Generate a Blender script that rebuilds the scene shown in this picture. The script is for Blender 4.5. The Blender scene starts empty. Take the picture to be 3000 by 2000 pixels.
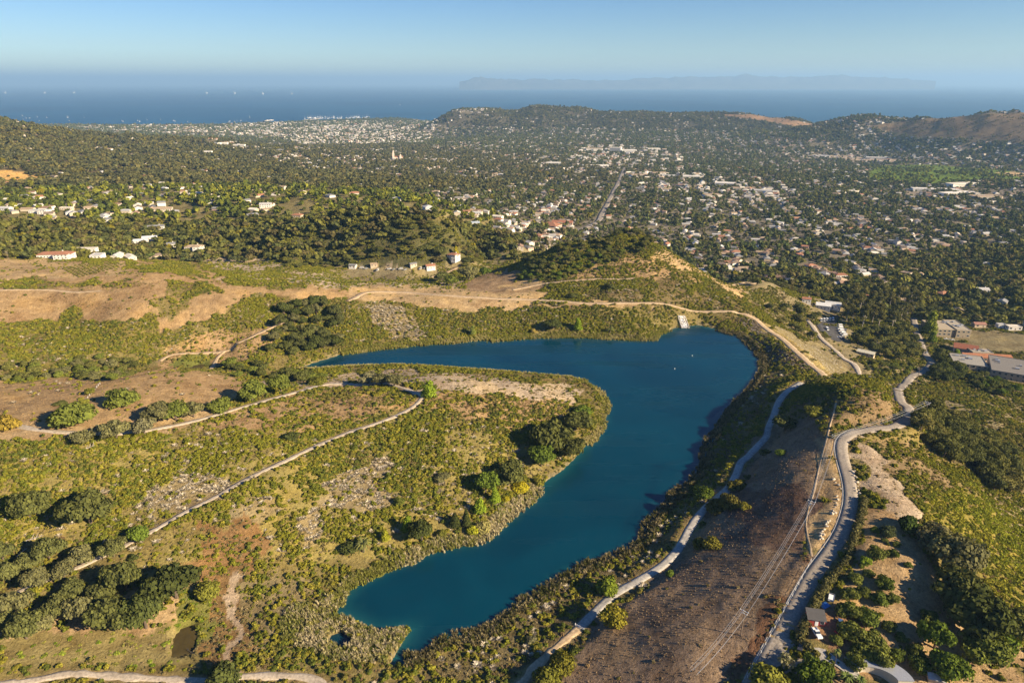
import bpy, bmesh, math, random, re
import numpy as np
from mathutils import Vector, Matrix

random.seed(7)
rng = np.random.default_rng(7)
scene = bpy.context.scene

# ------------------------------------------------------------------ camera
CAM_Z = 390.0
PITCH = math.radians(20.8)
F = 2000.0            # focal length in photo pixels (3000 px wide frame)
cam_data = bpy.data.cameras.new('camera')
cam_data.sensor_width = 36.0
cam_data.lens = 24.0
cam_data.clip_start = 1.0
cam_data.clip_end = 500000.0
cam = bpy.data.objects.new('camera', cam_data)
scene.collection.objects.link(cam)
cam.location = (0, 0, CAM_Z)
cam.rotation_euler = (math.pi / 2 - PITCH, 0, 0)
scene.camera = cam

# ------------------------------------------------------------------ light
SUN_ELEV = math.radians(25.0)
SUN_AZ = math.atan2(1.0, -0.5)          # clockwise from +Y: behind the camera, on its right
world = bpy.data.worlds.new('World')
scene.world = world
world.use_nodes = True
wn = world.node_tree.nodes
wl = world.node_tree.links
bg = wn['Background']
sky = wn.new('ShaderNodeTexSky')
sky.sky_type = 'NISHITA'
sky.sun_disc = False
sky.sun_elevation = SUN_ELEV
sky.sun_rotation = SUN_AZ
sky.altitude = 400
sky.air_density = 1.0
sky.dust_density = 0.0
sky.ozone_density = 5.0
hs = wn.new('ShaderNodeHueSaturation')
hs.inputs['Saturation'].default_value = 1.2
hs.inputs['Hue'].default_value = 0.512
wl.new(sky.outputs['Color'], hs.inputs['Color'])
wl.new(hs.outputs['Color'], bg.inputs['Color'])
bg.inputs['Strength'].default_value = 0.05

sun_data = bpy.data.lights.new('sun', 'SUN')
sun_data.energy = 5.0
sun_data.angle = math.radians(0.55)
sun_data.color = (1.0, 0.82, 0.57)
sun = bpy.data.objects.new('sun', sun_data)
scene.collection.objects.link(sun)
sdir = Vector((math.sin(SUN_AZ) * math.cos(SUN_ELEV), math.cos(SUN_AZ) * math.cos(SUN_ELEV), math.sin(SUN_ELEV)))
sun.rotation_euler = (-sdir).to_track_quat('-Z', 'Y').to_euler()
sun.location = (0, 0, 900)

vs = scene.view_settings
vs.view_transform = 'Standard'
vs.look = 'None'
vs.exposure = 1.3
vs.gamma = 1.0
vs.use_curve_mapping = False
scene.cycles.max_bounces = 5
scene.cycles.diffuse_bounces = 2
scene.cycles.glossy_bounces = 2
scene.cycles.transmission_bounces = 2
scene.cycles.transparent_max_bounces = 6
scene.cycles.volume_bounces = 0
scene.cycles.use_denoising = True
scene.cycles.caustics_reflective = False
scene.cycles.caustics_refractive = False

# ------------------------------------------------------------------ frame maths
cp_, sp_ = math.cos(PITCH), math.sin(PITCH)
S = 3000.0 / 2352.0
def A(x, y): return (1000 + x / 2.352, 600 + y / 2.352)
def B(x, y): return (2000 + x / 2.352, 600 + y / 2.352)
def L(x, y): return (x / 2.352, 600 + y / 2.352)
def C(x, y): return (x / 1.742, 1100 + y / 1.742)
def D(x, y): return (1000 + x / 1.742, 1100 + y / 1.742)
def E(x, y): return (2000 + x / 1.742, 1100 + y / 1.742)
def P(x, y): return (x * S, y * S)
def T1(x, y): return (x / 2.352, 180 + y / 2.352)
def T2(x, y): return (1000 + x / 2.352, 180 + y / 2.352)
def T3(x, y): return (2000 + x / 2.352, 180 + y / 2.352)
def many(f, *pts): return [f(*p) for p in pts]

def ray(p):
    u = (p[0] - 1500) / F
    v = (p[1] - 1000) / F
    return np.array([u, cp_ - v * sp_, -sp_ - v * cp_])
def on_plane(p, z):
    d = ray(p)
    t = (z - CAM_Z) / d[2]
    return (d[0] * t, d[1] * t)
def at_dist(p, dist):
    d = ray(p)
    h = math.hypot(d[0], d[1])
    return (d[0] / h * dist, d[1] / h * dist)
def project(x, y, z):
    zz = z - CAM_Z
    depth = y * cp_ - zz * sp_
    depth = np.where(depth < 1.0, np.nan, depth)
    dn = -y * sp_ - zz * cp_
    return 1500 + F * x / depth, 1000 + F * dn / depth

def vn(x, y, seed=0.0):
    ix = np.floor(x); iy = np.floor(y)
    fx = x - ix; fy = y - iy
    fx = fx * fx * (3 - 2 * fx); fy = fy * fy * (3 - 2 * fy)
    def h(a, b):
        s = np.sin(a * 127.1 + b * 311.7 + seed * 74.7) * 43758.5453
        return s - np.floor(s)
    return ((h(ix, iy) * (1 - fx) + h(ix + 1, iy) * fx) * (1 - fy) + (h(ix, iy + 1) * (1 - fx) + h(ix + 1, iy + 1) * fx) * fy)
def fbm(x, y, seed=0.0, octaves=4):
    t = 0; a = 0.5; n = 0
    for i in range(octaves):
        t = t + a * vn(x * 2 ** i, y * 2 ** i, seed + i * 3.1)
        n += a; a *= 0.5
    return t / n
def inpoly(poly, x, y):
    x = np.asarray(x, float); y = np.asarray(y, float)
    res = np.zeros(x.shape, bool)
    px = np.array([p[0] for p in poly]); py = np.array([p[1] for p in poly])
    m = (x >= px.min()) & (x <= px.max()) & (y >= py.min()) & (y <= py.max())
    if not m.any():
        return res
    xs = x[m]; ys = y[m]; r = np.zeros(xs.shape, bool)
    j = len(poly) - 1
    for i in range(len(poly)):
        c = (py[i] > ys) != (py[j] > ys)
        with np.errstate(divide='ignore', invalid='ignore'):
            xi = (px[j] - px[i]) * (ys - py[i]) / (py[j] - py[i]) + px[i]
        r ^= c & (xs < xi)
        j = i
    res[m] = r
    return res
def poly_dist(poly, x, y, closed=True):
    """distance of points to a polyline"""
    best = np.full(np.shape(x), 1e9)
    n = len(poly)
    for i in range(n if closed else n - 1):
        ax, ay = poly[i][:2]; bx, by = poly[(i + 1) % n][:2]
        dx, dy = bx - ax, by - ay
        l2 = dx * dx + dy * dy + 1e-9
        t = np.clip(((x - ax) * dx + (y - ay) * dy) / l2, 0, 1)
        best = np.minimum(best, np.hypot(x - ax - t * dx, y - ay - t * dy))
    return best
def smooth_line(pts, step):
    """Catmull-Rom resample of a polyline (n-dim)"""
    pts = np.array(pts, float)
    p = np.vstack([2 * pts[0] - pts[1], pts, 2 * pts[-1] - pts[-2]])
    out = []
    for i in range(1, len(p) - 2):
        p0, p1, p2, p3 = p[i - 1], p[i], p[i + 1], p[i + 2]
        n = max(2, int(np.linalg.norm((p2 - p1)[:2]) / step))
        for k in range(n):
            t = k / n
            out.append(0.5 * (2 * p1 + (p2 - p0) * t + (2 * p0 - 5 * p1 + 4 * p2 - p3) * t * t + (3 * p1 - p0 - 3 * p2 + p3) * t ** 3))
    out.append(pts[-1])
    return np.array(out)

# ------------------------------------------------------------------ lake outline (water level 170 m)
LAKE_Z = 170.0
lake_px = (many(L, (2045, 1132), (2150, 1090), (2300, 1045))
  + many(A, (0, 1025), (220, 995), (460, 970), (860, 938), (1000, 920), (1030, 935), (1400, 908), (1700, 912), (2100, 928), (2160, 905), (2250, 862), (2300, 845))
  + many(B, (0, 845), (40, 833), (110, 828), (250, 860), (340, 885), (390, 888), (440, 940), (520, 1020), (560, 1080), (540, 1180), (480, 1270), (400, 1360))
  + many(E, (300, 130), (210, 240), (160, 340), (125, 390), (125, 450), (100, 500), (60, 545), (0, 590))
  + many(D, (1650, 700), (1580, 770), (1560, 850), (1500, 890), (1350, 960), (1200, 1010), (1060, 1100), (900, 1200), (800, 1290), (680, 1340), (540, 1360), (440, 1440), (330, 1465), (245, 1478),
            (290, 1390), (350, 1295), (280, 1295), (190, 1310), (90, 1265), (30, 1230))
  + many(C, (1690, 1225), (1630, 1240), (1625, 1210), (1700, 1165))
  + many(D, (0, 1125), (40, 1065), (150, 1020), (270, 960), (400, 910), (500, 870), (640, 850), (720, 825), (800, 760), (850, 705), (930, 650), (985, 600), (985, 570), (1040, 540), (1130, 480), (1210, 400), (1250, 350), (1300, 310), (1330, 230), (1350, 150), (1310, 80), (1230, 40))
  + many(A, (1680, 1225), (1590, 1198), (1400, 1182), (1100, 1157), (850, 1137), (640, 1122), (380, 1110), (0, 1122))
  + many(L, (2200, 1137)))
lake_poly = [on_plane(p, LAKE_Z) for p in lake_px]
pool_px = many(C, (1700, 1318), (1742, 1300)) + many(D, (40, 1330), (60, 1370), (0, 1400)) + many(C, (1700, 1375), (1665, 1345))
pool_poly = [on_plane(p, LAKE_Z) for p in pool_px]

# ------------------------------------------------------------------ terrain control points
# (x, y in 2352-px frame, elevation); 4 values: x, -, elevation, horizontal distance
CP = [
 # near bottom, left
 (-250,1500,184),(100,1520,177),(430,1440,173),(520,1545,174.5),(700,1545,173),(250,1350,180),(50,1250,188),(420,1300,181),(300,1150,193),(0,1100,204),(560,1300,177),(560,1120,193),
 (700,1180,184),(800,1080,189),(950,1150,180),(1000,1000,191),(1150,950,187),(900,930,195),(1000,880,190),(1200,880,183),(1050,1060,186),(1250,1000,179),
 (700,900,199),(400,968,206),(150,1005,210),(-100,1000,212),(550,930,203),
 (300,868,204),(250,905,207),(60,915,205),(540,880,193),(430,858,202),(0,850,192),(150,815,187),(440,838,175.5),(520,830,177),(600,850,180),(320,830,178),
 (600,795,182),(620,760,189),(500,790,183),(100,760,193),(300,740,199),(500,720,200),(700,700,196),(650,740,190),(760,760,178),
 (0,670,213),(200,652,214),(380,630,217),(520,650,208),(640,655,203),(740,660,198),(810,672,193),(0,720,203),
 (850,695,190),(1000,695,188),(1150,690,188),(1250,690,189),(1400,697,189),(1550,708,183),(1650,715,179),(900,740,181),(1100,735,180),(1300,735,180),(1450,735,179),
 # knoll beyond the far bank
 (1280,645,196),(1380,620,202),(1380,552,217),(1450,540,220),(1300,562,213),(1250,590,203),(1550,590,206),(1600,640,195),(1680,690,182),(1640,660,188),(1200,640,189),(1500,560,213),(1500,640,198),
 (1400,0,150,960),(1400,0,122,1070),(1250,0,155,930),(1550,0,140,940),(1650,0,130,860),
 (1130,620,163),(1180,570,158),(1060,640,174),(1000,612,171),(880,625,166),(700,612,172),(900,652,181),(1050,665,184),
 (130,597,202),(250,600,199),(450,575,178),(600,600,172),(750,600,171),(800,512,214),(900,495,222),(1050,515,209),(1150,550,182),(700,525,205),(950,560,196),(820,560,192),(900,0,188,1090),(1050,0,180,1080),(750,0,192,1040),(1100,580,168),(600,540,186),(480,500,193),
 (100,480,206),(300,470,201),(500,470,200),(700,470,204),(900,470,201),(1050,480,190),(0,560,206),(250,540,190),(350,530,190),
 (0,430,187),(200,430,186),(500,430,180),(800,430,174),(1000,430,148),(1200,470,114),(1200,430,98),(1250,520,124),
 (0,395,202),(100,418,187),(200,390,190),(500,390,160),(800,390,120),(1100,400,92),
 (0,0,235,2450),(0,0,270,2850),(-300,0,290,2850),(0,0,220,3300),(0,0,110,4000),(-300,0,150,4200),(100,300,236),(100,345,212),(200,312,206),(200,345,194),(350,345,165),(500,340,140),(500,326,150),(350,328,170),(220,0,70,4000),(500,0,50,4100),(700,345,105),
 (900,350,70),(700,320,32),(500,303,20),(300,300,15),(900,310,25),(1100,320,35),(1300,320,40),(1500,320,45),(1700,330,55),(2000,340,60),(2300,360,75),
 (1400,480,98),(1600,560,112),(1700,600,120),(1900,620,122),(2100,620,120),(2300,640,122),(1600,450,85),(1900,450,85),(2200,450,88),(2340,500,100),(1400,400,72),(1700,400,72),(2000,400,74),(2300,400,78),(1800,520,105),(2100,540,108),(2600,500,105),(2600,400,85),
 # coast and the hills before the sea
 (100,288,2.5),(300,289,2.5),(500,287,2.5),(700,280,2.5),(900,273,2.5),(100,0,-12,9300),(300,0,-12,8800),(500,0,-12,8500),(700,0,-12,8900),(900,0,-12,9400),(-300,0,-12,9500),
 (1050,0,150,5500),(1110,0,172,5600),(1180,0,176,5700),(1230,0,190,5800),(1300,0,184,5800),(1450,0,152,5800),(1650,0,150,5600),(1760,0,150,5500),(1850,0,112,5400),(1925,0,58,5600),(2000,0,134,4900),(2150,0,172,4700),(2352,0,194,4600),(2600,0,220,4500),(970,0,40,5800),
 (1050,293,70),(1200,295,70),(1300,295,72),(1600,302,68),(1850,308,66),(2000,316,66),(2200,322,70),(2352,332,74),(2600,335,80),
 (1100,0,8,7200),(1300,0,8,7200),(1500,0,8,7200),(1700,0,8,7000),(1925,0,8,6900),(2100,0,8,6900),(2352,0,8,6900),(2600,0,8,6900),
 (1000,0,-14,8900),(1300,0,-14,8600),(1700,0,-14,8200),(2352,0,-14,8000),(2700,0,-14,8000),
 # dam and the right side
 (1720,718,177),(1800,780,177),(1890,855,177),(1800,720,158),(1900,750,142),(1980,840,148),(1950,800,148),(1930,870,170),(2030,870,150),(2100,850,142),(2120,780,132),(2000,720,134),(2250,820,130),(2340,880,135),(2200,700,126),(1900,660,140),(1800,680,156),(1750,650,166),(2080,920,164),(2150,960,165),
 (1900,890,201),(1960,880,207),(1850,905,193),(2000,930,207),(1830,960,189),(1900,970,204),(1800,1000,184),(2063,896,172),(2115,945,182),(2005,985,200),
 (1940,1030,202),(1960,1150,201),(1930,1250,199),(1850,1400,196),(1780,1520,190),(1720,1620,186),
 (1850,1100,198),(1860,1170,198),(1780,1250,193),(1700,1420,190),(1600,1500,188),(1500,1580,182),
 (1700,1050,178),(1650,1130,178),(1600,1200,176.5),(1520,1300,175),(1400,1400,174),(1300,1500,173.5),(1200,1600,173),
 (2050,1150,203),(2100,1300,201),(2000,1400,195),(2100,1450,193),(2200,1520,188),(2340,1520,186),(2250,1380,188),(2345,1300,172),(2200,1200,190),(2100,1060,194),(2180,1080,183),(2250,1100,171),(2340,1050,152),(2340,950,145),(2250,950,155),(2345,1180,158),(2200,980,166),(2100,1000,192),(2600,1100,140),(2600,1400,160),
]
for bx_, by_, bz_ in ((870,800,146),(940,890,147),(1000,955,148),(1100,1050,149),(1200,1120,152),(1310,1180,156),(650,830,163),(760,920,163),(850,990,163),(950,1080,164),(1050,1150,166),(640,893,177),(760,992,177),(850,1072,177),(930,1142,177.5),(1400,1120,150),(1500,1230,160),(1250,1040,146),(1010,850,141),(1120,930,142)):
    q_ = B(bx_, by_)
    CP.append((q_[0] / S, q_[1] / S, bz_))
ctrl = []
for c in CP:
    p = P(c[0], c[1])
    if len(c) == 4:
        xy = at_dist((p[0], 300), c[3])
    else:
        xy = on_plane(p, c[2])
    ctrl.append((xy[0], xy[1], c[2]))
last = None
for q in lake_poly:
    if last is None or math.hypot(q[0] - last[0], q[1] - last[1]) > 14:
        ctrl.append((q[0], q[1], 171.0)); last = q
# out of frame: round and behind the camera the hillside climbs
for a in range(70, 291, 20):
    for r, z in ((90, 190), (400, 230), (2500, 330), (9000, 250)):
        if r < 300 and a < 110: continue
        ctrl.append((r * math.sin(math.radians(a)), r * math.cos(math.radians(a)), z))
ctrl = np.array(ctrl)

def uv_of(x, y):
    r = np.hypot(x, y)
    return np.arctan2(x, y), np.log(np.maximum(r, 20.0))
AZ_W = 1.0
def feat(x, y):
    a, v = uv_of(x, y)
    return np.stack([a * AZ_W, v], -1)
cf = feat(ctrl[:, 0], ctrl[:, 1])
CC = 0.03
Dm = np.sqrt(((cf[:, None] - cf[None]) ** 2).sum(-1) + CC * CC)
n = len(cf)
M = np.zeros((n + 1, n + 1)); M[:n, :n] = -Dm - np.eye(n) * 1e-4; M[:n, n] = 1; M[n, :n] = 1
wts = np.linalg.solve(M, np.append(ctrl[:, 2], 0))

AZ = np.concatenate([np.arange(-180, -50, 4.0), np.arange(-50, 50, 0.145), np.arange(50, 180.1, 4.0)])
AZ = np.radians(np.unique(np.round(AZ, 4)))
NR = 700
LR = np.linspace(math.log(45.0), math.log(9600.0), NR)
GA, GL = np.meshgrid(AZ, LR, indexing='ij')
GX = np.sin(GA) * np.exp(GL); GY = np.cos(GA) * np.exp(GL)
fl = np.stack([GA.ravel() * AZ_W, GL.ravel()], -1).astype(np.float32)
GZ = np.empty(len(fl), np.float32)
c32 = cf.astype(np.float32); w32 = wts[:n].astype(np.float32)
for i in range(0, len(fl), 20000):
    q = fl[i:i + 20000]
    d2 = (q[:, 0:1] - c32[None, :, 0]) ** 2 + (q[:, 1:2] - c32[None, :, 1]) ** 2
    GZ[i:i + 20000] = -(np.sqrt(d2 + CC * CC) @ w32) + wts[n]
GZ = GZ.reshape(GA.shape).astype(np.float64)
GR = np.exp(GL)

# relief too fine for the control points
relief = (fbm(GX / 60, GY / 60, 1.0, 4) - 0.5) * 8.5 * np.clip(GR / 600, 0.4, 1.0)
far_amp = np.clip((GR - 1200) / 3000, 0, 1) * np.clip((GZ - 45) / 80, 0, 1)
rid = np.abs(fbm(GX / 420, GY / 420, 5.0, 5) - 0.5) * 2
relief = relief + (np.abs(fbm(GX / 16, GY / 16, 9.0, 3) - 0.5) * -1.7 + 0.25) * np.clip((900 - GR) / 300, 0, 1)
relief = relief * np.clip((GZ - 8) / 40, 0, 1) + far_amp * (0.32 - rid) * 52
GZ = GZ + relief
cst = [(math.atan2(*on_plane(P(*q), 2.5)), math.hypot(*on_plane(P(*q), 2.5))) for q in ((-100, 288), (100, 288), (300, 289), (500, 287), (700, 280), (900, 273), (1000, 273))]
off_ = np.clip((GR - np.where(GA < cst[-1][0], np.interp(GA, [q[0] for q in cst], [q[1] for q in cst]), 7600.0) - 20) / 300, 0, 1)
GZ = np.where((np.abs(GA) < 1.2) & (GR > 6800), GZ * (1 - off_) - 14.0 * off_, GZ)
GZ = np.maximum(GZ, -14.0)

def gz(x, y):
    x = np.asarray(x, float); y = np.asarray(y, float)
    a, v = uv_of(x, y)
    i = np.clip(np.searchsorted(AZ, a) - 1, 0, len(AZ) - 2)
    fa = np.clip((a - AZ[i]) / (AZ[i + 1] - AZ[i]), 0, 1)
    t = np.clip((v - LR[0]) / (LR[1] - LR[0]), 0, NR - 1.001)
    j = t.astype(int); fv = t - j
    return (GZ[i, j] * (1 - fa) * (1 - fv) + GZ[i + 1, j] * fa * (1 - fv) + GZ[i, j + 1] * (1 - fa) * fv + GZ[i + 1, j + 1] * fa * fv)
_RS = np.exp(np.linspace(math.log(60), math.log(9500), 2600))
def G(p):
    """where the line of sight through a photo pixel meets the ground"""
    d = ray(p); h = math.hypot(d[0], d[1])
    zr = CAM_Z + d[2] / h * _RS
    below = zr < gz(d[0] / h * _RS, d[1] / h * _RS)
    k = int(np.argmax(below)) if below.any() else len(_RS) - 1
    lo, hi = _RS[max(k - 1, 0)], _RS[k]
    for _ in range(18):
        m = 0.5 * (lo + hi)
        if CAM_Z + d[2] / h * m < float(gz(d[0] / h * m, d[1] / h * m)): hi = m
        else: lo = m
    return (d[0] / h * hi, d[1] / h * hi)
def G3(p):
    x, y = G(p)
    return Vector((x, y, float(gz(x, y))))

# ------------------------------------------------------------------ carve the lake bed and the ponds
near = (GR < 1100) & (GY > 0)
def carve(poly, level, slope, width):
    m = near & (GX > min(p[0] for p in poly) - 80) & (GX < max(p[0] for p in poly) + 80) & (GY > min(p[1] for p in poly) - 80) & (GY < max(p[1] for p in poly) + 80)
    x = GX[m]; y = GY[m]; z = GZ[m]
    d = poly_dist(poly, x, y)
    ins = inpoly(poly, x, y)
    bank = np.maximum(z, level + 0.35 + d * slope)
    bank = np.where(d < width, bank, z)
    w = np.clip(1 - d / width, 0, 1)
    cap = level + 0.5 + d * 0.55
    out = bank * (1 - w) + np.minimum(bank, cap) * w
    GZ[m] = np.where(ins, level - np.minimum(4.0, 0.15 + d * 0.25), out)
carve(lake_poly, LAKE_Z, 0.03, 25)
carve(pool_poly, LAKE_Z, 0.0, 3)

POND_PX = many(C, (885, 1335), (920, 1290), (1000, 1265), (1010, 1330), (990, 1420), (930, 1440), (870, 1440))
pond_c = G3(C(940, 1370)); POND_Z = pond_c.z - 0.8
pond_poly = [on_plane(p, POND_Z) for p in POND_PX]
carve(pond_poly, POND_Z, 0.0, 14)
POND2_PX = many(L, (1270, 1130), (1340, 1105), (1460, 1080), (1450, 1110), (1420, 1130), (1340, 1135))
pond2_c = G3(L(1370, 1115)); POND2_Z = pond2_c.z - 0.6
pond2_poly = [on_plane(p, POND2_Z) for p in POND2_PX]
carve(pond2_poly, POND2_Z, 0.0, 14)

# ------------------------------------------------------------------ roads, tracks and trails: (name, label, kind, width, points)
ROADS = [
 ('road', 'asphalt', 6.3, many(E, (1096,72),(1112,125),(1150,165),(1150,215),(1085,258),(990,272),(900,285),(840,305),(812,345),(812,400),(830,470),(850,540),(858,620),(850,690),(825,770),(790,840),(735,920),(670,1010),(612,1110),(562,1200),(515,1290),(470,1370),(428,1450),(390,1520),(350,1600))),
 ('street', 'asphalt', 6.6, many(B, (1590,780),(1600,830),(1608,880),(1640,950),(1680,1040),(1715,1095),(1650,1150),(1550,1215),(1480,1265))),
 ('lake_road', 'concrete', 4.0, many(E, (605,35),(540,75),(492,130),(465,200),(437,270),(428,310),(380,362),(330,415),(296,445),(272,505),(230,575),(150,645),(90,705),(40,775)) + many(D, (1735,860),(1690,920),(1620,980),(1500,1050),(1400,1110),(1330,1170),(1280,1220),(1215,1285))),
 ('dirt_track', 'dirt', 3.6, many(D, (1215,1285),(1160,1330),(1090,1390),(1030,1450),(960,1520),(900,1600))),
 ('gravel_track', 'gravel', 3.1, many(C, (60,250),(200,276),(320,287),(420,293),(560,300),(700,290),(830,265),(980,235),(1150,185),(1350,130),(1500,85),(1640,50)) + many(A, (0,1236),(150,1240),(300,1235),(430,1262),(520,1300),(570,1320))),
 ('gravel_track', 'gravel', 2.8, many(D, (418,108),(370,155),(300,195),(200,235),(100,270),(0,302)) + many(C, (1600,365),(1440,440),(1280,515),(1200,560),(1100,615),(960,690),(850,750),(760,800),(610,880),(480,940),(370,990),(280,1030),(150,1078),(0,1150))),
 ('dirt_track', 'dirt', 5.0, many(A, (45,665),(100,635),(170,605),(300,600),(500,608),(700,622),(1000,642),(1250,652),(1450,662),(1700,682),(1950,677),(2170,677)) + many(B, (0,716),(200,735),(400,738),(450,760))),
 ('crest_road', 'dirt', 5.6, many(B, (440,752),(520,805),(640,895),(760,992),(850,1072),(930,1142),(975,1172))),
 ('dirt_track', 'dirt', 3.0, many(A, (1180,585),(1350,552),(1500,530),(1750,510),(1900,515),(2050,500))),
 ('dirt_track', 'dirt', 3.2, many(L, (1100,1080),(1180,1030),(1350,1022),(1500,1010),(1620,960),(1750,900),(1850,850),(1960,815))),
 ('dirt_track', 'dirt', 2.8, many(L, (1540,1000),(1500,1060),(1450,1130))),
 ('dirt_track', 'dirt', 3.4, many(L, (-40,590),(150,586),(350,588),(520,602),(700,590))),
 ('toe_road', 'gravel', 4.2, many(B, (850,790),(930,890),(1000,960),(1100,1050),(1200,1120),(1310,1180))),
 ('concrete_road', 'gravel', 3.2, many(C, (-40,1572),(150,1560),(350,1520),(550,1528),(800,1545),(1050,1552),(1250,1532),(1380,1530),(1560,1540),(1660,1575))),
 ('foot_trail', 'dirt', 0.6, many(E, (785,130),(752,255),(728,350),(700,450),(670,590),(642,680),(630,760),(645,860),(657,930))),
 ('street', 'asphalt', 13.0, many(T2, (1610,1165),(1760,1110),(1800,1040),(1845,955),(1890,870),(1925,800),(1950,735))),
 ('dirt_track', 'dirt', 3.0, many(B, (330,550),(420,540),(520,530),(690,540))),
 ('driveway', 'dirt', 5.0, many(A, (620,500),(700,480),(760,450),(800,430))),
]
road_lines = []
for name, kind, width, pts in ROADS:
    w = [G(p) for p in pts]
    line = smooth_line(w, max(1.5, width * 0.5))
    zs = gz(line[:, 0], line[:, 1])
    k = max(1, int(12 / max(1.5, width * 0.5)))
    ker = np.ones(2 * k + 1) / (2 * k + 1)
    zs = np.convolve(np.pad(zs, k, mode='edge'), ker, mode='valid')
    road_lines.append((name, kind, width, np.column_stack([line, zs])))
for name, kind, width, ln in road_lines:
    if width < 2.0: continue
    m = (GX > ln[:, 0].min() - 30) & (GX < ln[:, 0].max() + 30) & (GY > ln[:, 1].min() - 30) & (GY < ln[:, 1].max() + 30)
    x = GX[m]; y = GY[m]
    best = np.full(x.shape, 1e9); bz = np.zeros(x.shape)
    for k in range(0, len(ln)):
        d = np.hypot(x - ln[k, 0], y - ln[k, 1])
        s = d < best
        best[s] = d[s]; bz[s] = ln[k, 2]
    rr = np.hypot(x, y)
    inner = width / 2 + np.clip(rr * 0.006, 1.0, 8.0)
    w = np.clip(1 - (best - inner) / 7.0, 0, 1)
    w = w * w * (3 - 2 * w)
    GZ[m] = GZ[m] * (1 - w) + (bz - 0.12) * w
ROADPTS = np.vstack([np.column_stack([ln[:, :2], np.full(len(ln), wd / 2)]) for _, _, wd, ln in road_lines])
def road_gap(x, y):
    """distance to the nearest road edge"""
    best = np.full(np.shape(x), 1e9)
    for _, _, wd, ln in road_lines:
        m = (x > ln[:, 0].min() - 20) & (x < ln[:, 0].max() + 20) & (y > ln[:, 1].min() - 20) & (y < ln[:, 1].max() + 20)
        if not m.any(): continue
        xs = x[m]; ys = y[m]; b = best[m]
        for q in ln[::2]:
            b = np.minimum(b, np.hypot(xs - q[0], ys - q[1]) - wd / 2)
        best[m] = b
    return best
# ------------------------------------------------------------------ materials
def lin(c):
    """sRGB 0-255 -> linear"""
    return tuple(((v / 255) / 12.92 if v / 255 <= 0.04045 else ((v / 255 + 0.055) / 1.055) ** 2.4) for v in c)
MATS = {}
def new_mat(name):
    m = bpy.data.materials.new(name); m.use_nodes = True
    nt = m.node_tree
    for nd in list(nt.nodes): nt.nodes.remove(nd)
    out = nt.nodes.new('ShaderNodeOutputMaterial')
    MATS[name] = m
    return m, nt, out
def noise_node(nt, scale, detail=3, rough=0.6, coord='Object', dist=0.0):
    tc = nt.nodes.new('ShaderNodeTexCoord')
    nz = nt.nodes.new('ShaderNodeTexNoise')
    nz.inputs['Scale'].default_value = scale
    nz.inputs['Detail'].default_value = detail
    nz.inputs['Roughness'].default_value = rough
    nz.inputs['Distortion'].default_value = dist
    nt.links.new(tc.outputs[coord], nz.inputs['Vector'])
    return nz
def ramp(nt, src, stops):
    r = nt.nodes.new('ShaderNodeValToRGB')
    els = r.color_ramp.elements
    while len(els) < len(stops): els.new(0.5)
    for e, (p, c) in zip(els, stops):
        e.position = p; e.color = (c[0], c[1], c[2], 1) if not isinstance(c, (int, float)) else (c, c, c, 1)
    nt.links.new(src, r.inputs['Fac'])
    return r
def mixc(nt, a, b, fac, mode='MIX'):
    m = nt.nodes.new('ShaderNodeMix'); m.data_type = 'RGBA'; m.blend_type = mode
    for sock, v in ((m.inputs[6], a), (m.inputs[7], b), (m.inputs[0], fac)):
        if hasattr(v, 'is_linked') or hasattr(v, 'links'): nt.links.new(v, sock)
        elif isinstance(v, (int, float)): sock.default_value = v
        else: sock.default_value = (*v, 1)
    return m.outputs[2]
def plain(name, col, rough=0.7, var=0.25, scale=0.6, bump=0.0, metal=0.0, spec=0.3):
    m, nt, out = new_mat(name)
    b = nt.nodes.new('ShaderNodeBsdfPrincipled')
    nz = noise_node(nt, scale, 4)
    r = ramp(nt, nz.outputs['Fac'], [(0.25, 1 - var), (0.75, 1 + var)])
    c = mixc(nt, col, r.outputs['Color'], 1.0, 'MULTIPLY')
    nt.links.new(c, b.inputs['Base Color'])
    b.inputs['Roughness'].default_value = rough
    b.inputs['Metallic'].default_value = metal
    b.inputs['Specular IOR Level'].default_value = spec
    if bump:
        bp = nt.nodes.new('ShaderNodeBump'); bp.inputs['Strength'].default_value = bump; bp.inputs['Distance'].default_value = 0.1
        nt.links.new(nz.outputs['Fac'], bp.inputs['Height']); nt.links.new(bp.outputs['Normal'], b.inputs['Normal'])
    nt.links.new(b.outputs['BSDF'], out.inputs['Surface'])
    return m
def tinted(name, rough=0.75, spec=0.2, var=0.12):
    """colour comes from the thing's own tint"""
    m, nt, out = new_mat(name)
    at = nt.nodes.new('ShaderNodeAttribute'); at.attribute_type = 'INSTANCER'; at.attribute_name = 'tint'
    nz = noise_node(nt, 0.8, 3)
    r = ramp(nt, nz.outputs['Fac'], [(0.25, 1 - var), (0.75, 1 + var)])
    c = mixc(nt, at.outputs['Color'], r.outputs['Color'], 1.0, 'MULTIPLY')
    b = nt.nodes.new('ShaderNodeBsdfPrincipled')
    nt.links.new(c, b.inputs['Base Color'])
    b.inputs['Roughness'].default_value = rough; b.inputs['Specular IOR Level'].default_value = spec
    nt.links.new(b.outputs['BSDF'], out.inputs['Surface'])
    return m
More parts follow.
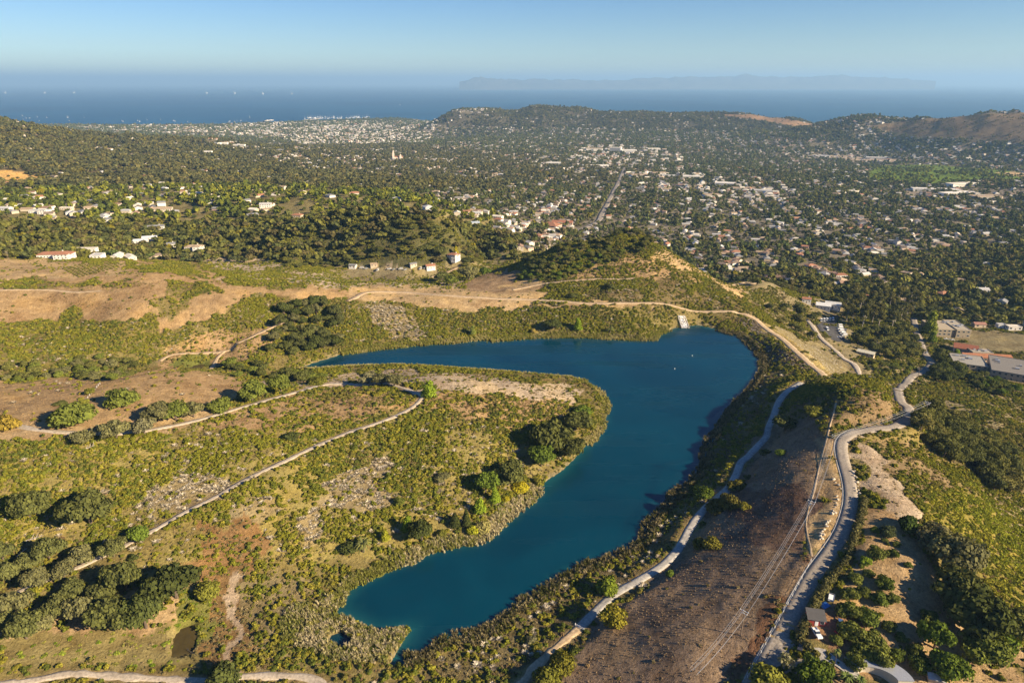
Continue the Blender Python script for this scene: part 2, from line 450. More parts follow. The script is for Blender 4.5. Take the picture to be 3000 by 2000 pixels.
def leafy(name, trans=0.22, lo=0.62, hi=1.25):
    m, nt, out = new_mat(name)
    at = nt.nodes.new('ShaderNodeAttribute'); at.attribute_type = 'INSTANCER'; at.attribute_name = 'tint'
    ge = nt.nodes.new('ShaderNodeNewGeometry')
    r = ramp(nt, ge.outputs['Random Per Island'], [(0.0, (lo, lo, lo)), (0.5, (0.95, 0.97, 0.9)), (1.0, (hi * 1.02, hi, hi * 0.8))])
    c = mixc(nt, at.outputs['Color'], r.outputs['Color'], 1.0, 'MULTIPLY')
    d = nt.nodes.new('ShaderNodeBsdfDiffuse'); t = nt.nodes.new('ShaderNodeBsdfTranslucent')
    nt.links.new(c, d.inputs['Color'])
    c2 = mixc(nt, c, (1.0, 1.0, 0.5), 1.0, 'MULTIPLY')
    nt.links.new(c2, t.inputs['Color'])
    mx = nt.nodes.new('ShaderNodeMixShader'); mx.inputs[0].default_value = trans
    nt.links.new(d.outputs[0], mx.inputs[1]); nt.links.new(t.outputs[0], mx.inputs[2])
    nt.links.new(mx.outputs[0], out.inputs['Surface'])
    return m
leafy('leaf')
leafy('dry_stalk', 0.1, 0.6, 1.35)
plain('bark', (0.12, 0.09, 0.065), 0.9, 0.4, 3.0)
plain('pale_bark', (0.36, 0.32, 0.27), 0.9, 0.35, 2.0)
tinted('wall_paint', 0.8, 0.2, 0.08)
tinted('roof_cover', 0.85, 0.15, 0.25)
tinted('car_paint', 0.25, 0.5, 0.02)
plain('glass_dark', (0.03, 0.04, 0.05), 0.08, 0.1, 1.0, spec=0.6)
plain('tyre', (0.02, 0.02, 0.02), 0.85, 0.2)
plain('metal_grey', (0.42, 0.43, 0.44), 0.45, 0.15, 2.0, metal=0.4)
plain('white_paint', (0.78, 0.77, 0.74), 0.6, 0.06)
plain('wood_post', (0.2, 0.15, 0.11), 0.85, 0.3, 2.0)
plain('rock', (0.34, 0.29, 0.23), 0.9, 0.35, 1.2, 0.6)
plain('cream_rock', (0.5, 0.43, 0.32), 0.9, 0.3, 1.2, 0.6)
plain('wire', (0.55, 0.55, 0.55), 0.4, 0.05, metal=0.5)
plain('insulator', (0.75, 0.75, 0.73), 0.3, 0.05)
plain('red_paint', (0.32, 0.05, 0.04), 0.6, 0.15)
plain('blue_tarp', (0.06, 0.22, 0.5), 0.6, 0.15)
plain('slate_roof', (0.09, 0.085, 0.08), 0.7, 0.15)
plain('dark_metal', (0.06, 0.06, 0.065), 0.5, 0.1)

def surface(name, col, col2, scales, bump=0.5, dist=0.12, rough=0.9):
    m, nt, out = new_mat(name)
    n1 = noise_node(nt, scales[0], 5, 0.7); n2 = noise_node(nt, scales[1], 4, 0.6)
    r1 = ramp(nt, n2.outputs['Fac'], [(0.35, col), (0.62, col2)])
    r2 = ramp(nt, n1.outputs['Fac'], [(0.3, 0.6), (0.7, 1.35)])
    c = mixc(nt, r1.outputs['Color'], r2.outputs['Color'], 1.0, 'MULTIPLY')
    b = nt.nodes.new('ShaderNodeBsdfPrincipled'); nt.links.new(c, b.inputs['Base Color'])
    b.inputs['Roughness'].default_value = rough; b.inputs['Specular IOR Level'].default_value = 0.2
    bp = nt.nodes.new('ShaderNodeBump'); bp.inputs['Strength'].default_value = bump; bp.inputs['Distance'].default_value = dist
    nt.links.new(n1.outputs['Fac'], bp.inputs['Height']); nt.links.new(bp.outputs['Normal'], b.inputs['Normal'])
    nt.links.new(b.outputs['BSDF'], out.inputs['Surface'])
    return m
surface('foam', (0.3, 0.29, 0.27), (0.85, 0.87, 0.88), (1.5, 0.55), 0.8, 0.3)
surface('asphalt', (0.24, 0.205, 0.165), (0.32, 0.275, 0.22), (1.2, 0.09), 0.25, 0.05)
surface('concrete', (0.32, 0.3, 0.265), (0.42, 0.39, 0.34), (0.8, 0.12), 0.2, 0.05)
surface('gravel', (0.36, 0.3, 0.225), (0.46, 0.39, 0.3), (0.9, 0.12), 0.4, 0.1)
surface('dirt', (0.42, 0.31, 0.185), (0.5, 0.37, 0.225), (0.7, 0.1), 0.4, 0.1)
surface('dark_lot', (0.045, 0.045, 0.048), (0.075, 0.072, 0.07), (0.8, 0.1), 0.2, 0.05)

# the ground: colour of soil and dry grass comes per vertex, grain and tussocks from noise
m, nt, out = new_mat('earth')
at = nt.nodes.new('ShaderNodeAttribute'); at.attribute_name = 'soil'
n1 = noise_node(nt, 0.9, 6, 0.75); n2 = noise_node(nt, 0.16, 5, 0.65); n3 = noise_node(nt, 0.03, 4, 0.6)
r1 = ramp(nt, n1.outputs['Fac'], [(0.28, 0.58), (0.72, 1.4)])
r2 = ramp(nt, n2.outputs['Fac'], [(0.3, (0.7, 0.66, 0.6)), (0.55, (1, 1, 1)), (0.75, (1.22, 1.2, 1.12))])
r3 = ramp(nt, n3.outputs['Fac'], [(0.34, (0.8, 0.75, 0.72)), (0.5, (1.0, 1.0, 1.0)), (0.66, (1.18, 1.12, 0.95))])
c = mixc(nt, at.outputs['Color'], r1.outputs['Color'], 1.0, 'MULTIPLY')
c = mixc(nt, c, r2.outputs['Color'], 1.0, 'MULTIPLY')
c = mixc(nt, c, r3.outputs['Color'], 1.0, 'MULTIPLY')
b = nt.nodes.new('ShaderNodeBsdfPrincipled'); nt.links.new(c, b.inputs['Base Color'])
b.inputs['Roughness'].default_value = 1.0; b.inputs['Specular IOR Level'].default_value = 0.0
ad = nt.nodes.new('ShaderNodeMath'); ad.operation = 'MULTIPLY_ADD'; ad.inputs[1].default_value = 2.0
nt.links.new(n2.outputs['Fac'], ad.inputs[0]); nt.links.new(n1.outputs['Fac'], ad.inputs[2])
bp = nt.nodes.new('ShaderNodeBump'); bp.inputs['Strength'].default_value = 0.9; bp.inputs['Distance'].default_value = 0.75
nt.links.new(ad.outputs[0], bp.inputs['Height']); nt.links.new(bp.outputs['Normal'], b.inputs['Normal'])
nt.links.new(b.outputs['BSDF'], out.inputs['Surface'])

def water(name, col, col2, scale, rough, bump_scale, bump, spec):
    m, nt, out = new_mat(name)
    nz = noise_node(nt, scale, 3, 0.5, dist=0.6)
    r = ramp(nt, nz.outputs['Fac'], [(0.3, col), (0.7, col2)])
    b = nt.nodes.new('ShaderNodeBsdfPrincipled'); nt.links.new(r.outputs['Color'], b.inputs['Base Color'])
    b.inputs['Roughness'].default_value = rough; b.inputs['IOR'].default_value = 1.33
    b.inputs['Specular IOR Level'].default_value = spec
    if bump:
        w = noise_node(nt, bump_scale, 3, 0.6)
        mp = nt.nodes.new('ShaderNodeMapping'); mp.inputs['Rotation'].default_value = (0, 0, 0.5); mp.inputs['Scale'].default_value = (0.006, 0.05, 1)
        tc_ = nt.nodes.new('ShaderNodeTexCoord'); nt.links.new(tc_.outputs['Object'], mp.inputs['Vector'])
        st = nt.nodes.new('ShaderNodeTexNoise'); st.inputs['Scale'].default_value = 1.0; st.inputs['Detail'].default_value = 4; nt.links.new(mp.outputs[0], st.inputs['Vector'])
        nt.links.new(ramp(nt, st.outputs['Fac'], [(0.4, rough * 0.5), (0.65, min(0.45, rough * 4))]).outputs['Color'], b.inputs['Roughness'])
        bp = nt.nodes.new('ShaderNodeBump'); bp.inputs['Strength'].default_value = bump; bp.inputs['Distance'].default_value = 0.05
        nt.links.new(w.outputs['Fac'], bp.inputs['Height']); nt.links.new(bp.outputs['Normal'], b.inputs['Normal'])
    nt.links.new(b.outputs['BSDF'], out.inputs['Surface'])
water('lake_water', (0.0005, 0.027, 0.048), (0.001, 0.04, 0.066), 0.018, 0.1, 1.3, 0.3, 0.5)
water('pond_water', (0.06, 0.045, 0.018), (0.085, 0.065, 0.025), 0.3, 0.06, 2.0, 0.1, 0.5)
water('sea_water', (0.002, 0.046, 0.105), (0.005, 0.075, 0.155), 0.0005, 0.45, 0.05, 0.0, 0.12)

# ------------------------------------------------------------------ scene helpers
col = scene.collection
def setp(o, label=None, cat=None, group=None, kind=None):
    if label: o['label'] = label
    if cat: o['category'] = cat
    if group: o['group'] = group
    if kind: o['kind'] = kind
    return o
def mesh_from(name, verts, faces, mats, smooth=False, mat_idx=None):
    me = bpy.data.meshes.new(name)
    me.from_pydata([tuple(v) for v in verts], [], faces)
    for mm in (mats if isinstance(mats, (list, tuple)) else [mats]): me.materials.append(MATS[mm])
    if mat_idx is not None: me.polygons.foreach_set('material_index', mat_idx)
    if smooth: me.polygons.foreach_set('use_smooth', [True] * len(me.polygons))
    me.update()
    return me
def link(name, me, parent=None, loc=None, rot=None, scl=None):
    o = bpy.data.objects.new(name, me)
    col.objects.link(o)
    if parent is not None: o.parent = parent
    if loc is not None: o.location = loc
    if rot is not None: o.rotation_euler = rot
    if scl is not None: o.scale = scl
    return o
def empty(name, loc, rz=0.0, scl=None):
    o = bpy.data.objects.new(name, None)
    o.empty_display_size = 0.5
    col.objects.link(o); o.location = loc; o.rotation_euler = (0, 0, rz)
    if scl is not None: o.scale = scl
    return o
class MB:
    """collects simple solids into one mesh"""
    def __init__(s): s.v = []; s.f = []
    def box(s, x0, x1, y0, y1, z0, z1):
        b = len(s.v)
        s.v += [(x0,y0,z0),(x1,y0,z0),(x1,y1,z0),(x0,y1,z0),(x0,y0,z1),(x1,y0,z1),(x1,y1,z1),(x0,y1,z1)]
        s.f += [tuple(b + i for i in q) for q in ((0,3,2,1),(4,5,6,7),(0,1,5,4),(1,2,6,5),(2,3,7,6),(3,0,4,7))]
        return s
    def tube(s, pts, radii, seg=6, cap=True):
        b0 = len(s.v); pts = [Vector(p) for p in pts]
        for i, p in enumerate(pts):
            d = (pts[min(i + 1, len(pts) - 1)] - pts[max(i - 1, 0)]).normalized()
            u = d.orthogonal().normalized(); w = d.cross(u)
            for k in range(seg):
                a = 2 * math.pi * k / seg
                s.v.append(tuple(p + (u * math.cos(a) + w * math.sin(a)) * radii[i]))
        for i in range(len(pts) - 1):
            for k in range(seg):
                a = b0 + i * seg + k; c = b0 + i * seg + (k + 1) % seg
                s.f.append((a, c, c + seg, a + seg))
        if cap:
            s.f.append(tuple(b0 + k for k in reversed(range(seg))))
            s.f.append(tuple(b0 + (len(pts) - 1) * seg + k for k in range(seg)))
        return s
    def prism(s, poly, z0, z1):
        b = len(s.v); n_ = len(poly)
        a = sum(poly[i][0] * poly[(i + 1) % n_][1] - poly[(i + 1) % n_][0] * poly[i][1] for i in range(n_))
        if a < 0: poly = poly[::-1]
        s.v += [(p[0], p[1], z0) for p in poly] + [(p[0], p[1], z1) for p in poly]
        s.f.append(tuple(b + i for i in reversed(range(n_)))); s.f.append(tuple(b + n_ + i for i in range(n_)))
        for i in range(n_):
            j = (i + 1) % n_
            s.f.append((b + i, b + j, b + n_ + j, b + n_ + i))
        return s
    def gable(s, w, d, z, rise, over=0.5, th=0.25):
        """gable roof, ridge along x, centred"""
        hw = w / 2 + over; hd = d / 2 + over; dz = rise * over / (d / 2)
        sec = [(-hd, z - dz), (0, z + rise), (hd, z - dz), (hd, z - dz + th), (0, z + rise + th), (-hd, z - dz + th)]
        b = len(s.v)
        for x in (-hw, hw): s.v += [(x, q[0], q[1]) for q in sec]
        s.f += [(b + 5, b + 4, b + 1, b + 0), (b + 4, b + 3, b + 2, b + 1), (b + 6, b + 7, b + 10, b + 11), (b + 7, b + 8, b + 9, b + 10)]
        for i in range(6):
            j = (i + 1) % 6
            s.f.append((b + j, b + i, b + 6 + i, b + 6 + j))
        return s
    def hip(s, w, d, z, rise, over=0.5, th=0.2):
        hw = w / 2 + over; hd = d / 2 + over; r = max(0.3, hw - hd)
        b = len(s.v)
        s.v += [(-hw,-hd,z-0.05),(hw,-hd,z-0.05),(hw,hd,z-0.05),(-hw,hd,z-0.05),(-hw,-hd,z+th),(hw,-hd,z+th),(hw,hd,z+th),(-hw,hd,z+th),(-r,0,z+rise+th),(r,0,z+rise+th)]
        s.f += [tuple(b + i for i in q) for q in ((0,3,2,1),(0,1,5,4),(1,2,6,5),(2,3,7,6),(3,0,4,7),(4,5,9,8),(5,6,9),(6,7,8,9),(7,4,8))]
        return s
    def move(s, dx, dy, dz, rz=0.0, start=0):
        c_, s_ = math.cos(rz), math.sin(rz)
        for i in range(start, len(s.v)):
            x, y, z = s.v[i]
            s.v[i] = (x * c_ - y * s_ + dx, x * s_ + y * c_ + dy, z + dz)
        return s
    def mesh(s, name, mat, smooth=False): return mesh_from(name, s.v, s.f, mat, smooth)
    def obj(s, name, mat, parent=None, smooth=False, loc=None): return link(name, s.mesh(name, mat, smooth), parent, loc)

# ------------------------------------------------------------------ ground cover zones (photo outlines laid on the ground)
# (polygon, soil colour, {scatter kind: plants per 100 m2}, patchiness)
TAN = (0.36, 0.245, 0.125); TAN2 = (0.42, 0.3, 0.16); BROWN = (0.19, 0.125, 0.085); OLIVE = (0.21, 0.17, 0.065); RUST = (0.17, 0.095, 0.055); PALE = (0.42, 0.335, 0.235); GREEN = (0.15, 0.16, 0.04); GREY = (0.275, 0.22, 0.12)
DEFAULT = (OLIVE, {'green': 5.0, 'sage': 3.0})
ZONES = [
 # left: hillsides of dry grass
 (many(P, (-80,630),(200,622),(330,600),(480,620),(600,640),(800,665),(830,690),(700,690),(600,672),(560,690),(520,700),(480,735),(360,760),(340,720),(200,742),(60,735),(-80,745)), TAN, {'tuft': 2.2, 'green': .12}),
 (many(P, (-80,590),(120,600),(260,600),(330,610),(250,640),(0,650),(-80,650)), TAN2, {'tuft': 1.2, 'green': .35}),
 (many(P, (470,590),(620,600),(720,628),(900,610),(1060,640),(1040,672),(820,665),(640,650),(500,640)), PALE, {'tuft': 1.0, 'green': 1.6}),
 (many(P, (-80,880),(200,862),(420,850),(540,862),(570,890),(500,925),(380,960),(250,985),(100,985),(-80,990)), TAN, {'tuft': 3.0, 'green': .12, 'dead': .1}),
 (many(P, (-80,960),(60,970),(250,985),(420,955),(520,935),(545,950),(400,990),(200,1015),(-80,1015)), TAN2, {'tuft': 2.0, 'green': .25}),
 (many(L, (0,515),(250,505),(500,560),(700,520),(760,545),(500,585),(150,580),(0,580)), (0.2,0.16,0.065), {'green': 7.0, 'sage': 2.0}),
 (many(L, (480,700),(560,680),(590,740),(610,800),(560,830),(420,800)), (0.2,0.16,0.065), {'green': 8.0, 'sage': 2.0}),
 (many(L, (1090,630),(1200,620),(1235,680),(1220,760),(1160,800),(1060,790)), (0.2,0.16,0.065), {'green': 8.0, 'sage': 2.0}),
 (many(L, (1120,530),(1300,540),(1460,530),(1500,600),(1350,640),(1300,720),(1230,740),(1250,640),(1140,600)), (0.2,0.16,0.065), {'green': 8.0, 'sage': 2.0}),
 (many(L, (930,440),(1150,400),(1320,400),(1340,470),(1480,520),(1300,510),(1180,470),(1000,460)), (0.2,0.16,0.065), {'green': 8.0, 'sage': 2.0}),
 (many(L, (1460,470),(1620,450),(1700,510),(1850,520),(1820,450),(1980,460),(2050,480),(1900,540),(1640,550)), (0.22,0.17,0.07), {'green': 5.0, 'sage': 2.0}),
 (many(L, (1780,560),(1900,540),(2150,545),(2100,580),(1880,585)), (0.22,0.17,0.07), {'green': 5.0, 'sage': 3.0}),
 (many(L, (700,540),(960,540),(1060,560),(960,590),(720,580)), (0.27,0.19,0.09), {'green': 1.2, 'sage': 3.0, 'tuft': 3.0}),
 (many(L, (200,650),(420,620),(700,680),(900,700),(760,740),(480,690)), (0.29,0.19,0.095), {'tuft': 4.0, 'sage': 1.2}),
 (many(L, (850,440),(930,430),(940,380),(860,360)), (0.2,0.16,0.065), {'green': 9.0}),
 (many(L, (560,390),(640,345),(720,380),(700,410),(600,410)), (0.2,0.16,0.065), {'green': 9.0}),
 # ridge road band beyond the lake
 (many(P, (810,660),(900,662),(1050,672),(1180,655),(1230,640),(1250,670),(1180,700),(1100,712),(1000,700),(900,680),(810,690)), TAN2, {'tuft': 1.6}),
 (many(P, (800,655),(850,652),(1060,668),(1180,650),(1240,640),(1270,660),(1240,700),(1400,694),(1500,696),(1500,702),(1300,705),(1130,712),(1020,708),(900,690),(830,694)), TAN2, {'tuft': 1.2, 'green': .08}),
 # knoll: sunny bare flank on the right
 (many(P, (1500,560),(1560,580),(1640,620),(1700,650),(1720,700),(1660,660),(1590,630),(1530,600),(1480,580),(1480,565)), TAN2, {'tuft': 2.0, 'green': 1.6}),
 (many(P, (1240,610),(1400,590),(1450,580),(1560,620),(1620,650),(1560,650),(1420,650),(1340,645),(1280,650)), TAN, {'green': 4.5, 'sage': 2.0}),
 (many(P, (1180,640),(1230,600),(1290,560),(1380,535),(1480,540),(1545,562),(1500,585),(1420,592),(1340,605),(1260,640)), (0.13,0.11,0.045), {'green': 9.0, 'sage': 3.0}),
 (many(P, (1230,700),(1260,650),(1400,640),(1560,640),(1640,660),(1700,710),(1560,706),(1400,692)), (0.18,0.14,0.065), {'green': 7.0, 'sage': 4.0, 'dead': 1.0}),
 (many(P, (1060,650),(1170,615),(1200,630),(1180,655),(1130,668),(1075,672)), (0.3,0.21,0.125), {'tuft': 3.0}),
 (many(P, (1700,640),(1780,640),(1800,655),(1740,665),(1700,655)), TAN2, {'tuft': 1.0}),
 # far bank scrub
 (many(P, (780,700),(900,692),(1000,715),(1230,705),(1540,710),(1550,745),(1400,770),(1100,775),(900,785),(760,790),(700,760)), (0.2,0.165,0.06), {'green': 9.0, 'sage': 4.0, 'dead': 1.2}),
 (many(P, (850,700),(930,705),(975,750),(985,785),(900,780),(860,740)), GREY, {'green': 1.0, 'sage': 3.0, 'dead': 9.0}),
 # left scrub slope above the ponds
 (many(P, (0,760),(60,735),(200,742),(330,725),(360,760),(480,735),(520,700),(600,672),(640,690),(780,690),(760,790),(640,790),(500,790),(380,820),(240,850),(0,850)), (0.2,0.165,0.06), {'green': 9.5, 'sage': 3.0, 'dead': .8}),
 (many(P, (380,795),(460,770),(640,745),(650,770),(560,830),(480,860),(360,850)), TAN, {'tuft': 2, 'sage': 3.0, 'green': 1.2}),
 (many(P, (380,835),(440,815),(500,820),(490,850),(410,858)), GREEN, {'green': 4.0}),
 # peninsula
 (many(P, (560,880),(700,868),(900,850),(1100,862),(1300,880),(1345,900),(1300,930),(1200,915),(1000,900),(930,880),(700,895)), PALE, {'tuft': 2.0, 'sage': 2.5, 'green': .5}),
 (many(P, (960,905),(1050,900),(1200,915),(1300,930),(1340,960),(1320,1000),(1260,1000),(1100,960),(1000,960),(920,940)), TAN, {'sage': 7.0, 'green': 3.0}),
 (many(P, (700,890),(930,880),(950,920),(860,955),(700,990),(520,1000),(450,985),(560,940)), TAN, {'sage': 6.0, 'green': 4.2}),
 (many(P, (0,1020),(400,990),(700,990),(950,940),(1100,960),(1330,1010),(1240,1100),(1120,1200),(950,1250),(720,1300),(600,1280),(300,1300),(0,1250)), (0.26,0.215,0.075), {'green': 10.0, 'sage': 4.0, 'dead': .9}),
 (many(P, (740,1100),(880,1040),(900,1100),(860,1180),(800,1170),(720,1160)), GREY, {'green': .7, 'dead': 9.0, 'sage': 2.5}),
 (many(P, (340,1130),(420,1090),(540,1090),(520,1130),(420,1170),(320,1180)), GREY, {'green': .4, 'dead': 9.0, 'sage': 2.0}),
 (many(P, (520,1150),(600,1140),(620,1180),(560,1240),(480,1230)), GREY, {'green': 2.5, 'dead': 5.0, 'sage': 4.0}),
 (many(P, (680,1190),(740,1170),(750,1240),(710,1260)), GREY, {'green': .6, 'dead': 8.0, 'sage': 3.0}),
 (many(P, (440,1210),(540,1180),(620,1260),(590,1340),(500,1330),(430,1300)), (0.25,0.15,0.065), {'sage': 6.0, 'green': 1.6, 'tuft': 4.0}),
 (many(P, (0,1380),(150,1400),(330,1360),(480,1340),(540,1330),(560,1400),(500,1450),(330,1470),(0,1480)), TAN2, {'green': 1.0, 'tuft': 2.0}),
 (many(P, (0,1470),(300,1440),(400,1420),(440,1460),(430,1520),(200,1530),(0,1530)), (0.27,0.22,0.09), {'weed': 5.5, 'tuft': 2.0, 'sage': 1.0}),
 (many(P, (440,1360),(520,1340),(560,1290),(600,1320),(580,1500),(500,1530),(450,1490)), (0.22,0.14,0.06), {'sage': 5.0, 'green': 1.0}),
 (many(P, (370,1440),(410,1380),(500,1330),(520,1360),(480,1440),(450,1490),(400,1490)), (0.17,0.17,0.05), {'weed': 8.0, 'green': 2.0}),
 (many(C, (1240,1010),(1300,1015),(1290,1120),(1265,1220),(1250,1330),(1225,1430),(1240,1520),(1160,1520),(1150,1430),(1180,1320),(1190,1200),(1220,1100)), (0.42,0.325,0.22), {'sage': .7, 'tuft': 1.0}),
 # banks beside the near arm
 (many(P, (580,1330),(680,1310),(740,1380),(700,1440),(740,1540),(600,1540),(590,1420)), (0.25,0.2,0.1), {'green': 4.0, 'sage': 6.0}),
 # hill between lake and road: dark dry grass
 (many(P, (1150,1660),(1240,1540),(1330,1445),(1420,1380),(1500,1318),(1575,1255),(1610,1200),(1655,1150),(1705,1060),(1740,1010),(1800,960),(1900,965),(1900,1100),(1870,1180),(1850,1270),(1780,1400),(1660,1600),(1200,1640)), (0.235,0.168,0.112), {'tuft': 9.0, 'sage': .15}),
 (many(P, (1700,1130),(1850,1110),(1880,1180),(1840,1280),(1780,1250),(1680,1240)), (0.165,0.108,0.078), {'tuft': 8.0}),
 (many(P, (1850,1270),(1870,1290),(1800,1420),(1720,1568),(1640,1568),(1760,1420)), RUST, {'tuft': 6.0, 'sage': 3.0}),
 (many(P, (1880,1010),(1925,1000),(1930,1060),(1945,1150),(1920,1250),(1870,1270),(1850,1230),(1890,1150)), TAN2, {'tuft': 1.5}),
 (many(P, (1780,950),(1830,885),(1900,870),(2000,880),(2000,920),(1960,960),(1880,960),(1800,985)), (0.15,0.12,0.06), {'green': 8.0, 'sage': 4.0}),
 (many(P, (1960,870),(2050,900),(2070,960),(1990,985),(1900,980),(1990,930)), (0.24,0.17,0.09), {'sage': 8.0, 'green': 2.5}),
 # lake road bank, right shore
 (many(P, (1700,800),(1760,830),(1800,870),(1740,960),(1640,1080),(1600,1180),(1480,1320),(1300,1470),(1150,1568),(880,1568),(1000,1500),(1230,1380),(1480,1230),(1600,1130),(1650,1000),(1740,860)), (0.15,0.12,0.06), {'green': 1.6, 'sage': 8.0, 'dead': .8, 'tuft': 2.0}),
 # dam
 (many(B, (395,790),(440,755),(520,815),(640,905),(850,1085),(960,1175),(860,1190),(700,1120),(560,1060),(470,960)), (0.09,0.075,0.06), {'sage': 4.5, 'green': 1.6, 'stone': 10.0}),
 (many(B, (450,745),(560,800),(700,860),(830,920),(960,965),(1060,1050),(1140,1140),(1000,1180),(975,1165),(850,1060),(640,885)), (0.4,0.31,0.12), {'tuft': 6.0, 'stone2': 5.0}),
 (many(B, (860,880),(960,900),(1100,930),(1340,980),(1340,1010),(1180,1060),(1290,1120),(1320,1180),(1140,1150),(1060,1040),(960,950)), TAN2, {'tuft': 1.5, 'green': .3}),
 # right slopes
 (many(P, (1975,1000),(2010,1030),(2100,1120),(2130,1180),(2090,1220),(1990,1130)), PALE, {'tuft': 5.0, 'sage': .8}),
 (many(P, (2000,985),(2100,1010),(2180,1080),(2200,1180),(2130,1160),(2020,1040)), (0.23,0.17,0.09), {'sage': 8.0, 'green': 4.0}),
 (many(P, (2130,1160),(2200,1100),(2352,1180),(2420,1300),(2420,1480),(2330,1420),(2230,1320),(2150,1220)), (0.24,0.2,0.05), {'lime': 9.0, 'sage': 3.0}),
 (many(P, (2060,870),(2200,880),(2352,900),(2420,1000),(2420,1180),(2250,1110),(2130,1000)), (0.12,0.1,0.045), {'green': 7.0, 'sage': 2.0}),
 (many(P, (1975,1180),(2050,1170),(2120,1230),(2170,1330),(2200,1450),(2230,1568),(1900,1568),(1880,1420),(1930,1300)), (0.38,0.265,0.14), {'tuft': 2.0, 'green': .25}),
 (many(P, (2150,1330),(2250,1380),(2352,1500),(2400,1640),(2200,1640),(2180,1450)), TAN2, {'tuft': 2.0, 'green': .5}),
 (many(P, (1850,1400),(1930,1390),(1960,1440),(1990,1500),(1900,1500),(1840,1470)), (0.3,0.18,0.1), {}),
 (many(B, (1940,860),(2352,890),(2420,900),(2420,1030),(2352,1022),(2000,1012)), (0.38,0.27,0.155), {}),
 (many(B, (900,640),(960,640),(1130,700),(1130,720),(930,720)), TAN2, {'tuft': 1.0}),
]
# far cover: (polygon, ground colour, trees per hectare, houses per hectare, tree size, tree tint set)
FAR_DEFAULT = ((0.18, 0.155, 0.11), 70, 10.0, 1.0, 'town')
FAR = [
 (many(P, (1200,560),(1500,540),(1700,600),(2352,700),(2352,480),(1250,440)), (0.2,0.175,0.13), 74, 13.0, 0.95, 'town'),
 (many(P, (-300,440),(500,425),(950,440),(1150,500),(1100,540),(900,490),(700,510),(400,520),(-300,500)), (0.2,0.17,0.08), 46, 6.0, 1.0, 'green'),
 (many(P, (-300,500),(400,515),(700,505),(1000,495),(1180,540),(1200,590),(1100,610),(1000,605),(700,615),(350,590),(150,590),(-300,600)), (0.17,0.14,0.06), 105, 0.5, 1.05, 'forest'),
 (many(P, (560,500),(900,485),(1180,545),(1200,600),(1060,610),(880,615),(700,612),(540,580)), (0.1,0.095,0.04), 170, 0.0, 1.15, 'forest'),
 (many(P, (-300,395),(480,385),(1100,400),(1200,440),(950,440),(500,425),(-300,440)), (0.13,0.11,0.055), 82, 4.5, 1.3, 'olive'),
 (many(P, (-300,260),(0,280),(150,300),(500,325),(620,345),(700,390),(300,400),(-300,400)), (0.13,0.105,0.06), 82, 2.6, 1.3, 'olive'),
 (many(P, (500,325),(1000,335),(1500,380),(1500,420),(1100,420),(700,390)), (0.14,0.12,0.07), 62, 9.0, 1.15, 'olive'),
 (many(P, (-50,385),(60,395),(105,415),(30,420),(-50,415)), (0.52,0.33,0.12), 3, 0.0, 0.6, 'olive'),
 (many(P, (60,284),(500,284),(760,272),(1010,268),(1000,300),(860,322),(640,322),(300,305)), (0.24,0.2,0.15), 60, 12.0, 1.05, 'town'),
 (many(P, (560,300),(860,285),(1000,300),(980,330),(700,335)), (0.27,0.23,0.18), 52, 17.0, 1.0, 'town'),
 (many(P, (1340,335),(1500,335),(1580,370),(1500,390),(1300,375)), (0.24,0.2,0.15), 46, 9.0, 0.9, 'town'),
 (many(P, (1400,400),(1560,395),(1850,440),(1800,470),(1600,450),(1480,430)), (0.26,0.22,0.17), 42, 10.0, 0.9, 'town'),
 (many(P, (2060,440),(2352,430),(2352,470),(2250,470),(2100,455)), (0.26,0.22,0.17), 40, 8.0, 0.9, 'town'),
 (many(P, (1000,268),(1230,240),(1700,258),(1930,285),(2000,305),(1700,300),(1300,294),(1020,292)), (0.1,0.088,0.06), 75, 1.4, 1.1, 'olive'),
 (many(P, (1640,262),(1760,263),(1890,290),(1830,292),(1740,277)), (0.27,0.175,0.105), 5, 0.0, 0.8, 'olive'),
 (many(P, (1990,290),(2080,278),(2200,265),(2420,255),(2420,335),(2250,322),(2080,312)), (0.17,0.125,0.08), 12, 0.0, 0.8, 'olive'),
 (many(P, (1985,395),(2030,380),(2130,378),(2352,395),(2352,415),(2250,412),(2190,425),(2060,420),(1990,415)), (0.14,0.2,0.035), 14, 0.0, 1.0, 'green'),
 (many(P, (1870,355),(1950,358),(2080,368),(2060,375),(1950,370),(1880,362)), (0.4,0.32,0.24), 8, 5.0, 0.8, 'town'),
 (many(P, (2280,397),(2352,395),(2400,402),(2352,408)), (0.45,0.33,0.19), 2, 0, 0.8, 'town'),
 (many(P, (1700,640),(1900,600),(2352,560),(2352,740),(2100,760),(1980,720),(1900,690),(1780,660)), (0.13,0.11,0.06), 95, 2.2, 1.1, 'forest'),
 (many(P, (1790,610),(2010,600),(2030,640),(1950,660),(1850,650)), (0.2,0.17,0.12), 36, 10.0, 0.9, 'town'),
]
# ------------------------------------------------------------------ terrain mesh
PXg, PYg = project(GX, GY, GZ)
PXg = np.nan_to_num(PXg, nan=-9e4); PYg = np.nan_to_num(PYg, nan=-9e4)
jx = (fbm(GX / 14, GY / 14, 21.0, 3) - 0.5); jy = (fbm(GX / 14, GY / 14, 31.0, 3) - 0.5)
def soil_of(px, py, r, jx, jy):
    c = np.empty(px.shape + (3,)); c[:] = DEFAULT[0]
    c[r > 1020] = FAR_DEFAULT[0]
    js = np.clip(22000.0 / r, 3, 110)
    qx = px + jx * js * 2.2; qy = py + jy * js
    for poly, sc, *_ in FAR:
        c[inpoly(poly, qx, qy) & (r > 690)] = sc
    for poly, sc, *_ in ZONES:
        c[inpoly(poly, qx, qy) & (r < 1020)] = sc
    return c
soil = soil_of(PXg, PYg, GR, jx, jy)
behind = (GY < 60)
soil[behind] = OLIVE
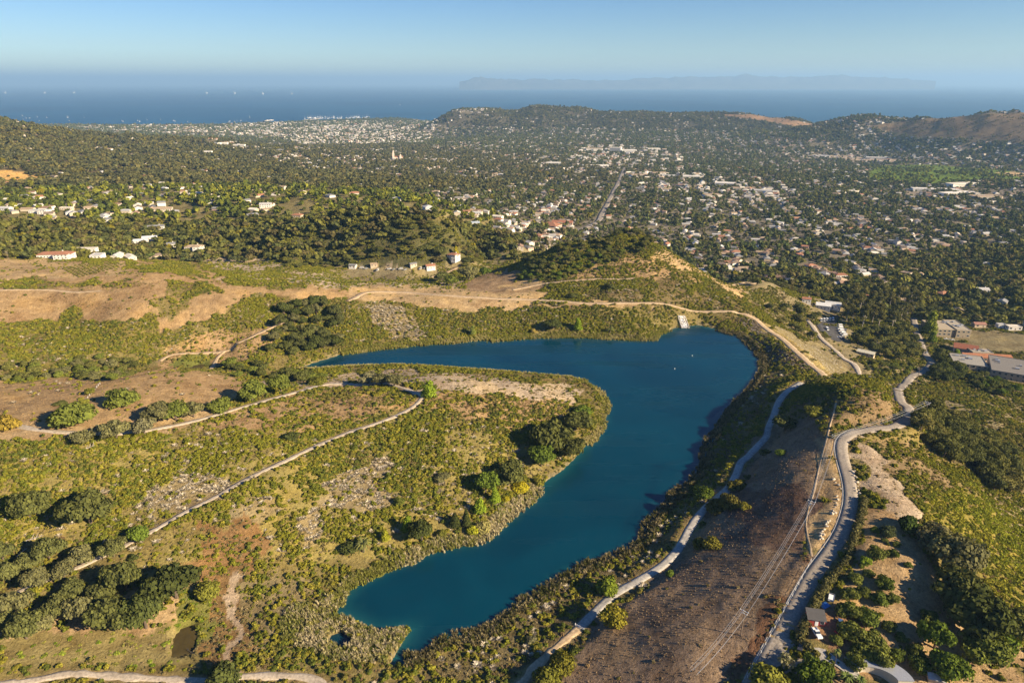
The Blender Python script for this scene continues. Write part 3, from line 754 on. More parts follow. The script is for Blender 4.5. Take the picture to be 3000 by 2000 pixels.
# wet rim of the lake and sea sand
shore = near & (GZ < LAKE_Z + 0.8)
soil[shore] = (0.24, 0.2, 0.11)
soil[(GR > 4000) & (GZ < 1.4)] = (0.5, 0.42, 0.3)
# bare verges of tracks
vm = near & (GR < 1000)
gap = np.full(GX.shape, 1e9)
gap[vm] = road_gap(GX[vm], GY[vm])
vw = np.clip(1 - gap / 1.6, 0, 1)[..., None] * 0.5
soil = soil * (1 - vw) + np.array((0.42, 0.31, 0.19)) * vw
na, nr = GX.shape
idx = np.arange(na * nr).reshape(na, nr)
a_, b_, c_, d_ = idx[:-1, :-1], idx[1:, :-1], idx[1:, 1:], idx[:-1, 1:]
faces = np.stack([a_, d_, c_, b_], -1).reshape(-1, 4)
me = bpy.data.meshes.new('ground')
me.vertices.add(na * nr)
me.vertices.foreach_set('co', np.stack([GX, GY, GZ], -1).ravel().astype(np.float32))
me.loops.add(faces.size); me.loops.foreach_set('vertex_index', faces.ravel().astype(np.int32))
me.polygons.add(len(faces)); me.polygons.foreach_set('loop_start', np.arange(0, faces.size, 4, dtype=np.int32))
me.polygons.foreach_set('use_smooth', np.ones(len(faces), bool))
me.materials.append(MATS['earth'])
me.update(calc_edges=True); me.validate()
at_ = me.color_attributes.new('soil', 'FLOAT_COLOR', 'POINT')
at_.data.foreach_set('color', np.concatenate([soil.reshape(-1, 3), np.ones((na * nr, 1))], 1).ravel().astype(np.float32))
ground = link('ground', me); setp(ground, kind='structure', label='dry hills and coastal plain under scrub and grass')

# ------------------------------------------------------------------ water
nt = MATS['lake_water'].node_tree
pb = [q for q in nt.nodes if q.type == 'BSDF_PRINCIPLED'][0]
sa_ = nt.nodes.new('ShaderNodeAttribute'); sa_.attribute_name = 'shallow'
src_ = pb.inputs['Base Color'].links[0].from_socket
ml = nt.nodes.new('ShaderNodeMath'); ml.operation = 'MULTIPLY'; ml.inputs[1].default_value = 0.55; nt.links.new(sa_.outputs['Fac'], ml.inputs[0])
nt.links.new(mixc(nt, src_, (0.02, 0.13, 0.13), ml.outputs[0]), pb.inputs['Base Color'])
def sheet(name, poly, z, mat):
    from mathutils.geometry import delaunay_2d_cdt
    n_ = len(poly)
    vs_, _, fs, *_ = delaunay_2d_cdt([Vector(p) for p in poly], [], [list(range(n_))], 1, 1e-4)
    me = mesh_from(name, [(v.x, v.y, z) for v in vs_], [tuple(f) for f in fs], mat)
    if me.polygons[0].normal.z < 0: me.flip_normals()
    return link(name, me)
def grow(poly, d):
    a = sum(poly[i][0] * poly[(i + 1) % len(poly)][1] - poly[(i + 1) % len(poly)][0] * poly[i][1] for i in range(len(poly)))
    sgn = 1 if a > 0 else -1
    out = []
    for i in range(len(poly)):
        p0 = Vector(poly[i - 1]); p1 = Vector(poly[i]); p2 = Vector(poly[(i + 1) % len(poly)])
        t = (p2 - p0)
        if t.length < 1e-6: t = p2 - p1
        t.normalize(); nn = Vector((t.y, -t.x)) * sgn
        out.append((p1.x + nn.x * d, p1.y + nn.y * d))
    return out
def deep_sheet(name, poly, z, mat, step, reach):
    """water sheet whose colour knows how close the bottom is"""
    from mathutils.geometry import delaunay_2d_cdt
    xs = [p[0] for p in poly]; ys = [p[1] for p in poly]
    gx_, gy_ = np.meshgrid(np.arange(min(xs), max(xs), step), np.arange(min(ys), max(ys), step))
    gx_ = gx_.ravel() + rng.uniform(-1, 1, gx_.size) * step * 0.3; gy_ = gy_.ravel() + rng.uniform(-1, 1, gy_.size) * step * 0.3
    k_ = inpoly(poly, gx_, gy_) & (poly_dist(poly, gx_, gy_) > 1.0)
    vs_, _, fs, *_ = delaunay_2d_cdt([Vector(p) for p in poly] + [Vector((a1, b1)) for a1, b1 in zip(gx_[k_], gy_[k_])], [], [list(range(len(poly)))], 1, 1e-4)
    me = mesh_from(name, [(v.x, v.y, z) for v in vs_], [tuple(f) for f in fs], mat)
    if me.polygons[0].normal.z < 0: me.flip_normals()
    vx = np.array([v.x for v in vs_]); vy = np.array([v.y for v in vs_])
    d = poly_dist(poly, vx, vy) * (0.6 + 0.8 * fbm(vx / 25, vy / 25, 4.0, 2))
    at2 = me.attributes.new('shallow', 'FLOAT', 'POINT'); at2.data.foreach_set('value', (np.clip(1 - d / reach, 0, 1) ** 1.5).astype(np.float32))
    return link(name, me)
lk = deep_sheet('lake', grow(lake_poly, 0.8), LAKE_Z, 'lake_water', 4.0, 9.0); setp(lk, kind='structure', label='deep teal reservoir between scrub covered hills')
pl_ = sheet('lake', grow(pool_poly, 0.4), LAKE_Z + 0.004, 'lake_water'); setp(pl_, kind='structure', label='small dark pool enclosed by the reed bed')
p1_ = sheet('pond', grow(pond_poly, 0.5), POND_Z, 'pond_water'); setp(p1_, kind='structure', label='brown sediment pond beside the concrete road')
p2_ = sheet('pond', grow(pond2_poly, 0.5), POND2_Z, 'pond_water'); setp(p2_, kind='structure', label='small dark pond in the green hollow below the dirt track')
bm = bmesh.new()
SEA_R = [3500, 6000, 9000, 14000, 22000, 36000, 62000, 110000, 210000]
rings = []
for r in SEA_R:
    rings.append([bm.verts.new((r * math.sin(a), r * math.cos(a), 0)) for a in np.linspace(-1.15, 1.15, 60)])
for r0, r1 in zip(rings, rings[1:]):
    for k in range(59):
        bm.faces.new((r0[k], r0[k + 1], r1[k + 1], r1[k]))
bmesh.ops.recalc_face_normals(bm, faces=bm.faces)
me = bpy.data.meshes.new('sea'); bm.to_mesh(me); bm.free(); me.materials.append(MATS['sea_water'])
if me.polygons[0].normal.z < 0: me.flip_normals()
sea = link('sea', me); setp(sea, kind='structure', label='blue ocean reaching to the hazy horizon')

# ------------------------------------------------------------------ roads
ROAD_LABEL = {'road': 'grey asphalt road winding along the crest of the hill', 'lake_road': 'pale concrete road following the lake shore',
              'crest_road': 'straight dirt road along the top of the dam', 'toe_road': 'gravel road along the foot of the dam',
              'concrete_road': 'concrete road beside the sediment pond', 'foot_trail': 'narrow pale trail under the power line',
              'gravel_track': 'gravel track over the peninsula between the lake arms', 'dirt_track': 'tan dirt track through scrub and dry grass',
              'street': 'asphalt street leading down into the town', 'driveway': 'pale driveway up to the house in the valley'}
def ribbon(name, ln, width, mat, lift, edge=0.25):
    sk = 0.35 if width > 2 else 0.06
    lift = lift if width > 2 else 0.05
    p = ln[:, :2]
    t = np.gradient(p, axis=0); t /= np.linalg.norm(t, axis=1)[:, None] + 1e-9
    nn = np.column_stack([-t[:, 1], t[:, 0]])
    k = len(p)
    s_ = np.concatenate([[0], np.cumsum(np.linalg.norm(np.diff(p, axis=0), axis=1))])
    wob = (vn(s_ / 3.0, s_ * 0 + 3.3, float(len(name) * 7 + int(width * 10))) - 0.5) * edge * 2
    offs = [(-width / 2 - 0.15, -sk), (-width / 2, 0.0), (-width / 6, 0.04), (width / 6, 0.04), (width / 2, 0.0), (width / 2 + 0.15, -sk)]
    vs_ = []
    for o_, dz in offs:
        oo = o_ + (wob * np.sign(o_) if abs(o_) > width / 4 else 0)
        q = p + nn * np.reshape(oo * np.ones(k), (-1, 1))
        vs_.append(np.column_stack([q, gz(q[:, 0], q[:, 1]) + lift + np.hypot(q[:, 0], q[:, 1]) * 0.0003 + dz]))
    V = np.concatenate(vs_)
    fs = []
    for j in range(len(offs) - 1):
        for i in range(k - 1):
            fs.append((j * k + i, j * k + i + 1, (j + 1) * k + i + 1, (j + 1) * k + i))
    me = mesh_from(name, V, fs, mat, True)
    if me.polygons[k].normal.z < 0: me.flip_normals()
    return link(name, me)
for i, (name, kind, width, ln) in enumerate(road_lines):
    o = ribbon(name, ln, width, kind, 0.1 + 0.004 * i, 0.12 if kind in ('asphalt', 'concrete') else min(0.8, width * 0.22))
    setp(o, kind='structure', label=ROAD_LABEL[name])
# concrete kerb on the lake side of the road
ln = road_lines[0][3]
sel = ln[len(ln) // 2 - 10:]
t = np.gradient(sel[:, :2], axis=0); t /= np.linalg.norm(t, axis=1)[:, None]
nn = np.column_stack([-t[:, 1], t[:, 0]])
side = sel[:, :2] - nn * 3.5
o = ribbon('kerb', np.column_stack([side, sel[:, 2] + 0.12]), 0.3, 'concrete', 0.1, 0.0); setp(o, kind='structure', label='pale concrete kerb along the lake side of the road')
def apron(name, pts, mat, lift, label):
    w = [G(p) for p in pts]
    w = [tuple(q[:2]) for q in smooth_line(w + [w[0]], 2.0)][:-1]
    bm = bmesh.new()
    vs_ = [bm.verts.new((q[0], q[1], 0)) for q in w]
    f = bm.faces.new(vs_)
    bmesh.ops.triangulate(bm, faces=[f])
    for _ in range(3):
        bmesh.ops.subdivide_edges(bm, edges=[e for e in bm.edges if e.calc_length() > 3.0], cuts=1)
        bmesh.ops.triangulate(bm, faces=bm.faces[:])
    for v in bm.verts: v.co.z = float(gz(v.co.x, v.co.y)) + lift
    me = bpy.data.meshes.new(name); bm.to_mesh(me); bm.free(); me.materials.append(MATS[mat])
    if np.mean([p.normal.z for p in me.polygons]) < 0: me.flip_normals()
    return setp(link(name, me), kind='structure', label=label)
apron('road_junction', many(E, (480, 1330), (540, 1340), (585, 1400), (640, 1490), (630, 1540), (520, 1520), (420, 1500)), 'asphalt', 0.3, 'wide asphalt junction at the end of the road')
apron('driveway', many(E, (610, 1430), (660, 1390), (730, 1400), (780, 1440), (900, 1520), (880, 1550), (760, 1470), (690, 1465), (640, 1470)), 'concrete', 0.34, 'beige driveway leading to the house with the curved roof')
apron('parking_lot', many(B, (900, 800), (1010, 770), (1120, 790), (1130, 850), (1110, 930), (1060, 940), (960, 880)), 'dark_lot', 0.3, 'dark parking lot below the dam')
apron('parking_lot', many(B, (2040, 1090), (2100, 1095), (2210, 1210), (2180, 1225), (2090, 1190)), 'dark_lot', 0.3, 'dark school parking lot between two flat roofed buildings')
apron('road_pullout', many(E, (1120, 240), (1160, 195), (1230, 215), (1190, 265)), 'asphalt', 0.3, 'paved pullout beside the bend of the road')
# ------------------------------------------------------------------ plants
def leaf_shell(lobes, n, size, flat=0.35, seed=0, droop=0.0, core=True, core_scale=0.72):
    """many small leaf faces spread over and through the lobes of a crown, round a dense inner body"""
    rg = np.random.default_rng(seed)
    V = []; Fc = []
    wl_ = np.array([l[3] * l[4] + l[3] * l[3] for l in lobes]); wl_ = wl_ / wl_.sum()
    cnt = rg.multinomial(n, wl_)
    for (cx, cy, cz, rh, rv), k in zip(lobes, cnt):
        d = rg.normal(size=(k, 3)); d /= np.linalg.norm(d, axis=1)[:, None]
        d[:, 2] = np.where(d[:, 2] < -0.35, -d[:, 2] * 0.6, d[:, 2])
        rad = 0.72 + 0.36 * rg.random(k) ** 0.6
        pos = np.column_stack([cx + d[:, 0] * rh * rad, cy + d[:, 1] * rh * rad, cz + d[:, 2] * rv * rad])
        nrm = d * 0.75 + rg.normal(size=(k, 3)) * flat
        nrm /= np.linalg.norm(nrm, axis=1)[:, None]
        u = np.cross(nrm, rg.normal(size=(k, 3))); u /= np.linalg.norm(u, axis=1)[:, None] + 1e-9
        w = np.cross(nrm, u)
        s = size * (0.55 + 0.9 * rg.random(k))[:, None]
        for a, b in ((-1, -0.7), (0.8, -1), (1, 0.75), (-0.75, 1)):
            V.append(pos + u * s * a * 0.5 + w * s * b * 0.5)
        V_k = V[-4:]
        del V[-4:]
        base = sum(len(q) for q in V)
        V.append(np.stack(V_k, 1).reshape(-1, 3))
        for i in range(k): Fc.append((base + i * 4, base + i * 4 + 1, base + i * 4 + 2, base + i * 4 + 3))
    V = np.concatenate(V)
    V = [tuple(v) for v in V]
    if core:
        for (cx, cy, cz, rh, rv) in lobes:
            b = len(V); rows = ((-0.9, 0.45), (-0.3, 0.95), (0.35, 0.93), (0.85, 0.5)); sg = 7
            for zz, rr in rows:
                for q in range(sg):
                    an = 2 * math.pi * q / sg + zz; jj = core_scale * (0.85 + 0.3 * rg.random())
                    V.append((cx + math.cos(an) * rh * rr * jj, cy + math.sin(an) * rh * rr * jj, cz + zz * rv * core_scale))
            for ri in range(3):
                for q in range(sg):
                    q2 = (q + 1) % sg
                    Fc.append((b + ri * sg + q, b + ri * sg + q2, b + (ri + 1) * sg + q2, b + (ri + 1) * sg + q))
            Fc.append(tuple(b + 3 * sg + q for q in range(sg)))
    return V, Fc
def lobes_round(k, R, H, z0, seed, spread=0.55):
    rg = np.random.default_rng(seed); out = []
    for i in range(k):
        a = 2 * math.pi * i / k + rg.random() * 0.9
        rr = R * spread * (0.55 + 0.55 * rg.random())
        lr = R * (0.42 + 0.2 * rg.random())
        out.append((math.cos(a) * rr, math.sin(a) * rr, z0 + H * (0.3 + 0.35 * rg.random()), lr, lr * H / R * (0.32 + 0.12 * rg.random()) / 0.5 * 0.62))
    out.append((0, 0, z0 + H * 0.62, R * 0.55, H * 0.36))
    return out
def crown_mesh(name, lobes, n, size, seed, mat='leaf', **kw):
    v, f = leaf_shell(lobes, n, size, seed=seed, **kw)
    return mesh_from(name, v, f, mat)
def trunk_mesh(name, h, r, limbs, reach, seed, mat='bark', lean=0.05):
    rg = random.Random(seed); mb = MB()
    top = Vector((rg.uniform(-lean, lean) * h, rg.uniform(-lean, lean) * h, h))
    mb.tube([(0, 0, -0.6), (top.x * 0.3, top.y * 0.3, h * 0.4), tuple(top)], [r * 1.25, r * 0.85, r * 0.4], 7)
    for i in range(limbs):
        a = 2 * math.pi * i / limbs + rg.random()
        z0 = h * rg.uniform(0.35, 0.75)
        st = top * (z0 / h); st.z = z0
        en = st + Vector((math.cos(a) * reach, math.sin(a) * reach, reach * rg.uniform(0.4, 0.9)))
        mid = st.lerp(en, 0.5) + Vector((0, 0, -reach * 0.1))
        mb.tube([tuple(st), tuple(mid), tuple(en)], [r * 0.5, r * 0.35, r * 0.15], 5)
    return mb.mesh(name, mat)
# unit plants: crown radius 1, height 1 (scaled when placed)
SH = {}
SH['green'] = [crown_mesh('shrub', lobes_round(4, 1.0, 1.3, -0.15, s, 0.55), 110, 0.42, s, core_scale=0.62) for s in range(4)]
SH['lime'] = [crown_mesh('shrub', lobes_round(5, 1.0, 0.9, -0.12, s + 40, 0.6), 100, 0.4, s, core_scale=0.62) for s in range(3)]
SH['sage'] = [crown_mesh('shrub', lobes_round(3, 1.0, 1.0, -0.2, s + 60, 0.5), 70, 0.4, s, flat=0.8, core_scale=0.5) for s in range(3)]
SH['weed'] = [crown_mesh('weed', lobes_round(3, 1.0, 0.7, -0.15, s + 70, 0.6), 60, 0.5, s, flat=0.6) for s in range(3)]
def twig_bush(name, n, seed, hgt=1.0, spread=0.9, wid=0.035, mat='dry_stalk', curl=0.15):
    rg = random.Random(seed); v = []; f = []
    for i in range(n):
        a = rg.random() * 6.283; r0 = rg.random() * 0.35; r1 = r0 + spread * (0.25 + 0.75 * rg.random())
        h = hgt * (0.5 + 0.6 * rg.random())
        b = len(v); t = Vector((-math.sin(a), math.cos(a), 0)) * wid
        p0 = Vector((math.cos(a) * r0, math.sin(a) * r0, -0.1)); p1 = Vector((math.cos(a) * r1 * 0.6, math.sin(a) * r1 * 0.6, h * 0.65)); p2 = Vector((math.cos(a) * r1, math.sin(a) * r1, h * (1 - curl * rg.random())))
        tw = Vector((rg.uniform(-.4, .4), rg.uniform(-.4, .4), 0)) * spread * 0.4
        v += [tuple(p0 - t), tuple(p0 + t), tuple(p1 - t * 0.9), tuple(p1 + t * 0.9), tuple(p2 + tw - t * 0.3), tuple(p2 + tw + t * 0.3)]
        f += [(b, b + 1, b + 3, b + 2), (b + 2, b + 3, b + 5, b + 4)]
    return mesh_from(name, v, f, mat)
SH['dead'] = [twig_bush('brush', 80, s, 0.95, 0.95, 0.075) for s in range(3)]
SH['tuft'] = [twig_bush('tussock', 16, s + 9, 0.9, 0.7, 0.12) for s in range(3)]
SH['reed'] = [twig_bush('reed', 34, s + 20, 1.0, 0.38, 0.05, 'dry_stalk', 0.3) for s in range(4)]
def pebble(name, seed, mat):
    rg = random.Random(seed); bm = bmesh.new()
    bmesh.ops.create_icosphere(bm, subdivisions=1, radius=1)
    for v in bm.verts: v.co *= rg.uniform(0.7, 1.15); v.co.z *= 0.65
    me = bpy.data.meshes.new(name); bm.to_mesh(me); bm.free(); me.materials.append(MATS[mat]); return me
SH['stone'] = [pebble('stone', s, 'rock') for s in range(3)]
SH['stone2'] = [pebble('stone', s + 5, 'cream_rock') for s in range(3)]
# low detail trees for the far woods and the town (several metres high, a few pixels each)
def far_tree(s, slim=1.0):
    v, f = leaf_shell(lobes_round(4, 1.0, 1.5 * slim, 0.25, s + 80, 0.5), 90, 0.5, seed=s, core_scale=0.7)
    mb = MB(); mb.tube([(0, 0, -0.3), (0, 0, 0.6 * slim)], [0.1, 0.07], 5)
    b = len(v); v = list(v) + mb.v; f = list(f) + [tuple(b + i for i in q) for q in mb.f]
    return mesh_from('tree', v, f, 'leaf')
SH['town'] = [far_tree(0), far_tree(1), far_tree(2, 1.5), far_tree(3, 0.9), far_tree(4, 2.2)]

TINTS = {
 'green': [(0.205, 0.205, 0.028), (0.245, 0.23, 0.033), (0.165, 0.18, 0.03), (0.275, 0.245, 0.04), (0.125, 0.145, 0.03), (0.2, 0.178, 0.05)],
 'lime': [(0.25, 0.26, 0.03), (0.21, 0.23, 0.028), (0.3, 0.28, 0.04), (0.17, 0.18, 0.03)],
 'sage': [(0.25, 0.2, 0.1), (0.2, 0.165, 0.08), (0.3, 0.235, 0.13), (0.22, 0.18, 0.06), (0.26, 0.18, 0.1)],
 'weed': [(0.17, 0.23, 0.025), (0.22, 0.26, 0.04), (0.28, 0.26, 0.07), (0.13, 0.18, 0.025)],
 'dead': [(0.56, 0.48, 0.39), (0.48, 0.41, 0.33), (0.62, 0.53, 0.43), (0.4, 0.33, 0.26)],
 'tuft': [(0.42, 0.3, 0.16), (0.33, 0.23, 0.12), (0.48, 0.36, 0.2), (0.26, 0.17, 0.1)],
 'reed': [(0.2, 0.18, 0.07), (0.28, 0.23, 0.12), (0.13, 0.14, 0.04), (0.36, 0.3, 0.18)],
 'stone': [(1, 1, 1)], 'stone2': [(1, 1, 1)],
 'town': [(0.1, 0.11, 0.045), (0.125, 0.13, 0.045), (0.085, 0.095, 0.045), (0.17, 0.165, 0.05), (0.135, 0.12, 0.06), (0.1, 0.125, 0.042)],
 'olive': [(0.115, 0.115, 0.05), (0.095, 0.095, 0.048), (0.14, 0.13, 0.052), (0.16, 0.14, 0.055), (0.09, 0.092, 0.045)],
 'forest': [(0.11, 0.115, 0.038), (0.135, 0.135, 0.038), (0.165, 0.16, 0.04), (0.09, 0.1, 0.036), (0.14, 0.12, 0.052)],
 'greenf': [(0.12, 0.14, 0.028), (0.17, 0.18, 0.028), (0.09, 0.11, 0.028), (0.22, 0.22, 0.035), (0.085, 0.1, 0.03)],
}

def instancer(name, label, protos, pts, scl, rot, idx_, tint):
    """one object of uncountable plants: points carrying position, size, turn and tint"""
    n_ = len(pts)
    me = bpy.data.meshes.new(name)
    me.vertices.add(n_); me.vertices.foreach_set('co', np.asarray(pts, np.float32).ravel())
    def att(nm, typ, data, key):
        a_ = me.attributes.new(nm, typ, 'POINT'); a_.data.foreach_set(key, np.ascontiguousarray(data).ravel())
    att('size', 'FLOAT_VECTOR', np.asarray(scl, np.float32), 'vector')
    att('turn', 'FLOAT_VECTOR', np.asarray(rot, np.float32), 'vector')
    att('which', 'INT', np.asarray(idx_, np.int32), 'value')
    att('tint', 'FLOAT_COLOR', np.column_stack([tint, np.ones(n_)]).astype(np.float32), 'color')
    o = link(name, me)
    cl = bpy.data.collections.new(name + '_kinds')
    for i, pm in enumerate(protos):
        po = bpy.data.objects.new('%s_kind_%02d' % (name, i), pm); cl.objects.link(po)
    ng = bpy.data.node_groups.new(name, 'GeometryNodeTree')
    ng.interface.new_socket('Geometry', in_out='INPUT', socket_type='NodeSocketGeometry')
    ng.interface.new_socket('Geometry', in_out='OUTPUT', socket_type='NodeSocketGeometry')
    N = ng.nodes; gi = N.new('NodeGroupInput'); go = N.new('NodeGroupOutput')
    ip = N.new('GeometryNodeInstanceOnPoints'); ci = N.new('GeometryNodeCollectionInfo')
    ci.inputs['Collection'].default_value = cl; ci.inputs['Separate Children'].default_value = True; ci.inputs['Reset Children'].default_value = True
    def named(nm, typ):
        q = N.new('GeometryNodeInputNamedAttribute'); q.data_type = typ; q.inputs['Name'].default_value = nm
        return q.outputs['Attribute']
    ng.links.new(gi.outputs[0], ip.inputs['Points']); ng.links.new(ci.outputs[0], ip.inputs['Instance'])
    ip.inputs['Pick Instance'].default_value = True
    ng.links.new(named('which', 'INT'), ip.inputs['Instance Index'])
    e2r = N.new('FunctionNodeEulerToRotation')
    ng.links.new(named('turn', 'FLOAT_VECTOR'), e2r.inputs[0]); ng.links.new(e2r.outputs[0], ip.inputs['Rotation'])
    ng.links.new(named('size', 'FLOAT_VECTOR'), ip.inputs['Scale'])
    ng.links.new(ip.outputs[0], go.inputs[0])
    md = o.modifiers.new('scatter', 'NODES'); md.node_group = ng
    setp(o, label=label, kind='stuff')
    return o
def slope_ok(x, y): return True
WATERS = [lake_poly, pool_poly, pond_poly, pond2_poly]
KEEP = []            # (x, y, radius): keep scrub clear of buildings and yards
# buildings' footprints are reserved here so that nothing grows through them
def keep_clear(x, y):
    m = np.ones(x.shape, bool)
    for kx, ky, kr in KEEP: m &= np.hypot(x - kx, y - ky) > kr
    return m
TERRA = (0.31, 0.15, 0.09); RBROWN = (0.2, 0.155, 0.12); RGREY = (0.2, 0.2, 0.2); RLIGHT = (0.42, 0.41, 0.39); RCREAM = (0.6, 0.55, 0.46); RTAN = (0.36, 0.27, 0.18)
WHITE = (0.66, 0.63, 0.57); CREAM = (0.52, 0.45, 0.34); PINK = (0.6, 0.42, 0.3); TANW = (0.5, 0.4, 0.28)
# (site px, width px in the photo, depth m, wall height m, turn deg, roof, roof tint, wall tint, label, extra)
BUILDINGS = [
 (L(375,372), 78, 12, 4.2, 8, 'hip', TERRA, WHITE, 'long white villa with terracotta roof above the rows of young vines', 'wing'),
 (L(575,325), 56, 9, 3.6, 6, 'flat', RCREAM, WHITE, 'long low white house with flat roof on the terrace behind the villa', ''),
 (L(965,268), 36, 9, 3.4, 18, 'gable', (0.5,0.52,0.55), WHITE, 'white house with pale blue grey roof, lower of the pair on the slope', ''),
 (L(1030,250), 34, 9, 3.6, 18, 'gable', (0.5,0.52,0.55), WHITE, 'white house with pale blue grey roof, upper of the pair on the slope', ''),
 (L(1182,292), 20, 8, 3.6, 25, 'gable', RGREY, WHITE, 'small white cottage with grey gable roof alone among dry grass', ''),
 (L(1335,330), 44, 11, 6.4, 6, 'hip', RTAN, WHITE, 'two storey white villa beside the bright green trees in the valley', 'wing'),
 (L(2040,95), 28, 10, 4.0, -10, 'hip', TERRA, TANW, 'tan house with terracotta roof on the wooded slope', ''),
 (L(1075,172), 38, 9, 3.8, 20, 'gable', RGREY, WHITE, 'white house with dark gable roof below the eucalyptus trees', ''),
 (L(25,55), 26, 11, 6.0, 0, 'gable', RLIGHT, WHITE, 'two storey white house at the edge of the left hillside', ''),
 (L(265,60), 44, 11, 4.5, 5, 'flat', RLIGHT, WHITE, 'wide white flat roofed house above the oak covered slope', 'wing'),
 (L(450,38), 28, 9, 3.6, 0, 'flat', RCREAM, CREAM, 'low cream house with flat roof on a garden terrace', ''),
 (L(1110,48), 52, 10, 3.6, 12, 'gable', RTAN, CREAM, 'long cream house with tan roof at the top of the driveway', ''),
 (L(1830,25), 30, 10, 5.5, 10, 'gable', RLIGHT, WHITE, 'white two storey house with pale gable roof above the green hill', ''),
 (A(765,405), 32, 10, 5.6, -20, 'hip', (0.28,0.14,0.09), WHITE, 'house with white walls and red brown hip roof in the canyon', 'wing'),
 (A(620,460), 26, 8, 3.4, 25, 'gable', TERRA, WHITE, 'small white house with terracotta roof beside the yard of vehicles', ''),
 (A(75,443), 20, 6, 3.0, -10, 'gable', RGREY, WHITE, 'white site office at the end of the nursery yard', ''),
 (A(225,435), 18, 5, 3.0, 12, 'gable', RTAN, TANW, 'cream storage shed in the nursery yard', ''),
 (A(500,432), 20, 5, 3.0, 30, 'gable', RGREY, CREAM, 'pale metal shed beside the tall palms', ''),
 (A(930,80), 26, 10, 5.5, 0, 'gable', RLIGHT, WHITE, 'white house with grey gable on the shoulder above the canyon', ''),
 (A(1070,100), 30, 10, 5.5, -25, 'gable', RCREAM, WHITE, 'white house with cream roof stepping down the shoulder', ''),
 (A(925,145), 24, 9, 4.0, 10, 'gable', (0.35,0.4,0.45), WHITE, 'white house with blue grey roof beneath the other shoulder houses', ''),
 (A(1420,150), 56, 26, 5.0, -30, 'hip', TERRA, PINK, 'wide terracotta roofed school block near the foot of the street', ''),
 (A(1520,135), 60, 16, 4.5, -10, 'gable', (0.3,0.13,0.08), PINK, 'long red roofed school wing behind the terracotta block', ''),
 (B(852,680), 22, 7, 4.6, -15, 'gable', TERRA, WHITE, 'small white house with terracotta roof above the farm buildings', ''),
 (B(965,725), 36, 11, 4.4, -25, 'gable', (0.62,0.62,0.6), WHITE, 'white barn with pale roof beside the oak grove', ''),
 (B(1030,725), 38, 11, 5.0, -25, 'gable', (0.5,0.5,0.48), WHITE, 'white house with grey roof and patio next to the barn', ''),
 (B(1255,1040), 40, 7, 3.2, -38, 'gable', (0.55,0.52,0.4), TANW, 'long narrow metal shed at the foot of the dam', ''),
 (B(625,515), 44, 11, 4.0, -12, 'hip', (0.17,0.11,0.08), TANW, 'brown roofed house at the lower end of the dry field', ''),
 (B(1845,912), 84, 30, 7.5, -6, 'flat', (0.4,0.33,0.23), (0.3,0.25,0.18), 'large school hall with cream flat roof beside the street', 'vents'),
 (B(1928,915), 33, 34, 8.6, -6, 'flat', (0.37,0.32,0.24), (0.3,0.25,0.18), 'tall cream roofed gymnasium block joined to the school hall', 'vents'),
 (B(1945,1022), 50, 15, 4.6, -30, 'gable', (0.26,0.1,0.06), PINK, 'school building with dark terracotta gable roof by the field', ''),
 (B(2065,1045), 46, 12, 4.6, -8, 'flat', (0.36,0.31,0.24), PINK, 'pink school block with pale flat roof behind the long tiled wing', 'vents'),
 (B(2100,1085), 108, 11, 4.2, -8, 'gable', (0.34,0.15,0.08), PINK, 'long school wing with terracotta roof along the playing field', ''),
 (B(1980,1135), 72, 28, 6.0, -22, 'flat', (0.3,0.28,0.24), (0.32,0.27,0.2), 'flat roofed grey white classroom block beside the dark trees', 'vents'),
 (B(2300,1215), 105, 44, 7.5, -30, 'flat', (0.2,0.185,0.165), (0.36,0.3,0.22), 'biggest grey flat roofed school building beside its parking lot', 'vents'),
 (B(2050,845), 26, 8, 3.4, -5, 'gable', (0.3,0.16,0.12), TANW, 'small brown roofed classroom beyond the playing field', ''),
 (B(2290,865), 30, 8, 3.6, -5, 'flat', RCREAM, WHITE, 'pale portable classroom at the far corner of the field', ''),
 (B(2200,850), 18, 6, 3.6, -5, 'flat', RLIGHT, WHITE, 'white storage block behind the playing field', ''),
 (B(2070,615), 28, 10, 5.5, -5, 'gable', RLIGHT, WHITE, 'white two storey house alone in the dark woods', ''),
]
SITES = []
for b_ in BUILDINGS:
    g_ = G3(b_[0]); dist = (g_ - Vector((0, 0, CAM_Z))).length
    w_ = b_[1] * dist / F
    SITES.append((g_, w_))
    n_k = max(1, int(w_ / b_[2] * 1.2))
    a_ = math.radians(b_[4])
    for i in range(n_k):
        t_ = ((i + 0.5) / n_k - 0.5) * w_
        cx_ = g_.x + math.cos(a_) * t_ - math.sin(a_) * b_[2] / 2; cy_ = g_.y + math.sin(a_) * t_ + math.cos(a_) * b_[2] / 2
        KEEP.append((cx_, cy_, max(b_[2] * 0.62, w_ / n_k * 0.6) + 2.0))
def reserve(p, r):
    q_ = G(p); KEEP.append((q_[0], q_[1], r))
for p_, r_ in ((D(113,905),5),(D(100,930),4),(D(340,800),3),(D(225,850),3),(E(690,1250),9),(E(755,1130),7),(E(725,1165),5),(E(683,1320),7),(E(800,1300),8),(E(990,1520),12),(E(1285,1545),7),
               (B(1000,800),10),(B(1085,850),14),(B(1020,840),14),(B(1060,900),12),(B(960,850),10),(A(150,450),14),(A(300,445),14),(A(400,445),14),(A(550,440),10),(A(680,490),8),
               (B(2100,1130),14),(B(2150,1180),14),(B(1000,745),10),(B(1900,1060),8)):
    reserve(p_, r_)
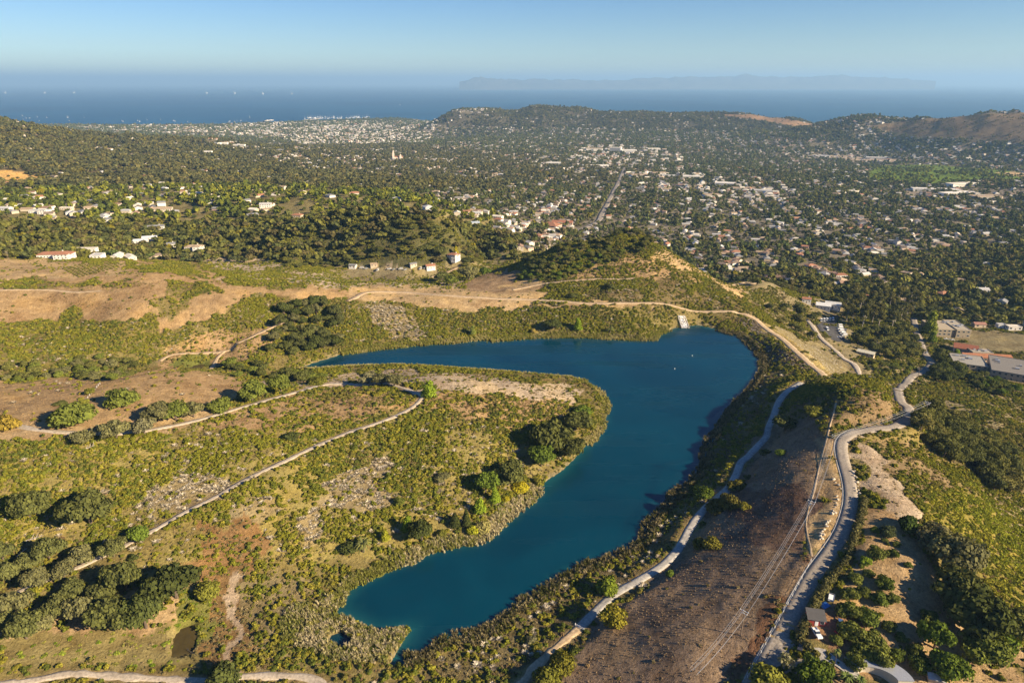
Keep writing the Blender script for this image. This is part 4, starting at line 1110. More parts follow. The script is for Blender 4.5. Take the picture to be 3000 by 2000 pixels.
# ------------------------------------------------------------------ scatter over the near hills
def zone_index(px, py, r, x, y):
    js = np.clip(22000.0 / r, 3, 110)
    jx = fbm(x / 14, y / 14, 21.0, 3) - 0.5; jy = fbm(x / 14, y / 14, 31.0, 3) - 0.5
    qx = px + jx * js * 2.2; qy = py + jy * js
    k = np.full(px.shape, -1)
    for i, z in enumerate(ZONES):
        k[inpoly(z[0], qx, qy)] = i
    return k
AREA = (-680, 860, 150, 1060)
def candidates(per100):
    x0, x1, y0, y1 = AREA
    n_ = int((x1 - x0) * (y1 - y0) / 100 * per100)
    x = rng.uniform(x0, x1, n_); y = rng.uniform(y0, y1, n_)
    z = gz(x, y)
    px, py = project(x, y, z)
    m = (px > -150) & (px < 3150) & (py > 500) & (py < 2200)
    return x[m], y[m], z[m], px[m], py[m]
def spread_kind(kind, maxd):
    x, y, z, px, py = candidates(maxd)
    r = np.hypot(x, y)
    zi = zone_index(px, py, r, x, y)
    dens = np.array([z_[2].get(kind, 0.0) for z_ in ZONES] + [DEFAULT[1].get(kind, 0.0)])
    # the far zones (woods and gardens) take over from the scrub
    far = np.zeros(x.shape, bool)
    for f_ in FAR: far |= inpoly(f_[0], px, py) & (r > 760)
    d = dens[zi]
    d = np.where((r > 930) | (far & (zi < 0)), 0, d)
    if kind == 'green':
        for q_ in (2, 3, 19): d = np.where(inpoly(FAR[q_][0], px, py) & (zi < 0) & (r > 700), 5.0, d)
    patch = 0.5 * fbm(x / 9, y / 9, 50.0 + len(kind), 3) + 0.5 * fbm(x / 26, y / 26, 150.0 + len(kind), 3)
    gain = np.clip((patch - 0.36) * 7.0, 0.12, 1.6) if kind in ('green', 'dead', 'sage') else np.ones_like(x)
    if kind == 'green': gain *= np.clip(0.45 + 1.1 * fbm(x / 45, y / 45, 66.0, 3), 0.4, 1.3)
    keep = rng.random(len(x)) < d * {'green': 8.8, 'sage': 3.4, 'lime': 3.4, 'dead': 2.2, 'tuft': 3.2, 'weed': 1.5, 'stone': 1.5, 'stone2': 1.5}.get(kind, 1.0) / maxd * gain
    x, y, z, r = x[keep], y[keep], z[keep], r[keep]
    ok = np.ones(x.shape, bool)
    for wp in WATERS: ok &= ~inpoly(wp, x, y)
    ok &= keep_clear(x, y)
    ok &= road_gap(x, y) > {'green': 1.7, 'lime': 1.4, 'sage': 1.0}.get(kind, 0.5)
    return x[ok], y[ok], z[ok], r[ok]
KINDS = {  # kind: (max density, size low, size high, height factor, object name, label)
 'green': (86, 0.45, 1.7, 0.8, 'chaparral', 'olive green chaparral scrub covering the hillsides'),
 'lime': (32, 0.8, 1.9, 0.8, 'green_scrub', 'bright yellow green scrub on the sunny slope'),
 'sage': (30, 0.5, 1.15, 0.8, 'sage_scrub', 'low brown grey sage scrub between the bushes'),
 'dead': (21, 1.0, 2.0, 0.75, 'dead_brush', 'pale grey leafless brush in patches'),
 'tuft': (30, 0.3, 0.7, 0.8, 'dry_grass', 'dry tan grass tussocks on the open hills'),
 'weed': (18, 0.5, 1.3, 0.7, 'green_weeds', 'fresh green weeds round the sediment pond'),
 'stone': (16, 0.35, 0.9, 0.8, 'riprap', 'dark rock facing on the lake side of the dam'),
 'stone2': (8, 0.35, 0.8, 0.8, 'riprap', 'cream stones among the grass below the dam crest'),
}
for kind, (mx, s0, s1, hf, nm, lb) in KINDS.items():
    x, y, z, r = spread_kind(kind, mx)
    k = len(x)
    if not k: continue
    s = s0 + (s1 - s0) * rng.random(k) ** (2.0 if kind == 'green' else 1.7)
    hh = s * hf * rng.uniform(0.75, 1.3, k)
    tc = np.array(TINTS[kind])
    tv = np.clip(fbm(x / 28, y / 28, 77.0, 3) * 1.5 - 0.25 + rng.normal(0, 0.14, k), 0, 0.999)
    tint = tc[(tv * len(tc)).astype(int)] * rng.uniform(0.86, 1.14, (k, 1))
    if kind == 'tuft':
        px_, py_ = project(x, y, z)
        jx_ = fbm(x / 14, y / 14, 21.0, 3) - 0.5; jy_ = fbm(x / 14, y / 14, 31.0, 3) - 0.5
        tint = soil_of(px_, py_, r, jx_, jy_) * rng.uniform(0.95, 1.5, (k, 1))
    rot = np.column_stack([rng.normal(0, 0.1, k), rng.normal(0, 0.1, k), rng.uniform(0, 6.28, k)])
    instancer(nm, lb, SH[kind], np.column_stack([x, y, z - 0.05]), np.column_stack([s, s, hh]), rot, rng.integers(0, len(SH[kind]), k), tint)
    print(nm, k)

# ------------------------------------------------------------------ reed beds along the shore
def reed_band(label, pts, inner, outer, dens, hgt, tints, wide=None):
    line = smooth_line([on_plane(p, LAKE_Z) for p in pts], 1.0)
    n_ = int(len(line) * (inner + outer) * dens)
    k = rng.integers(0, len(line), n_)
    t = np.gradient(line, axis=0); t /= np.linalg.norm(t, axis=1)[:, None] + 1e-9
    off = rng.uniform(-outer, inner, n_)
    wv = 0.55 + 0.9 * vn(k / 9.0, k * 0.0 + 0.5, 7.0)
    off = off * wv
    x = line[k, 0] - t[k, 1] * off + rng.normal(0, 0.4, n_); y = line[k, 1] + t[k, 0] * off + rng.normal(0, 0.4, n_)
    reed_put(label, x, y, hgt, tints)
def reed_put(label, x, y, hgt, tints):
    z = np.maximum(gz(x, y), LAKE_Z - 0.4)
    ok = (z < LAKE_Z + 2.6)
    ok &= road_gap(x, y) > 0.8
    x, y, z = x[ok], y[ok], z[ok]; k = len(x)
    s = rng.uniform(1.0, 2.2, k); h = hgt * rng.uniform(0.65, 1.2, k)
    tc = np.array(tints); tv = np.clip(fbm(x / 12, y / 12, 12.0, 3) * 1.6 - 0.3 + rng.normal(0, 0.25, k), 0, 0.999)
    tint = tc[(tv * len(tc)).astype(int)] * rng.uniform(0.8, 1.25, (k, 1))
    rot = np.column_stack([rng.normal(0, 0.12, k), rng.normal(0, 0.12, k), rng.uniform(0, 6.28, k)])
    instancer('reed_bed', label, SH['reed'], np.column_stack([x, y, z - 0.1]), np.column_stack([s, s, h]), rot, rng.integers(0, 4, k), tint)
RT = [(0.22, 0.22, 0.05), (0.3, 0.28, 0.1), (0.44, 0.38, 0.23), (0.54, 0.46, 0.31)]
RG = [(0.22, 0.22, 0.045), (0.28, 0.26, 0.07), (0.36, 0.31, 0.12), (0.42, 0.36, 0.18)]
reed_band('tall green and straw coloured reeds along the far shore of the lake', many(A, (0, 1025), (220, 995), (460, 970), (860, 938), (1000, 920), (1030, 935), (1400, 908), (1700, 912), (2100, 928), (2160, 905), (2250, 862)), 3.0, 4.5, 1.1, 2.6, RG)
reed_band('narrow reed fringe on the far side of the peninsula', many(L, (2045, 1134), (2200, 1137)) + many(A, (0, 1122), (380, 1110), (640, 1122), (850, 1137), (1100, 1157), (1400, 1182), (1590, 1198), (1680, 1225)) + many(D, (1230, 40), (1310, 80), (1350, 150), (1330, 230), (1300, 310), (1250, 350)), 3.2, 2.2, 1.0, 2.4, RG)
reed_band('pale tan reed bed in front of the trees on the near arm', many(D, (985, 575), (985, 600), (930, 650), (850, 705), (800, 760), (720, 825), (640, 850), (500, 870), (400, 910), (270, 960), (150, 1020), (40, 1065), (0, 1125)) + many(C, (1700, 1165), (1625, 1210)), 4.5, 3.0, 1.5, 2.7, RT)
reed_band('dark brown reeds and brush along the lake road shore', many(B, (250, 862), (340, 887), (390, 888), (440, 940), (520, 1020), (560, 1080), (540, 1180), (480, 1270), (400, 1360)) + many(E, (210, 240), (125, 390), (125, 450), (60, 545), (0, 590)) + many(D, (1650, 700), (1580, 770), (1560, 850), (1500, 890), (1350, 960), (1200, 1010), (1060, 1100), (900, 1200), (800, 1290), (680, 1340), (540, 1360), (440, 1440), (330, 1465)), 3.5, 4.5, 1.0, 2.5, [(0.13, 0.11, 0.05), (0.19, 0.16, 0.08), (0.28, 0.23, 0.14), (0.1, 0.1, 0.03)])
wedge = [on_plane(p, LAKE_Z) for p in many(D, (350, 1290), (280, 1300), (190, 1312), (90, 1268), (30, 1235)) + many(C, (1690, 1228), (1630, 1240), (1560, 1180), (1480, 1210), (1430, 1290), (1450, 1390), (1560, 1420), (1700, 1470)) + many(D, (60, 1490), (240, 1485), (290, 1395))]
wx = np.array([p[0] for p in wedge]); wy = np.array([p[1] for p in wedge])
n_ = int((wx.max() - wx.min()) * (wy.max() - wy.min()) * 1.1)
x = rng.uniform(wx.min(), wx.max(), n_); y = rng.uniform(wy.min(), wy.max(), n_)
k = inpoly(wedge, x, y) & ~inpoly(pool_poly, x, y)
reed_put('broad wedge of matted reeds at the near end of the lake', x[k], y[k], 2.4, [(0.19, 0.2, 0.05), (0.25, 0.24, 0.08), (0.34, 0.3, 0.15), (0.46, 0.39, 0.26)])

# ------------------------------------------------------------------ the town plain, woods and far hills
HAZ_LIM = 46
street_ln = [l for l in road_lines if l[0] == 'street'][1][3]
sv = street_ln[-1] - street_ln[0]; GRID_A = math.atan2(sv[1], sv[0])
def far_params(px, py, r, x, y):
    js = np.clip(30000.0 / r, 3, 50)
    qx = px + (fbm(x / 60, y / 60, 91.0, 3) - 0.5) * js * 4; qy = py + (fbm(x / 60, y / 60, 92.0, 3) - 0.5) * js * 0.8
    k = np.full(px.shape, len(FAR))
    for i, f_ in enumerate(FAR): k[inpoly(f_[0], qx, qy)] = i
    return k
FP = np.array([[f[2], f[3], f[4]] for f in FAR] + [[FAR_DEFAULT[1], FAR_DEFAULT[2], FAR_DEFAULT[3]]])
FT = [f[5] for f in FAR] + [FAR_DEFAULT[4]]
R0, R1, AW = 700.0, 8300.0, math.radians(41)
n_ = int(AW * (R1 ** 2 - R0 ** 2) / 10000 * 200)
rr = np.sqrt(rng.uniform(R0 ** 2, R1 ** 2, n_)); aa = rng.uniform(-AW, AW, n_)
x = rr * np.sin(aa); y = rr * np.cos(aa); z = gz(x, y)
px, py = project(x, y, z)
fi = far_params(px, py, rr, x, y)
# thin the farthest trees a little: each one drawn larger
thin = np.clip(1.25 - rr / 9000, 0.42, 1.0)
patch = np.clip((fbm(x / 70, y / 70, 40.0, 3) - 0.32) * 4.0, 0.3, 1.5)
patch = np.where(np.isin(fi, [2, 3, 19]), 0.9 + 0.2 * patch, patch)
nz = zone_index(px, py, rr, x, y)
keep = (rng.random(n_) < FP[fi, 0] * 1.9 / 200 * thin * patch) & (z > 1.5) & ((rr > 930) | ((nz < 0) & (fi < len(FAR))))
near_forest = np.isin(fi, [2, 3, 19]) & (rr < 1300) & (nz < 0) & (z > 3) & (rng.random(n_) < FP[fi, 0] * 2.2 / 200 * patch)
keep = keep | near_forest
keep &= road_gap(x, y) > 4.0
# line of sight: drop what stands behind a hill
def hidden(x, y, z, up=10.0):
    h = np.zeros(x.shape, bool)
    for t in np.linspace(0.25, 0.985, 90):
        h |= gz(x * t, y * t) > CAM_Z + (z + up - CAM_Z) * t + 2
    return h
x, y, z, rr, fi = x[keep], y[keep], z[keep], rr[keep], fi[keep]
vis = ~hidden(x, y, z); x, y, z, rr, fi = x[vis], y[vis], z[vis], rr[vis], fi[vis]
TREES = (x, y, z, rr, fi)
print('far trees', len(x))
# houses on a street grid
ca, sa = math.cos(GRID_A), math.sin(GRID_A)
LOT_W, LOT_D = 17.0, 62.0
u0 = np.arange(-9000, 9000, LOT_W); v0 = np.arange(-9000, 9000, LOT_D / 2)
U, Vv = np.meshgrid(u0, v0, indexing='ij')
rowi = np.broadcast_to(np.arange(len(v0))[None], U.shape)
Vv = Vv + np.where(rowi % 2 == 0, 7.0, -7.0)
hx = (U * ca - Vv * sa).ravel() + rng.normal(0, 5.0, U.size); hy = (U * sa + Vv * ca).ravel() + rng.normal(0, 5.0, U.size)
hr = np.hypot(hx, hy); hm = (hr > 760) & (hr < 7600) & (np.abs(np.arctan2(hx, hy)) < AW)
hx, hy, hr = hx[hm], hy[hm], hr[hm]; hz = gz(hx, hy)
px, py = project(hx, hy, hz); hfi = far_params(px, py, hr, hx, hy); hnz = zone_index(px, py, hr, hx, hy)
hm = (rng.random(len(hx)) < FP[hfi, 1] / 19.0 * np.clip((fbm(hx / 120, hy / 120, 43.0, 3) - 0.3) * 4, 0.35, 1.4)) & (hz > 1.8) & ((hr > 1000) | (hnz < 0)) & ((hr > 900) | (hfi < len(FAR))) & (road_gap(hx, hy) > 9)
hx, hy, hz, hr, hfi = hx[hm], hy[hm], hz[hm], hr[hm], hfi[hm]
hm = ~hidden(hx, hy, hz, 5.0) & keep_clear(hx, hy); hx, hy, hz, hr, hfi = hx[hm], hy[hm], hz[hm], hr[hm], hfi[hm]
print('houses', len(hx))
o_ = np.argsort(hr); hx, hy, hz, hr, hfi = hx[o_], hy[o_], hz[o_], hr[o_], hfi[o_]
N_HOUSE = 290
# clear trees out of the houses
cell = {}
for i in range(len(hx)): cell.setdefault((int(hx[i] // 20), int(hy[i] // 20)), []).append(i)
tm = np.ones(len(TREES[0]), bool)
for i, (a, b) in enumerate(zip(TREES[0], TREES[1])):
    ci, cj = int(a // 20), int(b // 20)
    for di in (-1, 0, 1):
        for dj in (-1, 0, 1):
            for q in cell.get((ci + di, cj + dj), ()):
                if (hx[q] - a) ** 2 + (hy[q] - b) ** 2 < 64: tm[i] = False
for kx, ky, kr in KEEP: tm &= np.hypot(TREES[0] - kx, TREES[1] - ky) > kr + 3
x, y, z, rr, fi = (q[tm] for q in TREES)
# lawns, drives and streets between houses keep trees out of the street lines
uu = x * ca + y * sa; vv_ = -x * sa + y * ca
in_street = (np.abs((vv_ + LOT_D / 2 * 0.5) % (LOT_D) - LOT_D / 2) < 3.0) & (fi == 0) & (rr < 2600)
x, y, z, rr, fi = (q[~in_street] for q in (x, y, z, rr, fi))
k = len(x)
tsz = FP[fi, 2] * (3.1 + 3.2 * rng.random(k) ** 1.6) / np.sqrt(np.clip(1.25 - rr / 9000, 0.42, 1.0))
tint = np.zeros((k, 3))
for nm in set(FT):
    sel = np.array([FT[i] == nm for i in fi]); kk = int(sel.sum())
    if kk:
        tc = np.array(TINTS[{'green': 'greenf'}.get(nm, nm)]); tint[sel] = tc[rng.integers(0, len(tc), kk)]
tint *= rng.uniform(0.75, 1.3, (k, 1))
yel = rng.random(k) < 0.012; tint[yel] = np.array((0.2, 0.17, 0.02))
o_ = np.argsort(rr)
NT = 240
FAR_TREE = dict(x=x[o_], y=y[o_], z=z[o_], s=tsz[o_], t=tint[o_], r=rr[o_], f=fi[o_])
q = FAR_TREE
far_sel = np.arange(k) >= NT
wi = rng.choice([0, 1, 2, 3, 4], k, p=[.3, .27, .2, .18, .05])
rot = np.column_stack([np.zeros(k), np.zeros(k), rng.uniform(0, 6.28, k)])
hmul = np.where(np.array([FT[i] in ('forest', 'olive') for i in fi])[o_], rng.uniform(0.55, 0.85, k), rng.uniform(0.7, 1.0, k))
wood_kind = np.array([FT[i] in ('forest', 'olive') for i in q['f']])
for sel, nm, lb in ((far_sel & wood_kind, 'distant_woods', 'dark woods covering the far hills and canyons'), (far_sel & ~wood_kind, 'town_trees', 'garden and street trees spread through the distant town')):
    instancer(nm, lb, SH['town'], np.column_stack([q['x'], q['y'], q['z'] - 0.3])[sel], np.column_stack([q['s'], q['s'], q['s'] * hmul])[sel], rot[sel], wi[sel], q['t'][sel])
# ------------------------------------------------------------------ buildings
def win_mesh(w, h):
    mb = MB(); mb.box(-w / 2, w / 2, -0.05, 0.05, 0, h); k = len(mb.f)
    mb.box(-w / 2 + 0.1, w / 2 - 0.1, -0.09, -0.051, 0.1, h - 0.1)
    return mesh_from('window', mb.v, mb.f, ['white_paint', 'glass_dark'], False, [0] * k + [1] * (len(mb.f) - k))
WIN = win_mesh(1.5, 1.4); WINB = win_mesh(2.4, 1.9)
mb = MB(); mb.box(-0.55, 0.55, -0.08, 0.05, 0, 2.2); DOOR = mb.mesh('door', 'wood_post')
def roof_mb(kind, w, d, h, cx=0, cy=0):
    mb = MB()
    if kind == 'hip': mb.hip(w, d, h, min(w, d) * 0.2)
    elif kind == 'gable': mb.gable(w, d, h, d * 0.2)
    else:
        # parapet roof: slab with raised rim
        mb.box(-w / 2 + 0.3, w / 2 - 0.3, -d / 2 + 0.3, d / 2 - 0.3, h - 0.4, h + 0.02)
        for (x0, x1, y0, y1) in ((-w / 2 - .1, w / 2 + .1, -d / 2 - .1, -d / 2 + .28), (-w / 2 - .1, w / 2 + .1, d / 2 - .28, d / 2 + .1), (-w / 2 - .1, -w / 2 + .28, -d / 2 + .285, d / 2 - .285), (w / 2 - .28, w / 2 + .1, -d / 2 + .285, d / 2 - .285)):
            mb.box(x0, x1, y0, y1, h - 0.3, h + 0.5)
    if cx or cy: mb.move(cx, cy, 0)
    return mb
def wall_mb(kind, w, d, h, cx=0, cy=0, base=-3.0):
    mb = MB()
    if kind == 'gable':
        b = 0; r = d * 0.2
        sec = [(-d / 2, base), (d / 2, base), (d / 2, h), (0, h + r), (-d / 2, h)]
        mb.v = [(-w / 2, y, z) for y, z in sec] + [(w / 2, y, z) for y, z in sec]
        mb.f = [(0, 4, 3, 2, 1), (5, 6, 7, 8, 9)] + [(i, (i + 1) % 5, 5 + (i + 1) % 5, 5 + i) for i in range(5)]
    else:
        mb.box(-w / 2, w / 2, -d / 2, d / 2, base, h - (0.0 if kind == 'hip' else 0.0))
    if cx or cy: mb.move(cx, cy, 0)
    return mb
def put_windows(t, w, d, h, storeys, cx=0, cy=0, big=False):
    me = WINB if big else WIN
    step = 4.2 if big else 3.2
    for s in range(storeys):
        z = h / storeys * s + h / storeys * 0.32
        nx = max(2, int(w / step))
        for i in range(nx):
            x = (i + 0.5) / nx * w - w / 2
            if s == 0 and i == nx // 2:
                link('door', DOOR, t, (cx + x, cy - d / 2, 0.0)); continue
            link('window', me, t, (cx + x, cy - d / 2 - 0.02, z))
        ny = max(1, int(d / step))
        for i in range(ny):
            y = (i + 0.5) / ny * d - d / 2
            link('window', me, t, (cx + w / 2 + 0.02, cy + y, z), (0, 0, math.pi / 2))
            link('window', me, t, (cx - w / 2 - 0.02, cy + y, z), (0, 0, -math.pi / 2))
def pad(px_, py_, r, zz):
    pass
for b_, (g_, w_) in zip(BUILDINGS, SITES):
    px_, wpx, d_, h_, deg, rk, rt, wt, lb, extra = b_
    a_ = math.radians(deg)
    c_ = Vector((g_.x - math.sin(a_) * d_ / 2, g_.y + math.cos(a_) * d_ / 2, 0))
    cs = [(c_.x + math.cos(a_) * sx * w_ / 2 - math.sin(a_) * sy * d_ / 2, c_.y + math.sin(a_) * sx * w_ / 2 + math.cos(a_) * sy * d_ / 2) for sx in (-1, 1) for sy in (-1, 1)]
    c_.z = float(np.mean([gz(*q) for q in cs])) + 0.3
    nm = 'school_building' if 'school' in lb or 'gymnasium' in lb or 'classroom' in lb else ('shed' if 'shed' in lb or 'office' in lb or 'storage' in lb or 'barn' in lb else 'house')
    t = empty(nm, c_, a_)
    setp(t, lb, 'school' if nm == 'school_building' else nm, {'school_building': 'school buildings by the playing field', 'house': 'houses on the slopes above the lake', 'shed': 'sheds and small outbuildings'}[nm])
    o = wall_mb(rk, w_, d_, h_).obj('wall', 'wall_paint', t); o['tint'] = wt
    o = roof_mb(rk, w_, d_, h_).obj('roof', 'roof_cover', t); o['tint'] = rt
    if rk != 'flat' and nm == 'house':
        mb = MB(); mb.box(w_ * 0.2, w_ * 0.2 + 0.9, -0.45, 0.45, h_, h_ + d_ * 0.2 + 1.3); q = mb.obj('chimney', 'wall_paint', o); q['tint'] = wt
    put_windows(t, w_, d_, h_, 2 if h_ > 5.4 else 1, big=(nm == 'school_building'))
    if extra == 'wing':
        w2, d2, h2 = w_ * 0.42, d_ * 0.8, h_ * 1.25
        o = wall_mb('hip', w2, d2, h2, w_ * 0.26, -d_ * 0.62).obj('wing_wall', 'wall_paint', t); o['tint'] = wt
        o = roof_mb('flat' if rk == 'flat' else 'hip', w2, d2, h2, w_ * 0.26, -d_ * 0.62).obj('wing_roof', 'roof_cover', t); o['tint'] = rt
        put_windows(t, w2, d2, h2, 2, w_ * 0.26, -d_ * 0.62)
    if extra == 'vents':
        rg = random.Random(lb)
        for i in range(5):
            mb = MB(); s_ = rg.uniform(0.8, 1.8); x_ = rg.uniform(-.36, .36) * w_; y_ = rg.uniform(-.32, .32) * d_
            mb.box(x_ - s_, x_ + s_, y_ - s_ * 0.7, y_ + s_ * 0.7, h_ + 0.03, h_ + 1.2); mb.obj('roof_vent', 'metal_grey', t)

# the houses of the town: 290 nearest as houses of their own, the rest beyond counting
HV = []
for i, (w, d, h, rk) in enumerate([(14, 9, 3.4, 'gable'), (17, 10, 3.4, 'hip'), (12, 10, 5.6, 'gable'), (15, 11, 3.6, 'hip'), (18, 9, 3.3, 'gable'), (13, 12, 3.6, 'flat')]):
    HV.append((w, d, h, rk, wall_mb(rk, w, d, h, base=-2.5).mesh('wall', 'wall_paint'), roof_mb(rk, w, d, h).mesh('roof', 'roof_cover')))
ROOFS = [TERRA, RBROWN, RGREY, RLIGHT, RTAN, RCREAM, (0.26, 0.17, 0.12), (0.3, 0.29, 0.27)]
ROOFN = ['terracotta', 'brown', 'dark grey', 'pale grey', 'tan', 'cream', 'brown', 'grey']
RP = [.09, .16, .17, .18, .15, .09, .07, .09]
for i in range(min(N_HOUSE, len(hx))):
    v = HV[int(rng.integers(0, len(HV)))]; ri = int(rng.choice(8, p=RP))
    a_ = GRID_A + math.pi / 2 * int(rng.integers(0, 4)) + float(rng.normal(0, 0.15 if hfi[i] == 0 else 0.6))
    t = empty('house', (hx[i], hy[i], hz[i] + 0.2), a_)
    side_ = 'on the slopes left of the canyon' if hx[i] < -60 else ('on the plain below the knoll' if hx[i] < 330 else 'on the plain beyond the dam')
    setp(t, 'small pale house with %s roof %s' % (ROOFN[ri], side_), 'house', '%s roofed houses %s' % (ROOFN[ri], side_))
    o = link('wall', v[4], t); wt = [WHITE, CREAM, (0.58, 0.52, 0.43), TANW, PINK][int(rng.choice(5, p=[.3, .24, .22, .14, .1]))]; o['tint'] = wt
    o = link('roof', v[5], t); o['tint'] = tuple(float(q) for q in np.array(ROOFS[ri]) * rng.uniform(0.8, 1.25))
    if i < 60: put_windows(t, v[0], v[1], v[2], 2 if v[2] > 5 else 1)
def far_house(v):
    w, d, h, rk = v[:4]
    a = wall_mb(rk, w, d, h, base=-2.5); b = roof_mb(rk, w, d, h); k = len(a.v)
    return mesh_from('house', a.v + b.v, a.f + [tuple(k + q for q in f) for f in b.f], ['cream_wall', 'roof_cover'], False, [0] * len(a.f) + [1] * len(b.f))
m_, nt, out = new_mat('cream_wall')
oi = nt.nodes.new('ShaderNodeObjectInfo'); r_ = ramp(nt, oi.outputs['Random'], [(0.0, (0.36, 0.3, 0.23)), (0.45, (0.5, 0.44, 0.36)), (1.0, (0.7, 0.67, 0.61))])
b = nt.nodes.new('ShaderNodeBsdfPrincipled'); nt.links.new(r_.outputs['Color'], b.inputs['Base Color']); b.inputs['Roughness'].default_value = 0.8
nt.links.new(b.outputs['BSDF'], out.inputs['Surface'])
FHM = [far_house(v) for v in HV]
k = max(0, len(hx) - N_HOUSE)
if k:
    sl = slice(N_HOUSE, None)
    city = np.isin(hfi[sl], [8, 9, 10, 11, 12])
    ri = np.where(city & (rng.random(k) < 0.35), 5, rng.choice(8, k, p=RP))
    tint = np.array(ROOFS)[ri] * rng.uniform(0.8, 1.25, (k, 1))
    s = np.where(city, rng.uniform(0.75, 1.25, k), rng.uniform(0.68, 1.0, k)) * np.clip(0.85 + hr[sl] / 14000, 1, 1.4)
    rot = np.column_stack([np.zeros(k), np.zeros(k), GRID_A + rng.integers(0, 4, k) * math.pi / 2 + rng.normal(0, 0.2, k)])
    instancer('distant_houses', 'countless small pale houses of the distant town', FHM, np.column_stack([hx[sl], hy[sl], hz[sl] + 0.2]), np.column_stack([s, s, np.where(city, s * rng.uniform(0.9, 1.5, k), s)]), rot, rng.integers(0, 6, k), tint)
# bigger pale blocks of the town
BIG = [(T2(60,510),60,30,12),(T2(130,500),50,30,16),(T2(250,480),60,25,10),(T2(300,515),50,30,11),(T2(190,540),44,26,9),(T2(480,545),40,24,9),(T2(1740,620),90,40,16),(T2(1890,625),60,40,24),(T2(1980,628),80,36,14),(T2(1460,712),64,26,10),
       (T2(1620,660),60,26,8),(T2(1750,725),110,16,7),(T2(1800,745),100,16,7),(T2(2060,795),70,34,8),(T2(2190,780),60,30,8),(T2(2250,800),56,30,8),(T2(2150,610),70,30,9),(T1(1400,640),60,24,10),(T1(1290,640),34,18,8),(T1(1470,575),60,24,9),(T1(1540,575),36,22,11),(T1(1640,585),60,16,7),
       (T1(1350,455),60,30,8),(T1(1590,455),50,30,9),(T1(640,437),60,24,10),(T1(2200,450),50,30,12),(T1(2040,460),40,30,10),
       (T3(60,805),60,30,9),(T3(290,855),60,34,9),(T3(420,890),64,34,8),(T3(540,905),60,30,8),(T3(200,935),50,24,8),(T3(1920,858),100,30,9),(T3(1740,895),130,30,8),(T3(1890,920),110,26,8),(T3(2080,945),80,34,8),(T3(1150,905),70,30,7),(T3(960,655),70,40,6),(T3(1350,670),130,24,7)]
bigw = []
for p_, w_, d_, h_ in BIG:
    g_ = G3(p_)
    if g_.length > 9000: continue
    t = empty('town_building', (g_.x, g_.y, g_.z), random.uniform(-0.35, 0.35))
    wi_ = random.randrange(4); wt = [WHITE, WHITE, CREAM, (0.72, 0.68, 0.6)][wi_]
    where = 'in the seaside city' if g_.x < -300 and g_.y > 3500 else ('among the hillside woods' if g_.x < -300 else ('in the middle of the town plain' if g_.x < 900 else 'near the green lawns of the plain'))
    setp(t, '%s %s flat roofed block %s' % ('long low' if w_ / h_ > 8 else ('tall' if h_ > 11 else 'compact'), ['white', 'white', 'cream', 'off white'][wi_], where), 'building', 'large blocks ' + where)
    o = wall_mb('flat', w_, d_, h_).obj('wall', 'wall_paint', t); o['tint'] = wt
    o = roof_mb('flat', w_, d_, h_).obj('roof', 'roof_cover', t); o['tint'] = random.choice([RCREAM, RLIGHT, (0.66, 0.62, 0.56), RTAN])
    for s in range(max(1, int(h_ / 4))):
        mb = MB(); mb.box(-w_ * 0.45, w_ * 0.45, -d_ / 2 - 0.12, -d_ / 2 - 0.02, s * 4 + 1.4, s * 4 + 2.8); mb.obj('window', 'glass_dark', t)
# church with two towers in the wooded part of the town
g_ = G3(T2(385, 680)); t = empty('church', g_, 0.15); setp(t, 'pale church with a tall tower rising above the trees of the town', 'church')
o = wall_mb('gable', 46, 18, 12).obj('wall', 'wall_paint', t); o['tint'] = (0.62, 0.5, 0.4)
o = roof_mb('gable', 46, 18, 12).obj('roof', 'roof_cover', t); o['tint'] = TERRA
for tx, th in ((-14, 40), (14, 24)):
    mb = MB(); mb.box(tx - 4, tx + 4, -14, -9.1, -2, th * 0.7); mb.box(tx - 3, tx + 3, -13.4, -9.8, th * 0.7, th * 0.88)
    mb.tube([(tx, -11.6, th * 0.88), (tx, -11.6, th * 0.95), (tx, -11.6, th)], [2.6, 1.9, 0.2], 8); o = mb.obj('tower', 'wall_paint', t); o['tint'] = (0.66, 0.55, 0.46)

